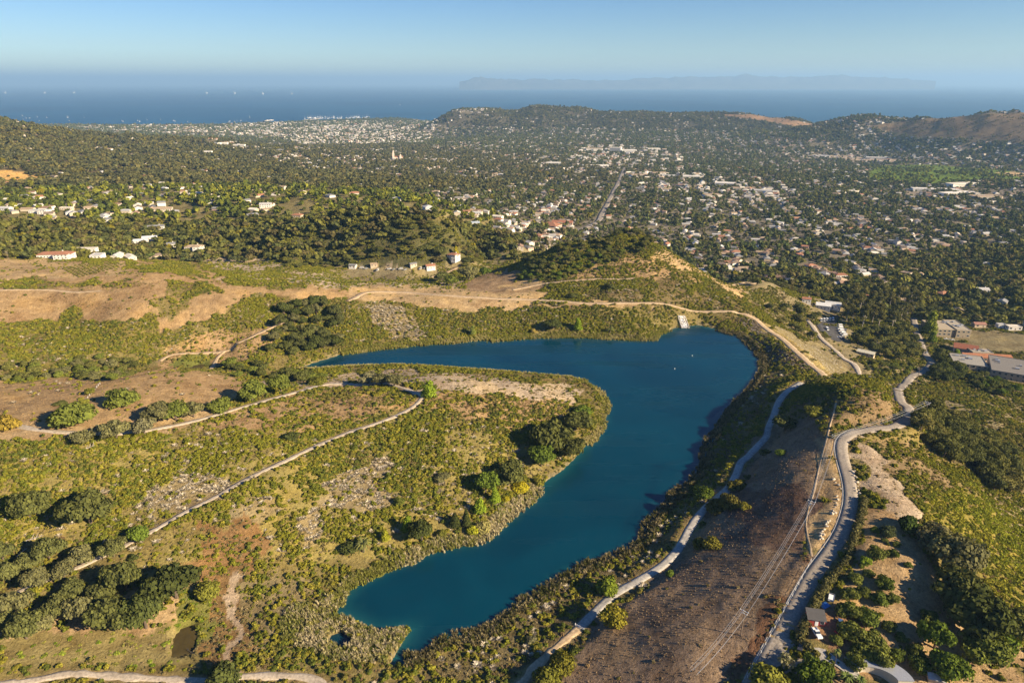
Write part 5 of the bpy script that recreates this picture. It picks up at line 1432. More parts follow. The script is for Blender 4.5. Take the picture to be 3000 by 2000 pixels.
# ------------------------------------------------------------------ vehicles
def car_meshes(kind):
    """side profile swept across the width, roof narrowed"""
    if kind == 'car': Ln, W, H, hood, cab0, cab1 = 4.5, 1.8, 1.45, 0.85, -0.9, 1.55
    elif kind == 'van': Ln, W, H, hood, cab0, cab1 = 5.8, 2.1, 2.5, 1.2, -2.0, 2.8
    else: Ln, W, H, hood, cab0, cab1 = 5.4, 1.95, 1.8, 1.05, -0.9, 0.9
    h2 = Ln / 2; mb = MB()
    prof = [(-h2, 0.35), (h2, 0.35), (h2, hood * 0.85), (h2 - 0.15, hood), (-h2 + 0.15, hood), (-h2, hood * 0.8)]
    n_ = len(prof)
    for y in (-W / 2, W / 2): mb.v += [(x, y, z) for x, z in prof]
    mb.f = [tuple(reversed(range(n_))), tuple(range(n_, 2 * n_))] + [(i, (i + 1) % n_, n_ + (i + 1) % n_, n_ + i) for i in range(n_)]
    body = mb
    roof = MB(); b = 0
    i0, i1 = (0.55, 0.45) if kind != 'van' else (0.5, 0.05)
    bot = [(cab0, hood), (cab1, hood)]
    W2 = W * 0.8 if kind != 'van' else W * 0.94
    roof.v = [(cab0, -W / 2 + .04, hood), (cab1, -W / 2 + .04, hood), (cab1, W / 2 - .04, hood), (cab0, W / 2 - .04, hood), (cab0 + i0, -W2 / 2, H), (cab1 - i1, -W2 / 2, H), (cab1 - i1, W2 / 2, H), (cab0 + i0, W2 / 2, H)]
    roof.f = [(4, 5, 6, 7), (0, 1, 5, 4), (1, 2, 6, 5), (2, 3, 7, 6), (3, 0, 4, 7)]
    glass = roof.mesh('glass', 'glass_dark')
    cap = MB(); cap.box(cab0 + i0 - .03, cab1 - i1 + .03, -W2 / 2 - .03, W2 / 2 + .03, H - 0.02 if kind != 'van' else hood + 0.75, H + 0.05)
    if kind == 'pickup': body.box(-h2 + 0.1 + 3.2, h2 - 0.05, -W / 2 + 0.03, -W / 2 + 0.12, hood, hood + 0.35); body.box(-h2 + 3.3, h2 - 0.05, W / 2 - .12, W / 2 - .03, hood, hood + 0.35)
    wh = []
    wm = MB(); wm.tube([(0, -0.12, 0), (0, 0.12, 0)], [0.34, 0.34], 10); wm = wm.mesh('wheel', 'tyre')
    for sx in (-1, 1):
        for sy in (-1, 1): wh.append((sx * Ln * 0.32, sy * (W / 2 - 0.1), 0.34))
    return body.mesh('body', 'car_paint'), glass, cap.mesh('roof', 'car_paint'), wm, wh
CARM = {k_: car_meshes(k_) for k_ in ('car', 'van', 'pickup')}
def vehicle(kind, p_, deg, tint, label, group, xyz=None):
    g_ = xyz if xyz is not None else G3(p_)
    bd, gl, rf, wm, wh = CARM[kind]
    t = empty({'car': 'parked_car', 'van': 'white_van', 'pickup': 'pickup_truck'}[kind], (g_.x, g_.y, g_.z + 0.33), math.radians(deg))
    setp(t, label, {'car': 'car', 'van': 'van', 'pickup': 'pickup'}[kind], group)
    o = link('body', bd, t); o['tint'] = tint
    o = link('roof', rf, t); o['tint'] = tint
    link('glass', gl, t)
    for q in wh: link('wheel', wm, t, q)
    return t
VW = (0.8, 0.8, 0.78); VS = (0.45, 0.46, 0.48); VD = (0.04, 0.04, 0.05); VR = (0.4, 0.03, 0.03); VB = (0.05, 0.12, 0.3)
for i in range(5): vehicle('van', B(955 + i * 20, 802 - i * 2), 70, VW, 'white van in the row of five on the dark lot below the dam', 'vans in a row on the dark lot')
for i, (bx_, by_) in enumerate(((1080, 838), (1084, 856), (1090, 874), (1100, 890), (1112, 903))): vehicle('van', B(bx_, by_), 5, VW, 'white camper parked in the line at the edge of the dark lot', 'campers along the edge of the dark lot')
vehicle('van', B(995, 862), 85, VW, 'white truck standing alone in the middle of the dark lot', 'vehicles below the dam')
vehicle('car', B(1080, 917), -30, VW, 'white car at the near corner of the dark lot', 'vehicles below the dam')
for i in range(6): vehicle('car', B(2062 + i * 16, 1105 + i * 15), 15, [VW, VS, VD, VW, VR, VS][i], 'car in the diagonal row beside the big grey school building', 'cars parked at the school')
for i in range(3): vehicle('car', B(1812 + i * 22, 928 + i * 3), -10, [VW, VS, VW][i], 'car parked in front of the school hall', 'cars in front of the school hall')
vehicle('car', B(1680, 1022), 75, VS, 'silver car driving down the street beside the school', 'cars on the street')
vehicle('car', B(1655, 800), 10, VD, 'dark car on the street behind the oak grove', 'cars on the street')
for i, (ax, ay, kd) in enumerate(((140, 440, 'van'), (170, 442, 'car'), (250, 455, 'van'), (330, 445, 'pickup'), (360, 448, 'car'), (410, 447, 'van'), (440, 450, 'car'), (545, 445, 'van'), (665, 495, 'car'), (575, 440, 'pickup'))):
    vehicle(kd, A(ax, ay), (i * 37) % 90, VS if kd != 'van' else (0.6, 0.58, 0.54), 'pale %s standing in the nursery yard' % {'van': 'van', 'car': 'silver car', 'pickup': 'pickup truck'}[kd], 'vehicles in the nursery yard')
vehicle('pickup', E(683, 1322), 95, VW, 'white pickup with dark windows parked below the red shed', 'vehicles by the red shed')
vehicle('car', E(805, 1312), 20, VR, 'red car half hidden beside the trees near the red shed', 'vehicles by the red shed')
vehicle('car', E(802, 1270), 60, VB, 'blue car parked beside the trees near the red shed', 'vehicles by the red shed')
vehicle('car', E(600, 1390), 60, VD, 'dark car at the end of the hedge by the junction', 'vehicles by the red shed')
for i in range(14):
    q = street_ln[int((0.06 + 0.9 * i / 14) * (len(street_ln) - 1))]; tt = street_ln[min(len(street_ln) - 1, int((0.06 + 0.9 * i / 14) * (len(street_ln) - 1)) + 1)] - q
    sd = 3 if i % 2 else -3; an = math.atan2(tt[1], tt[0])
    X, Y = q[0] - math.sin(an) * sd, q[1] + math.cos(an) * sd
    vehicle('car', None, math.degrees(an), [VW, VS, VD, VW, VR][i % 5], 'tiny car on the long straight town street', 'cars on the long street', Vector((X, Y, float(gz(X, Y)) + 0.2)))

# ------------------------------------------------------------------ yard below the road
g_ = G3(E(688, 1275)); t = empty('red_shed', g_ + Vector((0, 2.4, 0)), math.radians(-12)); setp(t, 'red shed with two grey sloping roofs beside the hedge', 'shed')
mb = MB(); mb.box(-3.2, 3.2, -2.4, 2.4, -1, 2.6); mb.obj('wall', 'red_paint', t)
for k_, (y0, y1, zz) in enumerate(((-2.8, 0.1, 2.62), (0.2, 2.9, 3.05))):
    mb = MB(); mb.v = [(-3.5, y0, zz), (3.5, y0, zz), (3.5, y1, zz + 0.5), (-3.5, y1, zz + 0.5), (-3.5, y0, zz + .15), (3.5, y0, zz + .15), (3.5, y1, zz + .65), (-3.5, y1, zz + .65)]
    mb.f = [(0, 3, 2, 1), (4, 5, 6, 7), (0, 1, 5, 4), (1, 2, 6, 5), (2, 3, 7, 6), (3, 0, 4, 7)]; mb.obj('roof', 'slate_roof', t)
mb = MB(); mb.box(-0.6, 0.6, -2.47, -2.41, 0, 2.1); mb.obj('door', 'white_paint', t)
link('window', WIN, t, (2.0, -2.42, 0.9))
g_ = G3(E(757, 1140)); t = empty('utility_trailer', g_, math.radians(60)); setp(t, 'small grey trailer with open bed above the red shed', 'trailer')
mb = MB(); mb.box(-2.2, 2.2, -1.1, 1.1, 0.55, 0.75); mb.box(-2.2, 2.2, -1.1, -1.0, 0.75, 1.3); mb.box(-2.2, 2.2, 1.0, 1.1, 0.75, 1.3); mb.box(2.1, 2.2, -0.99, 0.99, 0.75, 1.3); mb.obj('bed', 'metal_grey', t)
mb = MB(); mb.box(-3.4, -2.2, -0.08, 0.08, 0.55, 0.68); mb.obj('drawbar', 'dark_metal', t)
for sy in (-1.2, 1.2): link('wheel', CARM['car'][3], t, (0.2, sy, 0.34))
mb = MB(); mb.box(-1.7, 1.6, -0.95, 0.95, 0.75, 1.15); mb.obj('load', 'white_paint', t)
g_ = G3(E(725, 1172)); bm = bmesh.new(); bmesh.ops.create_grid(bm, x_segments=8, y_segments=6, size=2.0)
for v in bm.verts: v.co.z = 1.1 * max(0, 1 - (abs(v.co.x) / 2.0) ** 3) * max(0.05, 1 - (abs(v.co.y) / 2.0) ** 3) + random.uniform(0, .15); v.co.y *= 0.7
me = bpy.data.meshes.new('tarp'); bm.to_mesh(me); bm.free(); me.materials.append(MATS['blue_tarp']); o = link('tarp_heap', me, None, g_, (0, 0, 0.5)); setp(o, 'blue tarp spread over a low heap beside the trailer', 'tarp')
# building with a curved grey roof at the bottom of the frame
g_ = G3(E(985, 1560)); t = empty('curved_building', g_, math.radians(-22)); setp(t, 'building with a curved grey standing seam roof among the garden trees', 'building')
pts = [(12 * math.cos(a), 9 * math.sin(a)) for a in np.linspace(math.radians(10), math.radians(150), 14)]; inn = [(q[0] * 0.55, q[1] * 0.45 - 1.0) for q in reversed(pts)]
mb = MB(); mb.prism([(q[0] * 0.96, q[1] * 0.96) for q in pts] + [(q[0] * 1.02, q[1] * 1.02) for q in inn], -2, 3.0); o = mb.obj('wall', 'wall_paint', t); o['tint'] = CREAM
mb = MB(); mb.prism(pts + inn, 3.02, 3.4); o = mb.obj('roof', 'metal_grey', t)
g_ = G3(E(1285, 1555)); t = empty('garden_shed', g_, -0.3); setp(t, 'small pale roofed shed at the bottom edge among garden trees', 'shed')
o = wall_mb('gable', 5, 4, 2.4).obj('wall', 'wall_paint', t); o['tint'] = TANW
o = roof_mb('gable', 5, 4, 2.4).obj('roof', 'roof_cover', t); o['tint'] = RLIGHT
# ------------------------------------------------------------------ trees standing on their own
def conifer_lobes():
    return [(0, 0, 0.35 + i * 0.36, 0.95 * (1 - i / 7.5), 0.3) for i in range(7)]
def euc_lobes(s):
    rg = random.Random(s); out = []
    for i in range(8):
        a = rg.random() * 6.28; r = 0.25 + 0.45 * rg.random()
        out.append((math.cos(a) * r, math.sin(a) * r, 1.3 + 1.9 * rg.random(), 0.3 + 0.2 * rg.random(), 0.32 + 0.15 * rg.random()))
    return out + [(0, 0, 2.9, 0.4, 0.45)]
KIT = {}
for s in range(4):
    KIT['oak', s] = (crown_mesh('crown', lobes_round(11, 1.0, 1.3, 0.26, 100 + s, 0.78), 2300, 0.125, s, core_scale=0.66), trunk_mesh('trunk', 0.75, 0.09, 4, 0.45, s))
    KIT['bush', s] = (crown_mesh('crown', lobes_round(7, 1.0, 1.2, -0.12, 120 + s, 0.6), 1600, 0.125, s, core_scale=0.68), trunk_mesh('trunk', 0.4, 0.06, 4, 0.4, s))
    KIT['upright', s] = (crown_mesh('crown', [(0.1 * math.sin(i * 2), 0.1 * math.cos(i * 2.3), 0.45 + 0.42 * i, 0.85 - 0.11 * i, 0.5) for i in range(5)] + lobes_round(4, 0.9, 1.0, 0.2, 140 + s), 1500, 0.13, s), trunk_mesh('trunk', 1.3, 0.07, 3, 0.4, s))
    KIT['eucalyptus', s] = (crown_mesh('crown', euc_lobes(s), 1500, 0.11, s, flat=0.6, core_scale=0.55), trunk_mesh('trunk', 2.7, 0.075, 6, 0.55, s, 'pale_bark'))
    KIT['bare', s] = (crown_mesh('crown', lobes_round(5, 0.95, 1.0, 0.4, 160 + s), 190, 0.16, s, core=False), trunk_mesh('trunk', 1.1, 0.08, 8, 0.7, s, 'pale_bark', 0.2))
KIT['conifer', 0] = (crown_mesh('crown', conifer_lobes(), 1200, 0.16, 3, core_scale=0.6), trunk_mesh('trunk', 2.4, 0.07, 0, 0.1, 1))
def palm_crown(nf, s, r=1.0, h=1.9):
    rg = random.Random(s); v = []; f = []
    for i in range(nf):
        a = 6.283 * i / nf + rg.uniform(-.1, .1); up = rg.uniform(-0.15, 0.9); w = 0.13
        prev = None
        for k in range(5):
            q = k / 4; rr = r * q * (1 - 0.12 * up); zz = h + math.sin(q * 2.2) * 0.42 * (up + 0.35) - q * q * 0.5 * (1.1 - up)
            t = Vector((-math.sin(a), math.cos(a), 0)) * w * (1.0 - abs(q - 0.45) * 1.3)
            c = Vector((math.cos(a) * rr, math.sin(a) * rr, zz)); b = len(v)
            v += [tuple(c - t - Vector((0, 0, .05))), tuple(c), tuple(c + t - Vector((0, 0, .05)))]
            if prev is not None: f += [(prev, prev + 1, b + 1, b), (prev + 1, prev + 2, b + 2, b + 1)]
            prev = b
    return mesh_from('crown', v, f, 'leaf')
mb = MB(); mb.tube([(0, 0, -.4), (0.02, 0, 1.0), (0, 0, 1.9)], [0.09, 0.065, 0.07], 8); PTR = mb.mesh('trunk', 'bark')
KIT['palm', 0] = (palm_crown(26, 1, 1.0, 0.95), MB().tube([(0, 0, -.4), (0, 0, 0.95)], [0.16, 0.14], 8).mesh('trunk', 'bark'))
KIT['tall_palm', 0] = (palm_crown(20, 2, 0.8, 4.2), MB().tube([(0, 0, -.4), (0.06, 0, 2.2), (0, 0, 4.2)], [0.09, 0.06, 0.06], 8).mesh('trunk', 'bark'))
for s in range(3): KIT['small', s] = (SH['town'][s], None)
NAME = {'oak': 'oak_tree', 'bush': 'large_bush', 'upright': 'green_tree', 'eucalyptus': 'eucalyptus_tree', 'bare': 'sparse_tree', 'conifer': 'conifer', 'palm': 'palm_tree', 'tall_palm': 'tall_palm'}
CATG = {'oak': 'tree', 'bush': 'bush', 'upright': 'tree', 'eucalyptus': 'tree', 'bare': 'tree', 'conifer': 'tree', 'palm': 'palm', 'tall_palm': 'palm'}
tree_n = 0
def plant(kind, x, y, R, tint, label, group=None, hm=1.0, z=None):
    global tree_n
    tree_n += 1
    s = tree_n % 4
    if kind in ('oak', 'bush'): hm *= 1.28
    cr, tr = KIT[kind, s if (kind, s) in KIT else 0]
    z = float(gz(x, y)) if z is None else z
    t = empty(NAME[kind], (x, y, z - 0.1), random.uniform(0, 6.28), (R, R, R * hm))
    setp(t, label, CATG[kind], group)
    j = random.uniform(0.85, 1.15)
    c = link('crown', cr, t); c['tint'] = tuple(q * j * 1.5 for q in tint)
    link('trunk', tr, t)
    return t
def T(kind, p_, wpx_crop, scale, tint, label, group=None, hm=1.0):
    g_ = G(p_); dist = math.sqrt(g_[0] ** 2 + g_[1] ** 2 + (CAM_Z - float(gz(*g_))) ** 2)
    R = wpx_crop / scale / F * dist / 2
    # the pixel is the foot of the crown seen from the front
    return plant(kind, g_[0] * (1 + 0.25 * R / dist), g_[1] * (1 + 0.25 * R / dist), R, tint, label, group, hm)
OAK = (0.075, 0.08, 0.026); OAKD = (0.055, 0.064, 0.02); OAKG = (0.115, 0.11, 0.05); PEP = (0.1, 0.115, 0.025); PEPY = (0.13, 0.13, 0.025); BRT = (0.15, 0.2, 0.02); YEL = (0.3, 0.26, 0.02); GRN = (0.08, 0.11, 0.018); GRY = (0.15, 0.14, 0.08)
q_ = 1.742
for a in [
 # crop C: left
 ('bush', C(370,255), 185, PEP, 'big round pepper bush by the track on the tan hill', 0.75),
 ('bush', C(625,155), 140, PEP, 'round green bush alone high on the tan hill', 0.8),
 ('bush', C(462,95), 46, PEPY, 'small bush touching the upper end of the fence line', 0.9),
 ('bush', C(432,150), 48, PEPY, 'small bush at the middle of the fence line', 0.8),
 ('bush', C(310,148), 55, OAK, 'low dark bush left of the fence line', 0.4),
 ('bush', C(40,275), 100, (0.17,0.125,0.025), 'orange and yellow shrub at the start of the gravel track', 0.9),
 ('bush', C(422,350), 95, OAKG, 'grey green bush just below the gravel track', 0.8),
 ('bare', C(500,310), 62, GRY, 'nearly leafless pale tree beside the gravel track', 1.2),
 ('oak', C(600,330), 100, OAKG, 'rounded grey green oak below the bend of the gravel track', 0.9),
 ('oak', C(740,305), 90, GRY, 'grey oak overhanging the gravel track', 0.9),
 ('oak', C(800,245), 115, OAKG, 'first of the grey green oaks above the gravel track', 0.8),
 ('oak', C(900,235), 120, PEP, 'greener middle oak of the row above the gravel track', 0.75),
 ('oak', C(990,215), 85, OAKG, 'last oak of the row above the gravel track', 0.9),
 ('bush', C(1125,180), 125, PEP, 'pale green bush beside the bare bank above the track', 0.65),
 ('oak', C(1290,135), 115, PEP, 'green oak above the track with a taller neighbour', 0.9),
 ('oak', C(1435,90), 95, PEP, 'tall green oak above the track near the peninsula neck', 1.0),
 ('bush', C(1625,45), 90, PEPY, 'yellow green bush between track and tan slope on the peninsula', 0.6),
 ('bush', C(1490,325), 75, OAKD, 'dark round bush alone in the olive scrub above the grey track', 0.7),
 ('oak', C(160,740), 135, OAK, 'dark oak standing in the scrub at the far left', 0.85),
 ('oak', C(470,770), 170, OAK, 'dark oak above the hidden part of the track', 0.9),
 ('bush', C(712,835), 90, GRN, 'green bush where the track disappears', 1.0),
 ('bush', C(680,940), 45, OAKD, 'small dark ball of a bush on bare soil below the track', 0.8),
 ('oak', C(905,1150), 200, OAKD, 'large dark oak with grey edge apart from the grove', 0.85),
 ('oak', C(750,1300), 150, OAKD, 'dark conical oak next to the sediment pond', 1.1),
 ('bush', C(1065,1130), 110, PEPY, 'yellow green bush leaning against the large dark oak', 0.9),
 ('oak', C(600,1300), 165, OAK, 'broad oak at the front of the near grove', 0.85),
 ('oak', C(650,1100), 140, OAK, 'dark oak at the back of the near grove', 0.95),
 ('bush', C(1145,1585), 160, OAKD, 'dark green bush cut by the bottom edge beside the concrete road', 0.8),
 # crop D: peninsula and near shores
 ('upright', D(448,112), 92, BRT, 'bright green tree in the loop where the two tracks meet', 0.75),
 ('oak', D(137,45), 72, GRY, 'first of three grey olive trees beside the track loop', 0.9),
 ('oak', D(205,48), 78, OAKG, 'middle of three grey olive trees beside the track loop', 0.8),
 ('oak', D(270,55), 80, OAKG, 'third of three grey olive trees beside the track loop', 0.8),
 ('oak', D(1065,395), 175, OAK, 'largest of the dark oaks above the bare shore of the peninsula', 0.9),
 ('oak', D(1165,420), 115, OAK, 'dark oak nearest the bare shore of the peninsula', 0.9),
 ('oak', D(1020,470), 115, GRN, 'green oak below the largest oak of the peninsula', 1.0),
 ('oak', D(1195,285), 130, OAK, 'spreading oak behind the reeds at the peninsula tip', 0.75),
 ('bush', D(1225,205), 100, GRN, 'green bush close to the peninsula tip', 0.8),
 ('bush', D(1275,270), 55, PEPY, 'pale yellow bush against the reeds of the peninsula tip', 1.0),
 ('oak', D(850,560), 150, OAK, 'dark oak behind the yellow shore bushes', 0.8),
 ('bush', D(515,535), 85, OAKG, 'grey green bush alone on the peninsula slope', 0.6),
 ('bush', D(915,590), 90, YEL, 'bright yellow bush right at the reed edge', 0.65),
 ('bush', D(1000,565), 70, (0.17,0.16,0.03), 'olive yellow bush on the point beside the yellow one', 0.8),
 ('upright', D(785,650), 64, BRT, 'bright green tree between the dark oak and the reeds', 1.0),
 ('oak', D(735,600), 110, GRN, 'olive tree rising behind the bright shore trees', 1.0),
 ('bush', D(838,640), 40, YEL, 'small yellow bush against the bright green tree', 0.9),
 ('upright', D(705,705), 80, BRT, 'leaning lime green tree near the dark conifers', 0.8),
 ('conifer', D(580,770), 62, OAKD, 'shorter dark conifer on the near arm', 0.9),
 ('conifer', D(638,770), 50, OAKD, 'taller slim dark conifer on the near arm', 1.5),
 ('bush', D(668,810), 60, (0.22,0.22,0.02), 'yellow lime bush at the foot of the conifers', 1.1),
 ('bush', D(725,800), 80, (0.28,0.25,0.1), 'pale blossoming bush at the reed edge', 1.0),
 ('upright', D(340,800), 72, BRT, 'tall bright green tree alone behind the reeds', 0.95),
 ('oak', D(412,855), 100, OAKD, 'dark tree beside the tall bright green one', 1.2),
 ('upright', D(225,845), 60, (0.2,0.2,0.02), 'yellow green tree next to the shore palm', 0.75),
 ('palm', D(113,905), 92, (0.12,0.125,0.045), 'stout palm with feathery fronds on the near shore', 1.1),
 ('bush', D(515,820), 45, PEPY, 'small round bush behind the reed bed', 1.0),
 ('bush', D(295,660), 55, PEP, 'bush in the scrub above the tall bright tree', 1.0),
 ('bush', D(40,900), 90, OAKD, 'dark bush beside the shore palm', 0.7),
 ('bush', D(1355,1105), 115, (0.12,0.15,0.02), 'round bright green bush beside the concrete lake road', 0.85),
 ('bush', D(1382,1268), 132, (0.16,0.14,0.02), 'round yellow green bush on the dark hill by the lake road', 0.85),
 ('bush', D(1675,1022), 48, GRN, 'small round bush on the dark hill by the bend of the lake road', 0.9),
 ('bush', D(1130,1500), 125, (0.13,0.12,0.02), 'upper of two yellow green bushes at the bottom of the dirt track', 1.0),
 ('bush', D(1050,1580), 150, (0.11,0.11,0.02), 'lower of two yellow green bushes at the bottom of the dirt track', 0.8),
 ('bush', D(970,1365), 55, GRY, 'small pale grey bush on the near right bank', 0.8),
 # crop E: hill, road and orchard
 ('bush', E(277,585), 92, (0.1,0.09,0.02), 'round olive bush above the pair on the dark hill', 0.8),
 ('bush', E(175,695), 115, (0.075,0.07,0.02), 'left half of the merged dark bushes on the hill', 0.75),
 ('bush', E(240,675), 110, (0.09,0.08,0.02), 'middle of the merged dark bushes on the hill', 0.85),
 ('bush', E(312,685), 62, (0.12,0.11,0.02), 'right end of the merged dark bushes on the hill', 0.8),
 ('bush', E(82,880), 76, (0.1,0.095,0.02), 'left one of two touching bushes lowest on the dark hill', 1.0),
 ('bush', E(150,880), 90, (0.11,0.1,0.02), 'right one of two touching bushes lowest on the dark hill', 0.9),
 ('bush', E(105,620), 90, GRN, 'green bush on the lake side of the concrete road', 0.9),
 ('bush', E(335,528), 46, OAK, 'small dark bush above the round olive bush', 0.5),
 ('bush', E(425,402), 62, OAK, 'left small bush on the brow of the dark hill', 0.6),
 ('bush', E(500,402), 56, GRN, 'right small bush on the brow of the dark hill', 0.5),
 ('oak', E(517,285), 92, OAK, 'rounded dark oak below the knoll', 0.85),
 ('bush', E(670,205), 100, PEPY, 'light green bush on the lake flank of the knoll', 0.55),
 ('bush', E(1148,800), 100, (0.04,0.06,0.015), 'dark green round tree at the head of the orchard', 1.1),
 ('bush', E(978,800), 42, GRN, 'small bright fruit tree at the top of the orchard', 1.0),
 ('bush', E(1042,815), 72, (0.05,0.06,0.03), 'blue green fruit tree at the top of the orchard', 0.9),
 ('bush', E(930,965), 52, (0.12,0.16,0.02), 'bright lime fruit tree beside the hedge', 1.0),
 ('oak', E(1385,1040), 180, (0.1,0.095,0.045), 'large grey green oak along the canyon edge', 1.1),
 ('oak', E(1300,910), 150, (0.1,0.09,0.045), 'grey brown oak above the large canyon edge oak', 0.8),
 ('oak', E(1390,1200), 180, OAK, 'dark oak casting a long shadow over the orchard track', 0.9),
 ('oak', E(1450,1310), 220, OAKD, 'largest dark oak at the lower canyon edge', 0.85),
 ('oak', E(1690,1350), 150, OAK, 'dark oak touching the right edge of the frame', 0.8),
 ('bush', E(1620,1400), 120, GRN, 'round mid green tree near the lower right corner', 1.0),
 ('oak', E(1520,1460), 150, PEP, 'light green spreading tree in the lower right corner', 0.8),
 ('oak', E(1280,1400), 120, GRN, 'green tree in the middle of the lower orchard', 1.1),
 ('oak', E(1335,1550), 130, GRN, 'green tree at the bottom edge beside the garden shed', 0.9),
 ('bush', E(430,1590), 170, PEPY, 'yellow green tree cut by the bottom edge beside the road', 0.8),
 ('bare', E(515,1510), 95, GRY, 'thin grey tree on the island of the junction', 1.3),
 ('bush', E(665,1560), 150, GRN, 'dark green garden tree below the driveway', 0.9),
 ('tall_palm', E(768,1500), 46, (0.14,0.16,0.05), 'slender palm beside the driveway', 1.0),
 ('palm', E(830,1560), 70, (0.1,0.13,0.04), 'low palm below the driveway', 0.8),
 ('palm', E(900,1575), 60, (0.1,0.13,0.04), 'low palm against the curved roof building', 0.8),
]:
    T(a[0], a[1], a[2], q_, a[3], a[4], None, a[5])
ORCH = [(990,935,100),(1070,925,58),(880,1055,72),(950,1025,60),(1022,1090,92),(850,1140,92),(922,1125,70),(1000,1160,90),(1070,1155,62),(840,1230,115),(940,1260,110),(855,1335,130),(960,1375,115),(1110,1352,62),(782,1365,62),(1180,1430,90),(1200,1505,100),(1000,1485,125),(910,1430,110),(1090,1440,80),(1250,1260,80),(1050,1300,70),(1150,975,40),(1090,870,40),(1030,850,35),(910,980,35),(1000,1400,90),(880,1490,100)]
for i, (ex, ey, w) in enumerate(ORCH):
    T('bush', E(ex, ey), w * 0.88, q_, [(0.09,0.1,0.025),(0.075,0.095,0.02),(0.11,0.12,0.03)][i % 3], '%s %s fruit tree of the orchard below the hedge' % ('small' if w < 65 else ('medium' if w < 95 else 'large'), ['olive green', 'deep green', 'light green'][i % 3]), 'orchard trees below the hedge', random.uniform(0.8, 1.05))
GROVE = [(430,1260,190),(310,1240,170),(140,1350,200),(90,1220,170),(60,1060,150),(260,950,180),(420,970,160),(585,930,150),(370,1140,160),(200,1090,150),(30,1300,150),(520,1180,170),(230,1300,170),(150,1000,150),(20,950,140),(330,1040,150)]
for i, (cx, cy, w) in enumerate(GROVE):
    T('oak', C(cx, cy), w * 0.58, q_, [OAKG, (0.095,0.098,0.035), (0.08,0.085,0.03)][i % 3], 'grey green oak inside the dense grove near the sediment pond', 'oaks of the near grove', random.uniform(0.85, 1.1))
# shore tree and palms on the far bank
for a in [('upright', A(1630,870), 70, BRT, 'tall light green tree on the far bank of the lake', 1.0), ('palm', A(1850,885), 60, (0.12,0.13,0.04), 'palm at the waterside on the far bank', 1.0), ('palm', A(820,935), 40, (0.17,0.14,0.03), 'small yellowing palm in the far reeds', 0.8),
          ('bush', A(1325,885), 55, (0.26,0.2,0.06), 'straw coloured bush above the far reeds', 0.8), ('upright', A(905,900), 55, (0.14,0.16,0.04), 'light green sapling behind the far reeds', 1.0), ('oak', A(1460,860), 110, OAKD, 'dark oak left of the tall light green tree on the far bank', 0.6),
          ('bush', A(1590,640), 80, OAK, 'dark bush mass on the lower flank of the knoll', 0.5), ('bush', A(1850,585), 95, OAK, 'dark bush on the middle flank of the knoll', 0.6), ('tall_palm', A(338,445), 20, (0.1,0.11,0.05), 'left one of two tall palms in the nursery yard', 1.1), ('tall_palm', A(386,440), 20, (0.1,0.11,0.05), 'right one of two tall palms in the nursery yard', 1.1),
          ('oak', A(880,520), 115, OAKG, 'grey oak at the foot of the dry slope beside the driveway', 0.85), ('oak', A(760,555), 80, PEP, 'green oak at the bend of the driveway', 0.9), ('oak', A(690,530), 80, OAK, 'dark oak left of the driveway bend', 0.9), ('oak', A(990,490), 70, GRN, 'green oak at the lip of the shaded gully', 0.9), ('oak', A(680,370), 95, OAK, 'round dark oak above the canyon house', 0.8), ('upright', A(790,360), 50, YEL, 'yellow tree above the canyon house', 1.1),
          ('oak', B(510,560), 60, OAK, 'oak at the edge of the small dry field', 0.9), ('oak', B(390,525), 55, OAKG, 'grey bush at the top of the small dry field', 0.7), ('upright', B(1695,895), 95, (0.12,0.14,0.02), 'tall yellow green tree beside the street', 1.2), ('upright', B(1715,950), 60, (0.11,0.15,0.02), 'bright green tree at the school drive', 0.9), ('upright', B(1880,1065), 55, BRT, 'lime green tree beside the tiled school building', 0.9)]:
    T(a[0], a[1], a[2], 2.352, a[3], a[4], None, a[5])
# woods made of trees one can tell apart
def wood(poly, spacing, kind, R0_, R1_, tints, label, group, most, hm=(0.8, 1.05), shift=0):
    w = [G(p_) for p_ in poly]
    rm = 1.22 * min(math.hypot(*q) for q in w)
    w = [(q[0] * min(1, rm / math.hypot(*q)), q[1] * min(1, rm / math.hypot(*q))) for q in w]
    xs = [q[0] for q in w]; ys = [q[1] for q in w]
    got = []; tries = 0
    rg = random.Random(len(label) + shift)
    while len(got) < most and tries < 9000:
        tries += 1
        x_, y_ = rg.uniform(min(xs), max(xs)), rg.uniform(min(ys), max(ys))
        if not inpoly(w, np.array([x_]), np.array([y_]))[0]: continue
        if any((x_ - g0) ** 2 + (y_ - g1) ** 2 < spacing ** 2 for g0, g1 in got): continue
        if road_gap(np.array([x_]), np.array([y_]))[0] < 2.5 or not keep_clear(np.array([x_]), np.array([y_]))[0] or inpoly(lake_poly, np.array([x_]), np.array([y_]))[0]: continue
        got.append((x_, y_))
        R_ = rg.uniform(R0_, R1_); ti = rg.choice(tints); f_ = (R_ - R0_) / (R1_ - R0_)
        shade = 'dark green' if ti[1] < 0.075 else ('olive green' if ti[1] < 0.1 else 'light green')
        lb_ = '%s %s %s' % ('small' if f_ < 0.33 else ('middling' if f_ < 0.67 else 'large'), shade, re.sub(r'^(dark|green|rounded|tall|small dark|round citrus green) ', '', label))
        plant(kind, x_, y_, R_, ti, lb_, group, rg.uniform(*hm))
    return len(got)
OT = [(0.08, 0.082, 0.028), (0.1, 0.098, 0.03), (0.065, 0.07, 0.026), (0.12, 0.11, 0.04)]
wood(many(E, (1290,170),(1742,80),(1742,560),(1600,640),(1480,480),(1330,420),(1200,260)), 5.6, 'oak', 3.4, 6.4, OT, 'dark oak in the dense canyon wood right of the road', 'oaks of the canyon wood', 70)
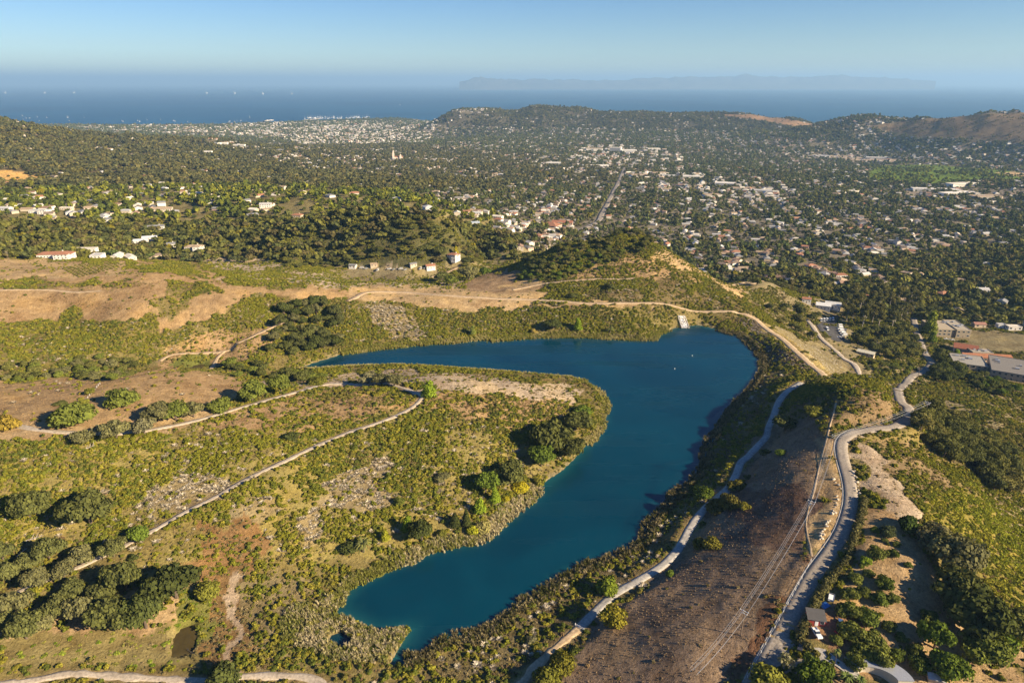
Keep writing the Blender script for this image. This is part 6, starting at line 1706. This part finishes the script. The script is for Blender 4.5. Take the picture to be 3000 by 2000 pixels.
wood(many(B, (1130,640),(1330,600),(1560,620),(1650,680),(1600,800),(1440,850),(1180,850),(1110,800)), 8.0, 'eucalyptus', 5.0, 7.0, [(0.09, 0.085, 0.03), (0.11, 0.1, 0.035), (0.08, 0.08, 0.03)], 'tall eucalyptus with pale trunk in the grove beside the dark lot', 'eucalyptus grove', 40, (0.8, 1.1))
wood(many(B, (1180,860),(1440,850),(1590,880),(1640,1000),(1650,1080),(1540,1090),(1360,1050),(1200,980)), 8.0, 'oak', 4.5, 6.5, OT, 'dark oak between the dam and the street', 'oaks between dam and street', 28)
wood(many(B, (840,700),(920,740),(1000,760),(900,790),(930,930),(830,900),(640,800),(520,700),(620,690)), 7.0, 'oak', 3.2, 5.0, OT, 'rounded oak on the bank below the dam crest', 'oaks on the bank below the dam crest', 15, (0.75, 0.95))
wood(many(B, (1220,1090),(1400,1085),(1600,1110),(1560,1180),(1440,1210),(1300,1170)), 6.0, 'bush', 2.2, 3.6, [PEP, PEPY, OAK], 'green bush beside the junction of street and road', 'bushes beside the street junction', 34, (0.6, 0.9))
wood(many(B, (1700,1100),(1800,1040),(1900,1090),(1930,1180),(1880,1240),(1730,1210)), 7.0, 'oak', 4.0, 6.0, [OAKD, OAK], 'dark tree beside the flat roofed classroom block', 'trees beside the classroom block', 18)
wood(many(B, (1960,1200),(2090,1180),(2200,1230),(2300,1290),(2200,1320),(2000,1260)), 7.0, 'oak', 3.0, 4.5, [OAKD, OAK, GRN], 'small dark tree along the school boundary', 'trees along the school boundary', 22)
wood(many(L, (1880,790),(2050,700),(2300,700),(2352,760),(2352,960),(2200,1020),(2000,1040),(1850,1010)), 5.2, 'oak', 2.6, 6.0, [OAKD, OAK, OAKG, (0.07, 0.075, 0.028)], 'dark oak of the wood at the far left end of the lake', 'oaks at the left end of the lake', 48, (0.75, 1.2))
wood(many(L, (0,1060),(250,1020),(700,1040),(980,1090),(960,1140),(780,1210),(500,1180),(120,1230),(0,1220)), 6.0, 'bush', 2.2, 5.0, [PEP, OAKG, (0.1, 0.1, 0.03), OAK], 'green bush in the hollow behind the tan hill', 'bushes of the hollow behind the tan hill', 58, (0.75, 1.1))
wood(many(L, (1560,1100),(1700,1080),(2000,1180),(2300,1190),(2200,1220),(1850,1210),(1640,1190)), 6.5, 'oak', 2.8, 4.6, [OAK, PEP], 'dark oak on the bank where the peninsula begins', 'oaks where the peninsula begins', 20, (0.7, 0.95))
wood(many(A, (1330,420),(1550,330),(1800,300),(1950,320),(1900,400),(1700,470),(1500,520),(1300,540),(1180,490)), 6.5, 'bush', 2.4, 3.8, [GRN, PEP, OAK, (0.1, 0.12, 0.02)], 'round citrus green bush on the flank of the knoll', 'bushes on the flank of the knoll', 60, (0.75, 1.0))
wood(many(P, (1215,615),(1270,575),(1330,556),(1400,549),(1490,548),(1545,566),(1500,582),(1420,584),(1340,598),(1280,625),(1235,640)), 5.0, 'oak', 2.6, 4.6, OT, 'dark oak crowning the knoll', 'oaks crowning the knoll', 62, (0.65, 1.0))
# hedge along the road
hp = [G(p_) for p_ in many(E, (928,640),(908,740),(884,830),(855,915),(805,985),(745,1060),(695,1130),(655,1210),(620,1290),(592,1360),(640,1400))]
hl = smooth_line(hp, 1.6)
lob = [(q[0] - hl[0, 0] + random.uniform(-.8, .8), q[1] - hl[0, 1] + random.uniform(-.8, .8), float(gz(q[0], q[1])) - float(gz(*hl[0, :2])) + 1.3, random.uniform(1.3, 2.0), random.uniform(1.2, 2.1)) for q in hl]
v_, f_ = leaf_shell(lob, len(lob) * 90, 0.55, seed=4); o = link('hedge', mesh_from('hedge', v_, f_, 'leaf'), None, (hl[0, 0], hl[0, 1], float(gz(*hl[0, :2])))); o['tint'] = (0.13, 0.12, 0.05)
setp(o, 'tall overgrown hedge along the right side of the road', 'hedge')
# trees of the town that show largest
for i in range(min(NT, len(FAR_TREE['x']))):
    q = FAR_TREE; f_n = FT[q['f'][i]]
    t = empty('town_tree', (q['x'][i], q['y'][i], q['z'][i] - 0.3), random.uniform(0, 6.28), (q['s'][i], q['s'][i], q['s'][i] * hmul[i]))
    wooded = f_n in ('forest', 'olive'); right = q['x'][i] > 150
    lb_ = ('dark tree of the woods beyond the dam' if right else 'dark tree of the wooded slopes behind the nursery yard') if wooded else ('garden tree among the nearest town houses' if right else 'garden tree among the hillside houses')
    grp_ = lb_.replace('dark tree', 'dark trees').replace('garden tree', 'garden trees')
    lb_ = '%s %s %s' % ('small' if q['s'][i] < 4 else ('medium' if q['s'][i] < 5 else 'large'), 'yellowish' if q['t'][i][0] > 0.14 else ('bright' if q['t'][i][1] > 0.12 else ('mid green' if q['t'][i][1] > 0.085 else 'deep green')), lb_.replace('dark ', ''))
    setp(t, lb_, 'tree', grp_)
    s = i % 4
    c = link('crown', KIT['oak', s][0], t); c['tint'] = tuple(float(u) for u in q['t'][i]); link('trunk', KIT['oak', s][1], t)
# young vines and olives in rows below the villa
n_row = 0
for r_ in range(9):
    for c_i in range(12):
        fx, fy = c_i / 11, r_ / 8
        p_ = L(440 + fx * 300 + fy * 110, 455 - fx * 75 + fy * 55 - 12)
        if fx * 0.5 + fy > 1.38: continue
        g_ = G(p_); R = random.uniform(1.2, 1.7)
        o = link('vine', SH['green'][n_row % 4], None, (g_[0], g_[1], float(gz(*g_)) - 0.1), (0, 0, random.uniform(0, 6)), (R, R, R * 0.9)); o['tint'] = (0.17, 0.16, 0.04); n_row += 1
        setp(o, 'young vine bush in the planted rows below the villa', 'vine', 'rows of young vines')
# fallen dead trees in the left scrub
for p_, L_, an, lb in ((C(115, 850), 9, 0.3, 'fallen bleached dead tree lying in the scrub'), (C(85, 925), 5, 1.2, 'short dead trunk below the fallen tree'), (C(410, 385), 7, 0.5, 'pale dead branches beside the gravel track bush')):
    g_ = G3(p_); mb = MB(); d = Vector((math.cos(an), math.sin(an), 0.12))
    mb.tube([(0, 0, 0.3), tuple(d * L_ * 0.5 + Vector((0, 0, 0.6))), tuple(d * L_ + Vector((0, 0, 0.9)))], [0.35, 0.25, 0.08], 7)
    for k_ in range(6):
        s0 = d * L_ * (0.35 + 0.1 * k_) + Vector((0, 0, 0.6)); e0 = s0 + Vector((math.cos(an + (1.2 if k_ % 2 else -1.2)), math.sin(an + (1.2 if k_ % 2 else -1.2)), 0.7)) * random.uniform(1.2, 2.6)
        mb.tube([tuple(s0), tuple((s0 + e0) / 2 + Vector((0, 0, .15))), tuple(e0)], [0.14, 0.1, 0.04], 5)
    setp(mb.obj('dead_tree', 'pale_bark', None, False, g_), lb, 'dead tree')
# ------------------------------------------------------------------ boulders along the road
bl = [(880,487),(872,500),(884,520),(890,545),(893,565),(897,585),(902,603),(787,615),(790,632),(783,648),(787,662),(778,672),(766,690),(762,705),(748,742),(738,752),(735,770),(722,785),(712,795),(708,808),(703,820),(712,832),(700,835),(770,530),(780,545),(795,560),(806,578),(868,492),(872,512),(776,700),(730,760),(720,812),(880,575),(884,590)]
PB = [pebble('boulder', 30 + i, 'cream_rock') for i in range(5)]
for i, (ex, ey) in enumerate(bl):
    g_ = G3(E(ex, ey)); s = random.uniform(0.5, 1.15)
    right = ex > 840
    o = link('boulder', PB[i % 5], None, g_ + Vector((0, 0, s * 0.25)), (random.uniform(-.3, .3), random.uniform(-.3, .3), random.uniform(0, 6)), (s * random.uniform(0.8, 1.3), s, s))
    setp(o, 'cream boulder edging the outer side of the road bend' if right else 'cream boulder on the bare verge between road and power line', 'boulder', 'boulders right of the road' if right else 'boulders left of the road')
# ------------------------------------------------------------------ power poles and wires
def pole(p_, h, yaw, label, kv=0):
    g_ = G3(p_); t = empty('power_pole', g_, yaw); setp(t, label, 'power pole', 'wooden power poles')
    mb = MB(); mb.tube([(0, 0, -1), (0, 0, h * 0.5), (0, 0, h)], [0.24, 0.2, 0.15], 8); mb.obj('post', 'wood_post', t)
    for zz, w in ((h - 0.5, 1.7), (h - 1.6, 1.3)):
        mb = MB(); mb.box(-w, w, 0.12, 0.28, zz - 0.1, zz + 0.1); a = mb.obj('crossarm', 'white_paint' if kv else 'wood_post', t)
        for x in (-w * 0.92, 0.32, w * 0.92):
            mb = MB(); mb.tube([(x, 0.2, zz + 0.1), (x, 0.2, zz + 0.25), (x, 0.2, zz + 0.45)], [0.05, 0.14, 0.08], 8); mb.obj('insulator', 'insulator', a)
    if kv == 2:
        mb = MB(); mb.tube([(0.45, 0, h - 3.2), (0.45, 0, h - 2.1)], [0.32, 0.32], 10); mb.obj('transformer', 'metal_grey', t)
    return t, h
PL = [(E(40, 1640), 12.5, 'pole0'), (E(297, 1325), 12.5, 'wooden power pole nearest the bottom of the dark hill'), (E(640, 748), 12, 'wooden power pole halfway up the dark hill beside the trail'), (E(760, 400), 11.5, 'wooden power pole at the top of the dark hill by the road bend'), (E(1234, 215), 11.5, 'wooden power pole on the bank beyond the road bend')]
tops = []
gs = [G3(q[0]) for q in PL]
for i, (p_, h, lb) in enumerate(PL):
    d = gs[min(i + 1, 4)] - gs[max(i - 1, 0)]; yaw = math.atan2(d.y, d.x) + math.pi / 2
    if i > 0: pole(p_, h, yaw, lb, 1 if i != 2 else 2)
    tops.append((gs[i], h, yaw))
for k_, (ox, oz) in enumerate(((-1.56, 0), (0.32, 0), (1.56, 0), (-1.2, -1.1), (1.2, -1.1))):
    mb = MB(); pts = []
    for i in range(len(tops)):
        g_, h, yaw = tops[i]
        zz = h - 0.5 + 0.45 + oz
        pts.append(Vector((g_.x + math.cos(yaw) * ox - math.sin(yaw) * 0.2, g_.y + math.sin(yaw) * ox + math.cos(yaw) * 0.2, g_.z + zz)))
    line = []
    for a, b2 in zip(pts, pts[1:]):
        for s in range(14):
            q = a.lerp(b2, s / 14); q.z -= 4 * 1.6 * (s / 14) * (1 - s / 14); line.append(tuple(q))
    line.append(tuple(pts[-1]))
    mb.tube(line, [0.042] * len(line), 4)
    setp(mb.obj('power_wire', 'wire'), ['wire on the lake side end of the upper crossarms', 'wire on the middle of the upper crossarms', 'wire on the road side end of the upper crossarms', 'wire on the lake side end of the lower crossarms', 'wire on the road side end of the lower crossarms'][k_], 'wire', 'power wires over the dark hill')
for p_, h, lb in ((B(1610, 1232), 15, 'tall pole at the street junction'), (B(1745, 925), 12, 'leaning pole beside the school hall'), (B(1335, 1000), 9, 'short pole beside the shed at the foot of the dam'), (B(690, 655), 11, 'pole on the oak slope below the knoll'), (B(1572, 770), 13, 'pole beside the street near the eucalyptus grove'), (L(65, 400), 12, 'pole at the edge of the hillside near the villa')):
    pole(p_, h, random.uniform(0, 3), 'wooden ' + lb, 0)
# ------------------------------------------------------------------ fences
def fence(pts, label, step=4.0, h=1.3):
    ln = smooth_line([G(p_) for p_ in pts], step)
    z = gz(ln[:, 0], ln[:, 1]); o0 = Vector((ln[0, 0], ln[0, 1], float(z[0]))); t = empty('wire_fence', o0); setp(t, label, 'fence', 'fences')
    pm = MB().box(-0.08, 0.08, -0.08, 0.08, -0.4, h).mesh('post', 'white_paint')
    P3 = [Vector((a[0], a[1], zz)) - o0 for a, zz in zip(ln, z)]
    for q in P3: link('post', pm, t, q)
    for zz in (h * 0.5, h * 0.92):
        mb = MB(); mb.tube([tuple(q + Vector((0, 0, zz))) for q in P3], [0.04] * len(P3), 4); mb.obj('rail', 'wire', t)
fence(many(L, (690,1235),(630,1300),(540,1411),(520,1440)), 'pale fence climbing over the tan hill between two small bushes')
fence(many(L, (1270,870),(1215,950),(1150,1020)), 'pale fence running down the scrub slope to the dirt track')
fence(many(E, (655,945),(560,1125),(470,1290),(400,1415),(330,1540)), 'low fence along the rust coloured verge of the road')
# ------------------------------------------------------------------ spillway, culvert, gate, buoys
top = G3(B(-8, 770)); bot = Vector((*on_plane(B(20, 852), LAKE_Z), LAKE_Z - 0.2))
t = empty('spillway', bot); setp(t, 'white water tumbling down a rocky chute into the lake', 'spillway')
ax = (top - bot); ax2 = Vector((ax.x, ax.y, 0)).normalized(); sd = Vector((-ax2.y, ax2.x, 0))
N1, N2 = 26, 12; vs_ = []; fs_ = []
for i in range(N1):
    s = i / (N1 - 1); c_ = ax * s; wd = 3.2 - 0.9 * s
    for j in range(N2):
        u = j / (N2 - 1) - 0.5; q = c_ + sd * u * 2 * wd
        zz = max(float(gz(bot.x + q.x, bot.y + q.y)) - bot.z + 0.3, q.z * 0.9) + random.uniform(0, 1.1)
        vs_.append((q.x, q.y, zz))
for i in range(N1 - 1):
    for j in range(N2 - 1): fs_.append((i * N2 + j, i * N2 + j + 1, (i + 1) * N2 + j + 1, (i + 1) * N2 + j))
me = mesh_from('cascade', vs_, fs_, 'foam')
if me.polygons[0].normal.z < 0: me.flip_normals()
link('cascade', me, t)
for s_ in (-1, 1):
    mb = MB(); line = []
    for i in range(8):
        q = ax * (i / 7) + sd * s_ * 3.6; q.z = max(float(gz(bot.x + q.x, bot.y + q.y)) - bot.z, q.z * 0.9) + 0.6; line.append(tuple(q))
    mb.tube(line, [0.55] * 8, 5); mb.obj('side_wall', 'concrete', t)
mb = MB(); q = ax * 1.02
mb.box(-3.6, 3.6, -0.4, 0.4, -1.5, 1.0); mb.move(q.x, q.y, float(gz(top.x, top.y)) - bot.z, math.atan2(sd.y, sd.x)); mb.obj('headwall', 'concrete', t)
RK = [pebble('stone', 60 + i, ['rock', 'cream_rock', 'white_paint'][i]) for i in range(3)]
for i in range(60):
    s = random.random(); q = ax * s + sd * random.uniform(-2.9, 2.9); zz = max(float(gz(bot.x + q.x, bot.y + q.y)) - bot.z, q.z * 0.9) + 0.7
    link('stone', RK[i % 3], t, (q.x, q.y, zz), (0, 0, random.random() * 6), (random.uniform(.4, .9),) * 3)
g0 = G3(C(955, 1408)); g1 = G3(C(1090, 1478)); t = empty('culvert_weir', g0); setp(t, 'concrete weir with railing between sediment pond and road', 'weir')
d = g1 - g0; Ln = math.hypot(d.x, d.y); an = math.atan2(d.y, d.x)
mb = MB(); mb.box(0, Ln, -0.5, 0.5, -2.2, 0.9); mb.move(0, 0, 0, an); mb.obj('weir_wall', 'concrete', t)
mb = MB(); mb.box(Ln - 2.5, Ln + 2.5, -2.2, 2.2, -1.5, 1.05); mb.move(0, 0, 0, an); mb.obj('headwall', 'concrete', t)
for i in range(12):
    mb = MB(); x_ = Ln * (i + .5) / 12; mb.box(x_ - .06, x_ + .06, -.06, .06, .9, 1.9); mb.move(0, 0, 0, an); mb.obj('railing_post', 'dark_metal', t)
mb = MB(); mb.box(0.2, Ln - 0.2, -.05, .05, 1.85, 1.97); mb.move(0, 0, 0, an); mb.obj('handrail', 'dark_metal', t)
g_ = G3(D(1215, 1288)); t = empty('road_gate', g_, -0.7); setp(t, 'white metal gate where the concrete lake road ends', 'gate')
for x_ in (-2.2, 2.2): MB().box(x_ - .12, x_ + .12, -.12, .12, -.3, 1.5).obj('gate_post', 'white_paint', t)
for zz in (0.5, 1.2): MB().box(-2.08, 2.08, -.05, .05, zz, zz + 0.12).obj('gate_bar', 'white_paint', t)
BU = MB().tube([(0, 0, -.3), (0, 0, 0.0), (0, 0, 0.5), (0, 0, 0.75)], [0.18, 0.38, 0.34, 0.12], 10)
for p_, lb in ((A(2297, 1130), 'white buoy floating closer to the peninsula'), (B(65, 1040), 'white buoy floating closer to the dam')):
    x_, y_ = on_plane(p_, LAKE_Z); o = BU.obj('buoy', 'white_paint', None, True, (x_, y_, LAKE_Z)); setp(o, lb, 'buoy', 'buoys on the lake')
# ------------------------------------------------------------------ boats, wharf, platforms, islands
def hull(Ln, W, H):
    mb = MB(); st = [(-.5, .75, 0.1), (-.2, 1, 0), (.15, .95, 0), (.38, .55, 0.05), (.5, .06, 0.25)]
    for s, w, up in st:
        mb.v += [(s * Ln, -W / 2 * w, H * (1 + up)), (s * Ln, -W / 2 * w * .6, -0.3), (s * Ln, W / 2 * w * .6, -0.3), (s * Ln, W / 2 * w, H * (1 + up))]
    for i in range(4):
        for j in range(4): mb.f.append((i * 4 + j, i * 4 + (j + 1) % 4, i * 4 + 4 + (j + 1) % 4, i * 4 + 4 + j))
    mb.f += [(0, 1, 2, 3), (19, 18, 17, 16)]
    return mb
HULL = hull(17, 5.0, 2.2).mesh('hull', 'white_paint'); CABIN = MB().box(-4, 3, -1.5, 1.5, 2.4, 4.2).mesh('cabin', 'white_paint')
MAST = MB().tube([(1, 0, 2.3), (1, 0, 14), (1, 0, 24)], [0.3, 0.25, 0.15], 6).mesh('mast', 'white_paint')
sm = MB(); sm.v = [(0.6, -.08, 4), (-6.5, -.08, 4.4), (0.6, -.08, 22), (0.6, .08, 4), (-6.5, .08, 4.4), (0.6, .08, 22)]; sm.f = [(0, 2, 1), (3, 4, 5), (0, 1, 4, 3), (1, 2, 5, 4), (2, 0, 3, 5)]; SAIL = sm.mesh('sail', 'white_paint')
def boat(x_, y_, lb, grp, sail, k_=1.0):
    t = empty('sailboat', (x_, y_, 0.0), random.uniform(-0.6, 0.6) + (0 if random.random() < .6 else 1.5), (k_,) * 3); setp(t, lb, 'boat', grp)
    link('hull', HULL, t); link('cabin', CABIN, t); link('mast', MAST, t)
    if sail: link('sail', SAIL, t)
for i, (tx, ty) in enumerate(((65,398),(155,375),(158,400),(180,393),(205,392),(257,385),(270,413),(323,388),(465,388),(478,410),(580,390),(848,415),(948,410),(962,415),(1013,405),(1107,405),(1195,410),(1293,418),(1583,413),(1615,418),(1635,412),(1660,410),(470,384),(840,412),(1205,413),(1578,420),(1700,420))):
    x_, y_ = on_plane(T1(tx, ty), 0)
    boat(x_, y_, 'white boat anchored off the left end of the shoreline' if tx < 700 else 'white boat anchored off the middle of the shoreline', 'boats anchored off the left shoreline' if tx < 700 else 'boats anchored off the middle shoreline', False, 0.95)
for p_, lb in ((T1(1722, 388), 'white sailboat under sail nearest the wharf'), (T2(405, 303), 'lone white sailboat far out on the open sea'), (T1(1868, 197), 'tiny sailboat farthest out near the horizon')):
    x_, y_ = on_plane(p_, 0); boat(x_, y_, lb, 'sailboats under way', True, 1.2 if p_[1] > 270 else 2.0)
for i in range(70):
    s = random.random(); p_ = (895 + s * 185 + random.uniform(-4, 4), 350.5 - s * 3 - random.random() * 6.0)
    x_, y_ = on_plane(p_, 0)
    if float(gz(x_, y_)) > 0: continue
    boat(x_, y_, 'white moored boat in the crowded harbour', 'boats moored in the harbour', False, 1.3)
x0_, y0_ = on_plane(T1(1795, 418), 0); x1_, y1_ = on_plane(T1(1885, 410), 0)
t = empty('wharf', (x0_, y0_, 0), math.atan2(y1_ - y0_, x1_ - x0_)); setp(t, 'long wharf with low pale buildings reaching into the sea', 'wharf')
LnW = max(200.0, math.hypot(x1_ - x0_, y1_ - y0_)); MB().box(0, LnW, -9, 9, 4.5, 5.6).obj('deck', 'wood_post', t)
for i in range(14): MB().tube([(LnW * i / 13 + .5, 0, -8), (LnW * i / 13 + .5, 0, 4.5)], [1, 1], 6).obj('pile', 'wood_post', t)
for i in range(5):
    x_ = LnW * (0.35 + i * 0.13); o = MB().box(x_, x_ + LnW * .09, -6, 6, 5.62, 12 + i % 2 * 3).obj('pier_house', 'wall_paint', t); o['tint'] = random.choice([WHITE, CREAM])
x0_, y0_ = on_plane(T1(2085, 408), 0); x1_, y1_ = on_plane(T1(2200, 396), 0)
t = empty('breakwater', (x0_, y0_, 0), math.atan2(y1_ - y0_, x1_ - x0_)); setp(t, 'low pale breakwater sheltering the harbour', 'breakwater')
LnW = math.hypot(x1_ - x0_, y1_ - y0_)
for i in range(16): link('rock_mound', PB[i % 5], t, (LnW * (i + .5) / 16, random.uniform(-3, 3), 1), (0, 0, i), (LnW / 16, 12, 6))
for i, (tx, ty) in enumerate(((37,224),(310,224),(512,222),(1425,226),(1618,228),(1812,230),(2012,230))):
    x_, y_ = on_plane(T1(tx, ty), 0)
    t = empty('oil_platform', (x_, y_, 0), 0.3 * i, (1.15,) * 3); setp(t, ['pale oil platform at the left edge of the sea', 'pale oil platform second from the left edge', 'tall pale oil platform before the wide gap', 'pale oil platform just after the wide gap', 'pale oil platform second after the wide gap', 'pale oil platform third after the wide gap', 'pale oil platform last in the row toward the island'][i], 'oil platform', 'row of oil platforms on the horizon')
    for sx in (-18, 18):
        for sy in (-14, 14): MB().tube([(sx * 1.15, sy * 1.15, -10), (sx, sy, 22)], [2.2, 1.8], 6).obj('leg', 'white_paint', t)
    MB().box(-24, 24, -18, 18, 22, 28).obj('lower_deck', 'white_paint', t); MB().box(-22, 20, -16, 16, 31, 36).obj('upper_deck', 'white_paint', t); MB().box(-20, 18, -14, 14, 28.02, 30.98).obj('plant_block', 'metal_grey', t)
    MB().tube([(8, 0, 36), (8, 0, 78)], [6, 1.2], 4).obj('derrick', 'white_paint', t)
    MB().tube([(-16, 8, 36), (-16, 8, 46), (-34, 16, 62)], [1.2, 1.0, 0.6], 5).obj('crane', 'white_paint', t)
plain('island_rock', (0.1, 0.095, 0.08), 0.95, 0.4, 0.0012)
def island(label, prof, dist, deep, seed):
    """prof: (x px in the 2352 frame, crest y px)"""
    xs = np.array([p[0] for p in prof], float); ys = np.array([p[1] for p in prof], float)
    NX, NY = 220, 40; vs_ = []; fs_ = []
    X = np.linspace(xs[0], xs[-1], NX); Yc = np.interp(X, xs, ys)
    az = np.arctan((X - 1176) / 1568.0 * cp_)
    for j in range(NY):
        v = j / (NY - 1)
        for i in range(NX):
            d = dist + (v - 0.3) * deep
            h = CAM_Z + (188.4 - Yc[i]) / 1568.0 * cp_ * cp_ * dist
            f = max(0.0, 1 - abs(v - 0.3) / (0.3 if v < 0.3 else 0.7)); f = f ** 0.8
            nzv = fbm(np.array([X[i] / 16.0]), np.array([v * 9.0]), seed, 4)[0]
            z = h * f * (0.72 + 0.5 * nzv) if f < 0.9 else h * (0.82 + 0.36 * nzv)
            vs_.append((d * math.tan(az[i]), d, z - 6))
    for j in range(NY - 1):
        for i in range(NX - 1): fs_.append((j * NX + i, j * NX + i + 1, (j + 1) * NX + i + 1, (j + 1) * NX + i))
    me = mesh_from('island', vs_, fs_, 'island_rock', True)
    if np.mean([p.normal.z for p in me.polygons]) < 0: me.flip_normals()
    setp(link('island', me), kind='structure', label=label)
island('long mountainous island fading into the haze on the horizon', [(1130,188),(1170,183),(1250,183),(1330,184),(1400,185),(1450,183),(1500,180),(1560,178),(1640,177),(1690,175),(1710,171.5),(1735,173),(1760,176),(1800,178),(1835,178),(1870,176),(1905,174),(1925,173),(1950,176),(2000,178),(2060,181),(2110,184),(2150,188)], 43000, 9000, 3.0)
island('low hazy headland at the left end of the island chain', [(1055,189),(1075,183),(1090,179),(1110,178),(1130,181),(1165,184),(1200,188)], 40000, 5000, 8.0)
# ------------------------------------------------------------------ haze: the sea air over everything
m_, nt, out = new_mat('sea_air')
pv = nt.nodes.new('ShaderNodeVolumePrincipled')
pv.inputs['Color'].default_value = (0.4, 0.68, 1.0, 1)
pv.inputs['Density'].default_value = 4.3e-5
pv.inputs['Anisotropy'].default_value = 0.1
nt.links.new(pv.outputs['Volume'], out.inputs['Volume'])
mb = MB(); mb.box(-215000, 215000, -11000, 215000, -16, 1000)
o = mb.obj('haze', 'sea_air'); setp(o, kind='stuff', label='pale sea haze over the coast')
# cloud bank behind the island
rg = random.Random(5); m_, nt, out = new_mat('cloud_white')
d_ = nt.nodes.new('ShaderNodeBsdfDiffuse'); d_.inputs['Color'].default_value = (0.9, 0.9, 0.9, 1); t_ = nt.nodes.new('ShaderNodeBsdfTranslucent'); t_.inputs['Color'].default_value = (0.9, 0.9, 0.9, 1)
mx = nt.nodes.new('ShaderNodeMixShader'); mx.inputs[0].default_value = 0.5; nt.links.new(d_.outputs[0], mx.inputs[1]); nt.links.new(t_.outputs[0], mx.inputs[2]); nt.links.new(mx.outputs[0], out.inputs['Surface'])
bm = bmesh.new()
for i in range(90):
    s = rg.random() ** 1.3; X = 2080 + s * 190; az = math.atan((X - 1176) / 1568.0 * cp_); d = 225000 + rg.uniform(-4500, 4500)
    zc = CAM_Z + (188.4 - (182.5 + s * 2.5)) / 1568.0 * cp_ * cp_ * d + rg.uniform(-150, 150)
    r = rg.uniform(250, 700) * (1.1 - s * 0.6)
    mt = Matrix.Translation((d * math.tan(az), d, zc)) @ Matrix.Diagonal((r * 5, r * 3, r * 0.55, 1))
    bmesh.ops.create_icosphere(bm, subdivisions=2, radius=1, matrix=mt)
me = bpy.data.meshes.new('cloud'); bm.to_mesh(me); bm.free(); me.materials.append(MATS['cloud_white'])
o = link('cloud_bank', me); setp(o, kind='stuff', label='thin white cloud bank lying over the far end of the island')
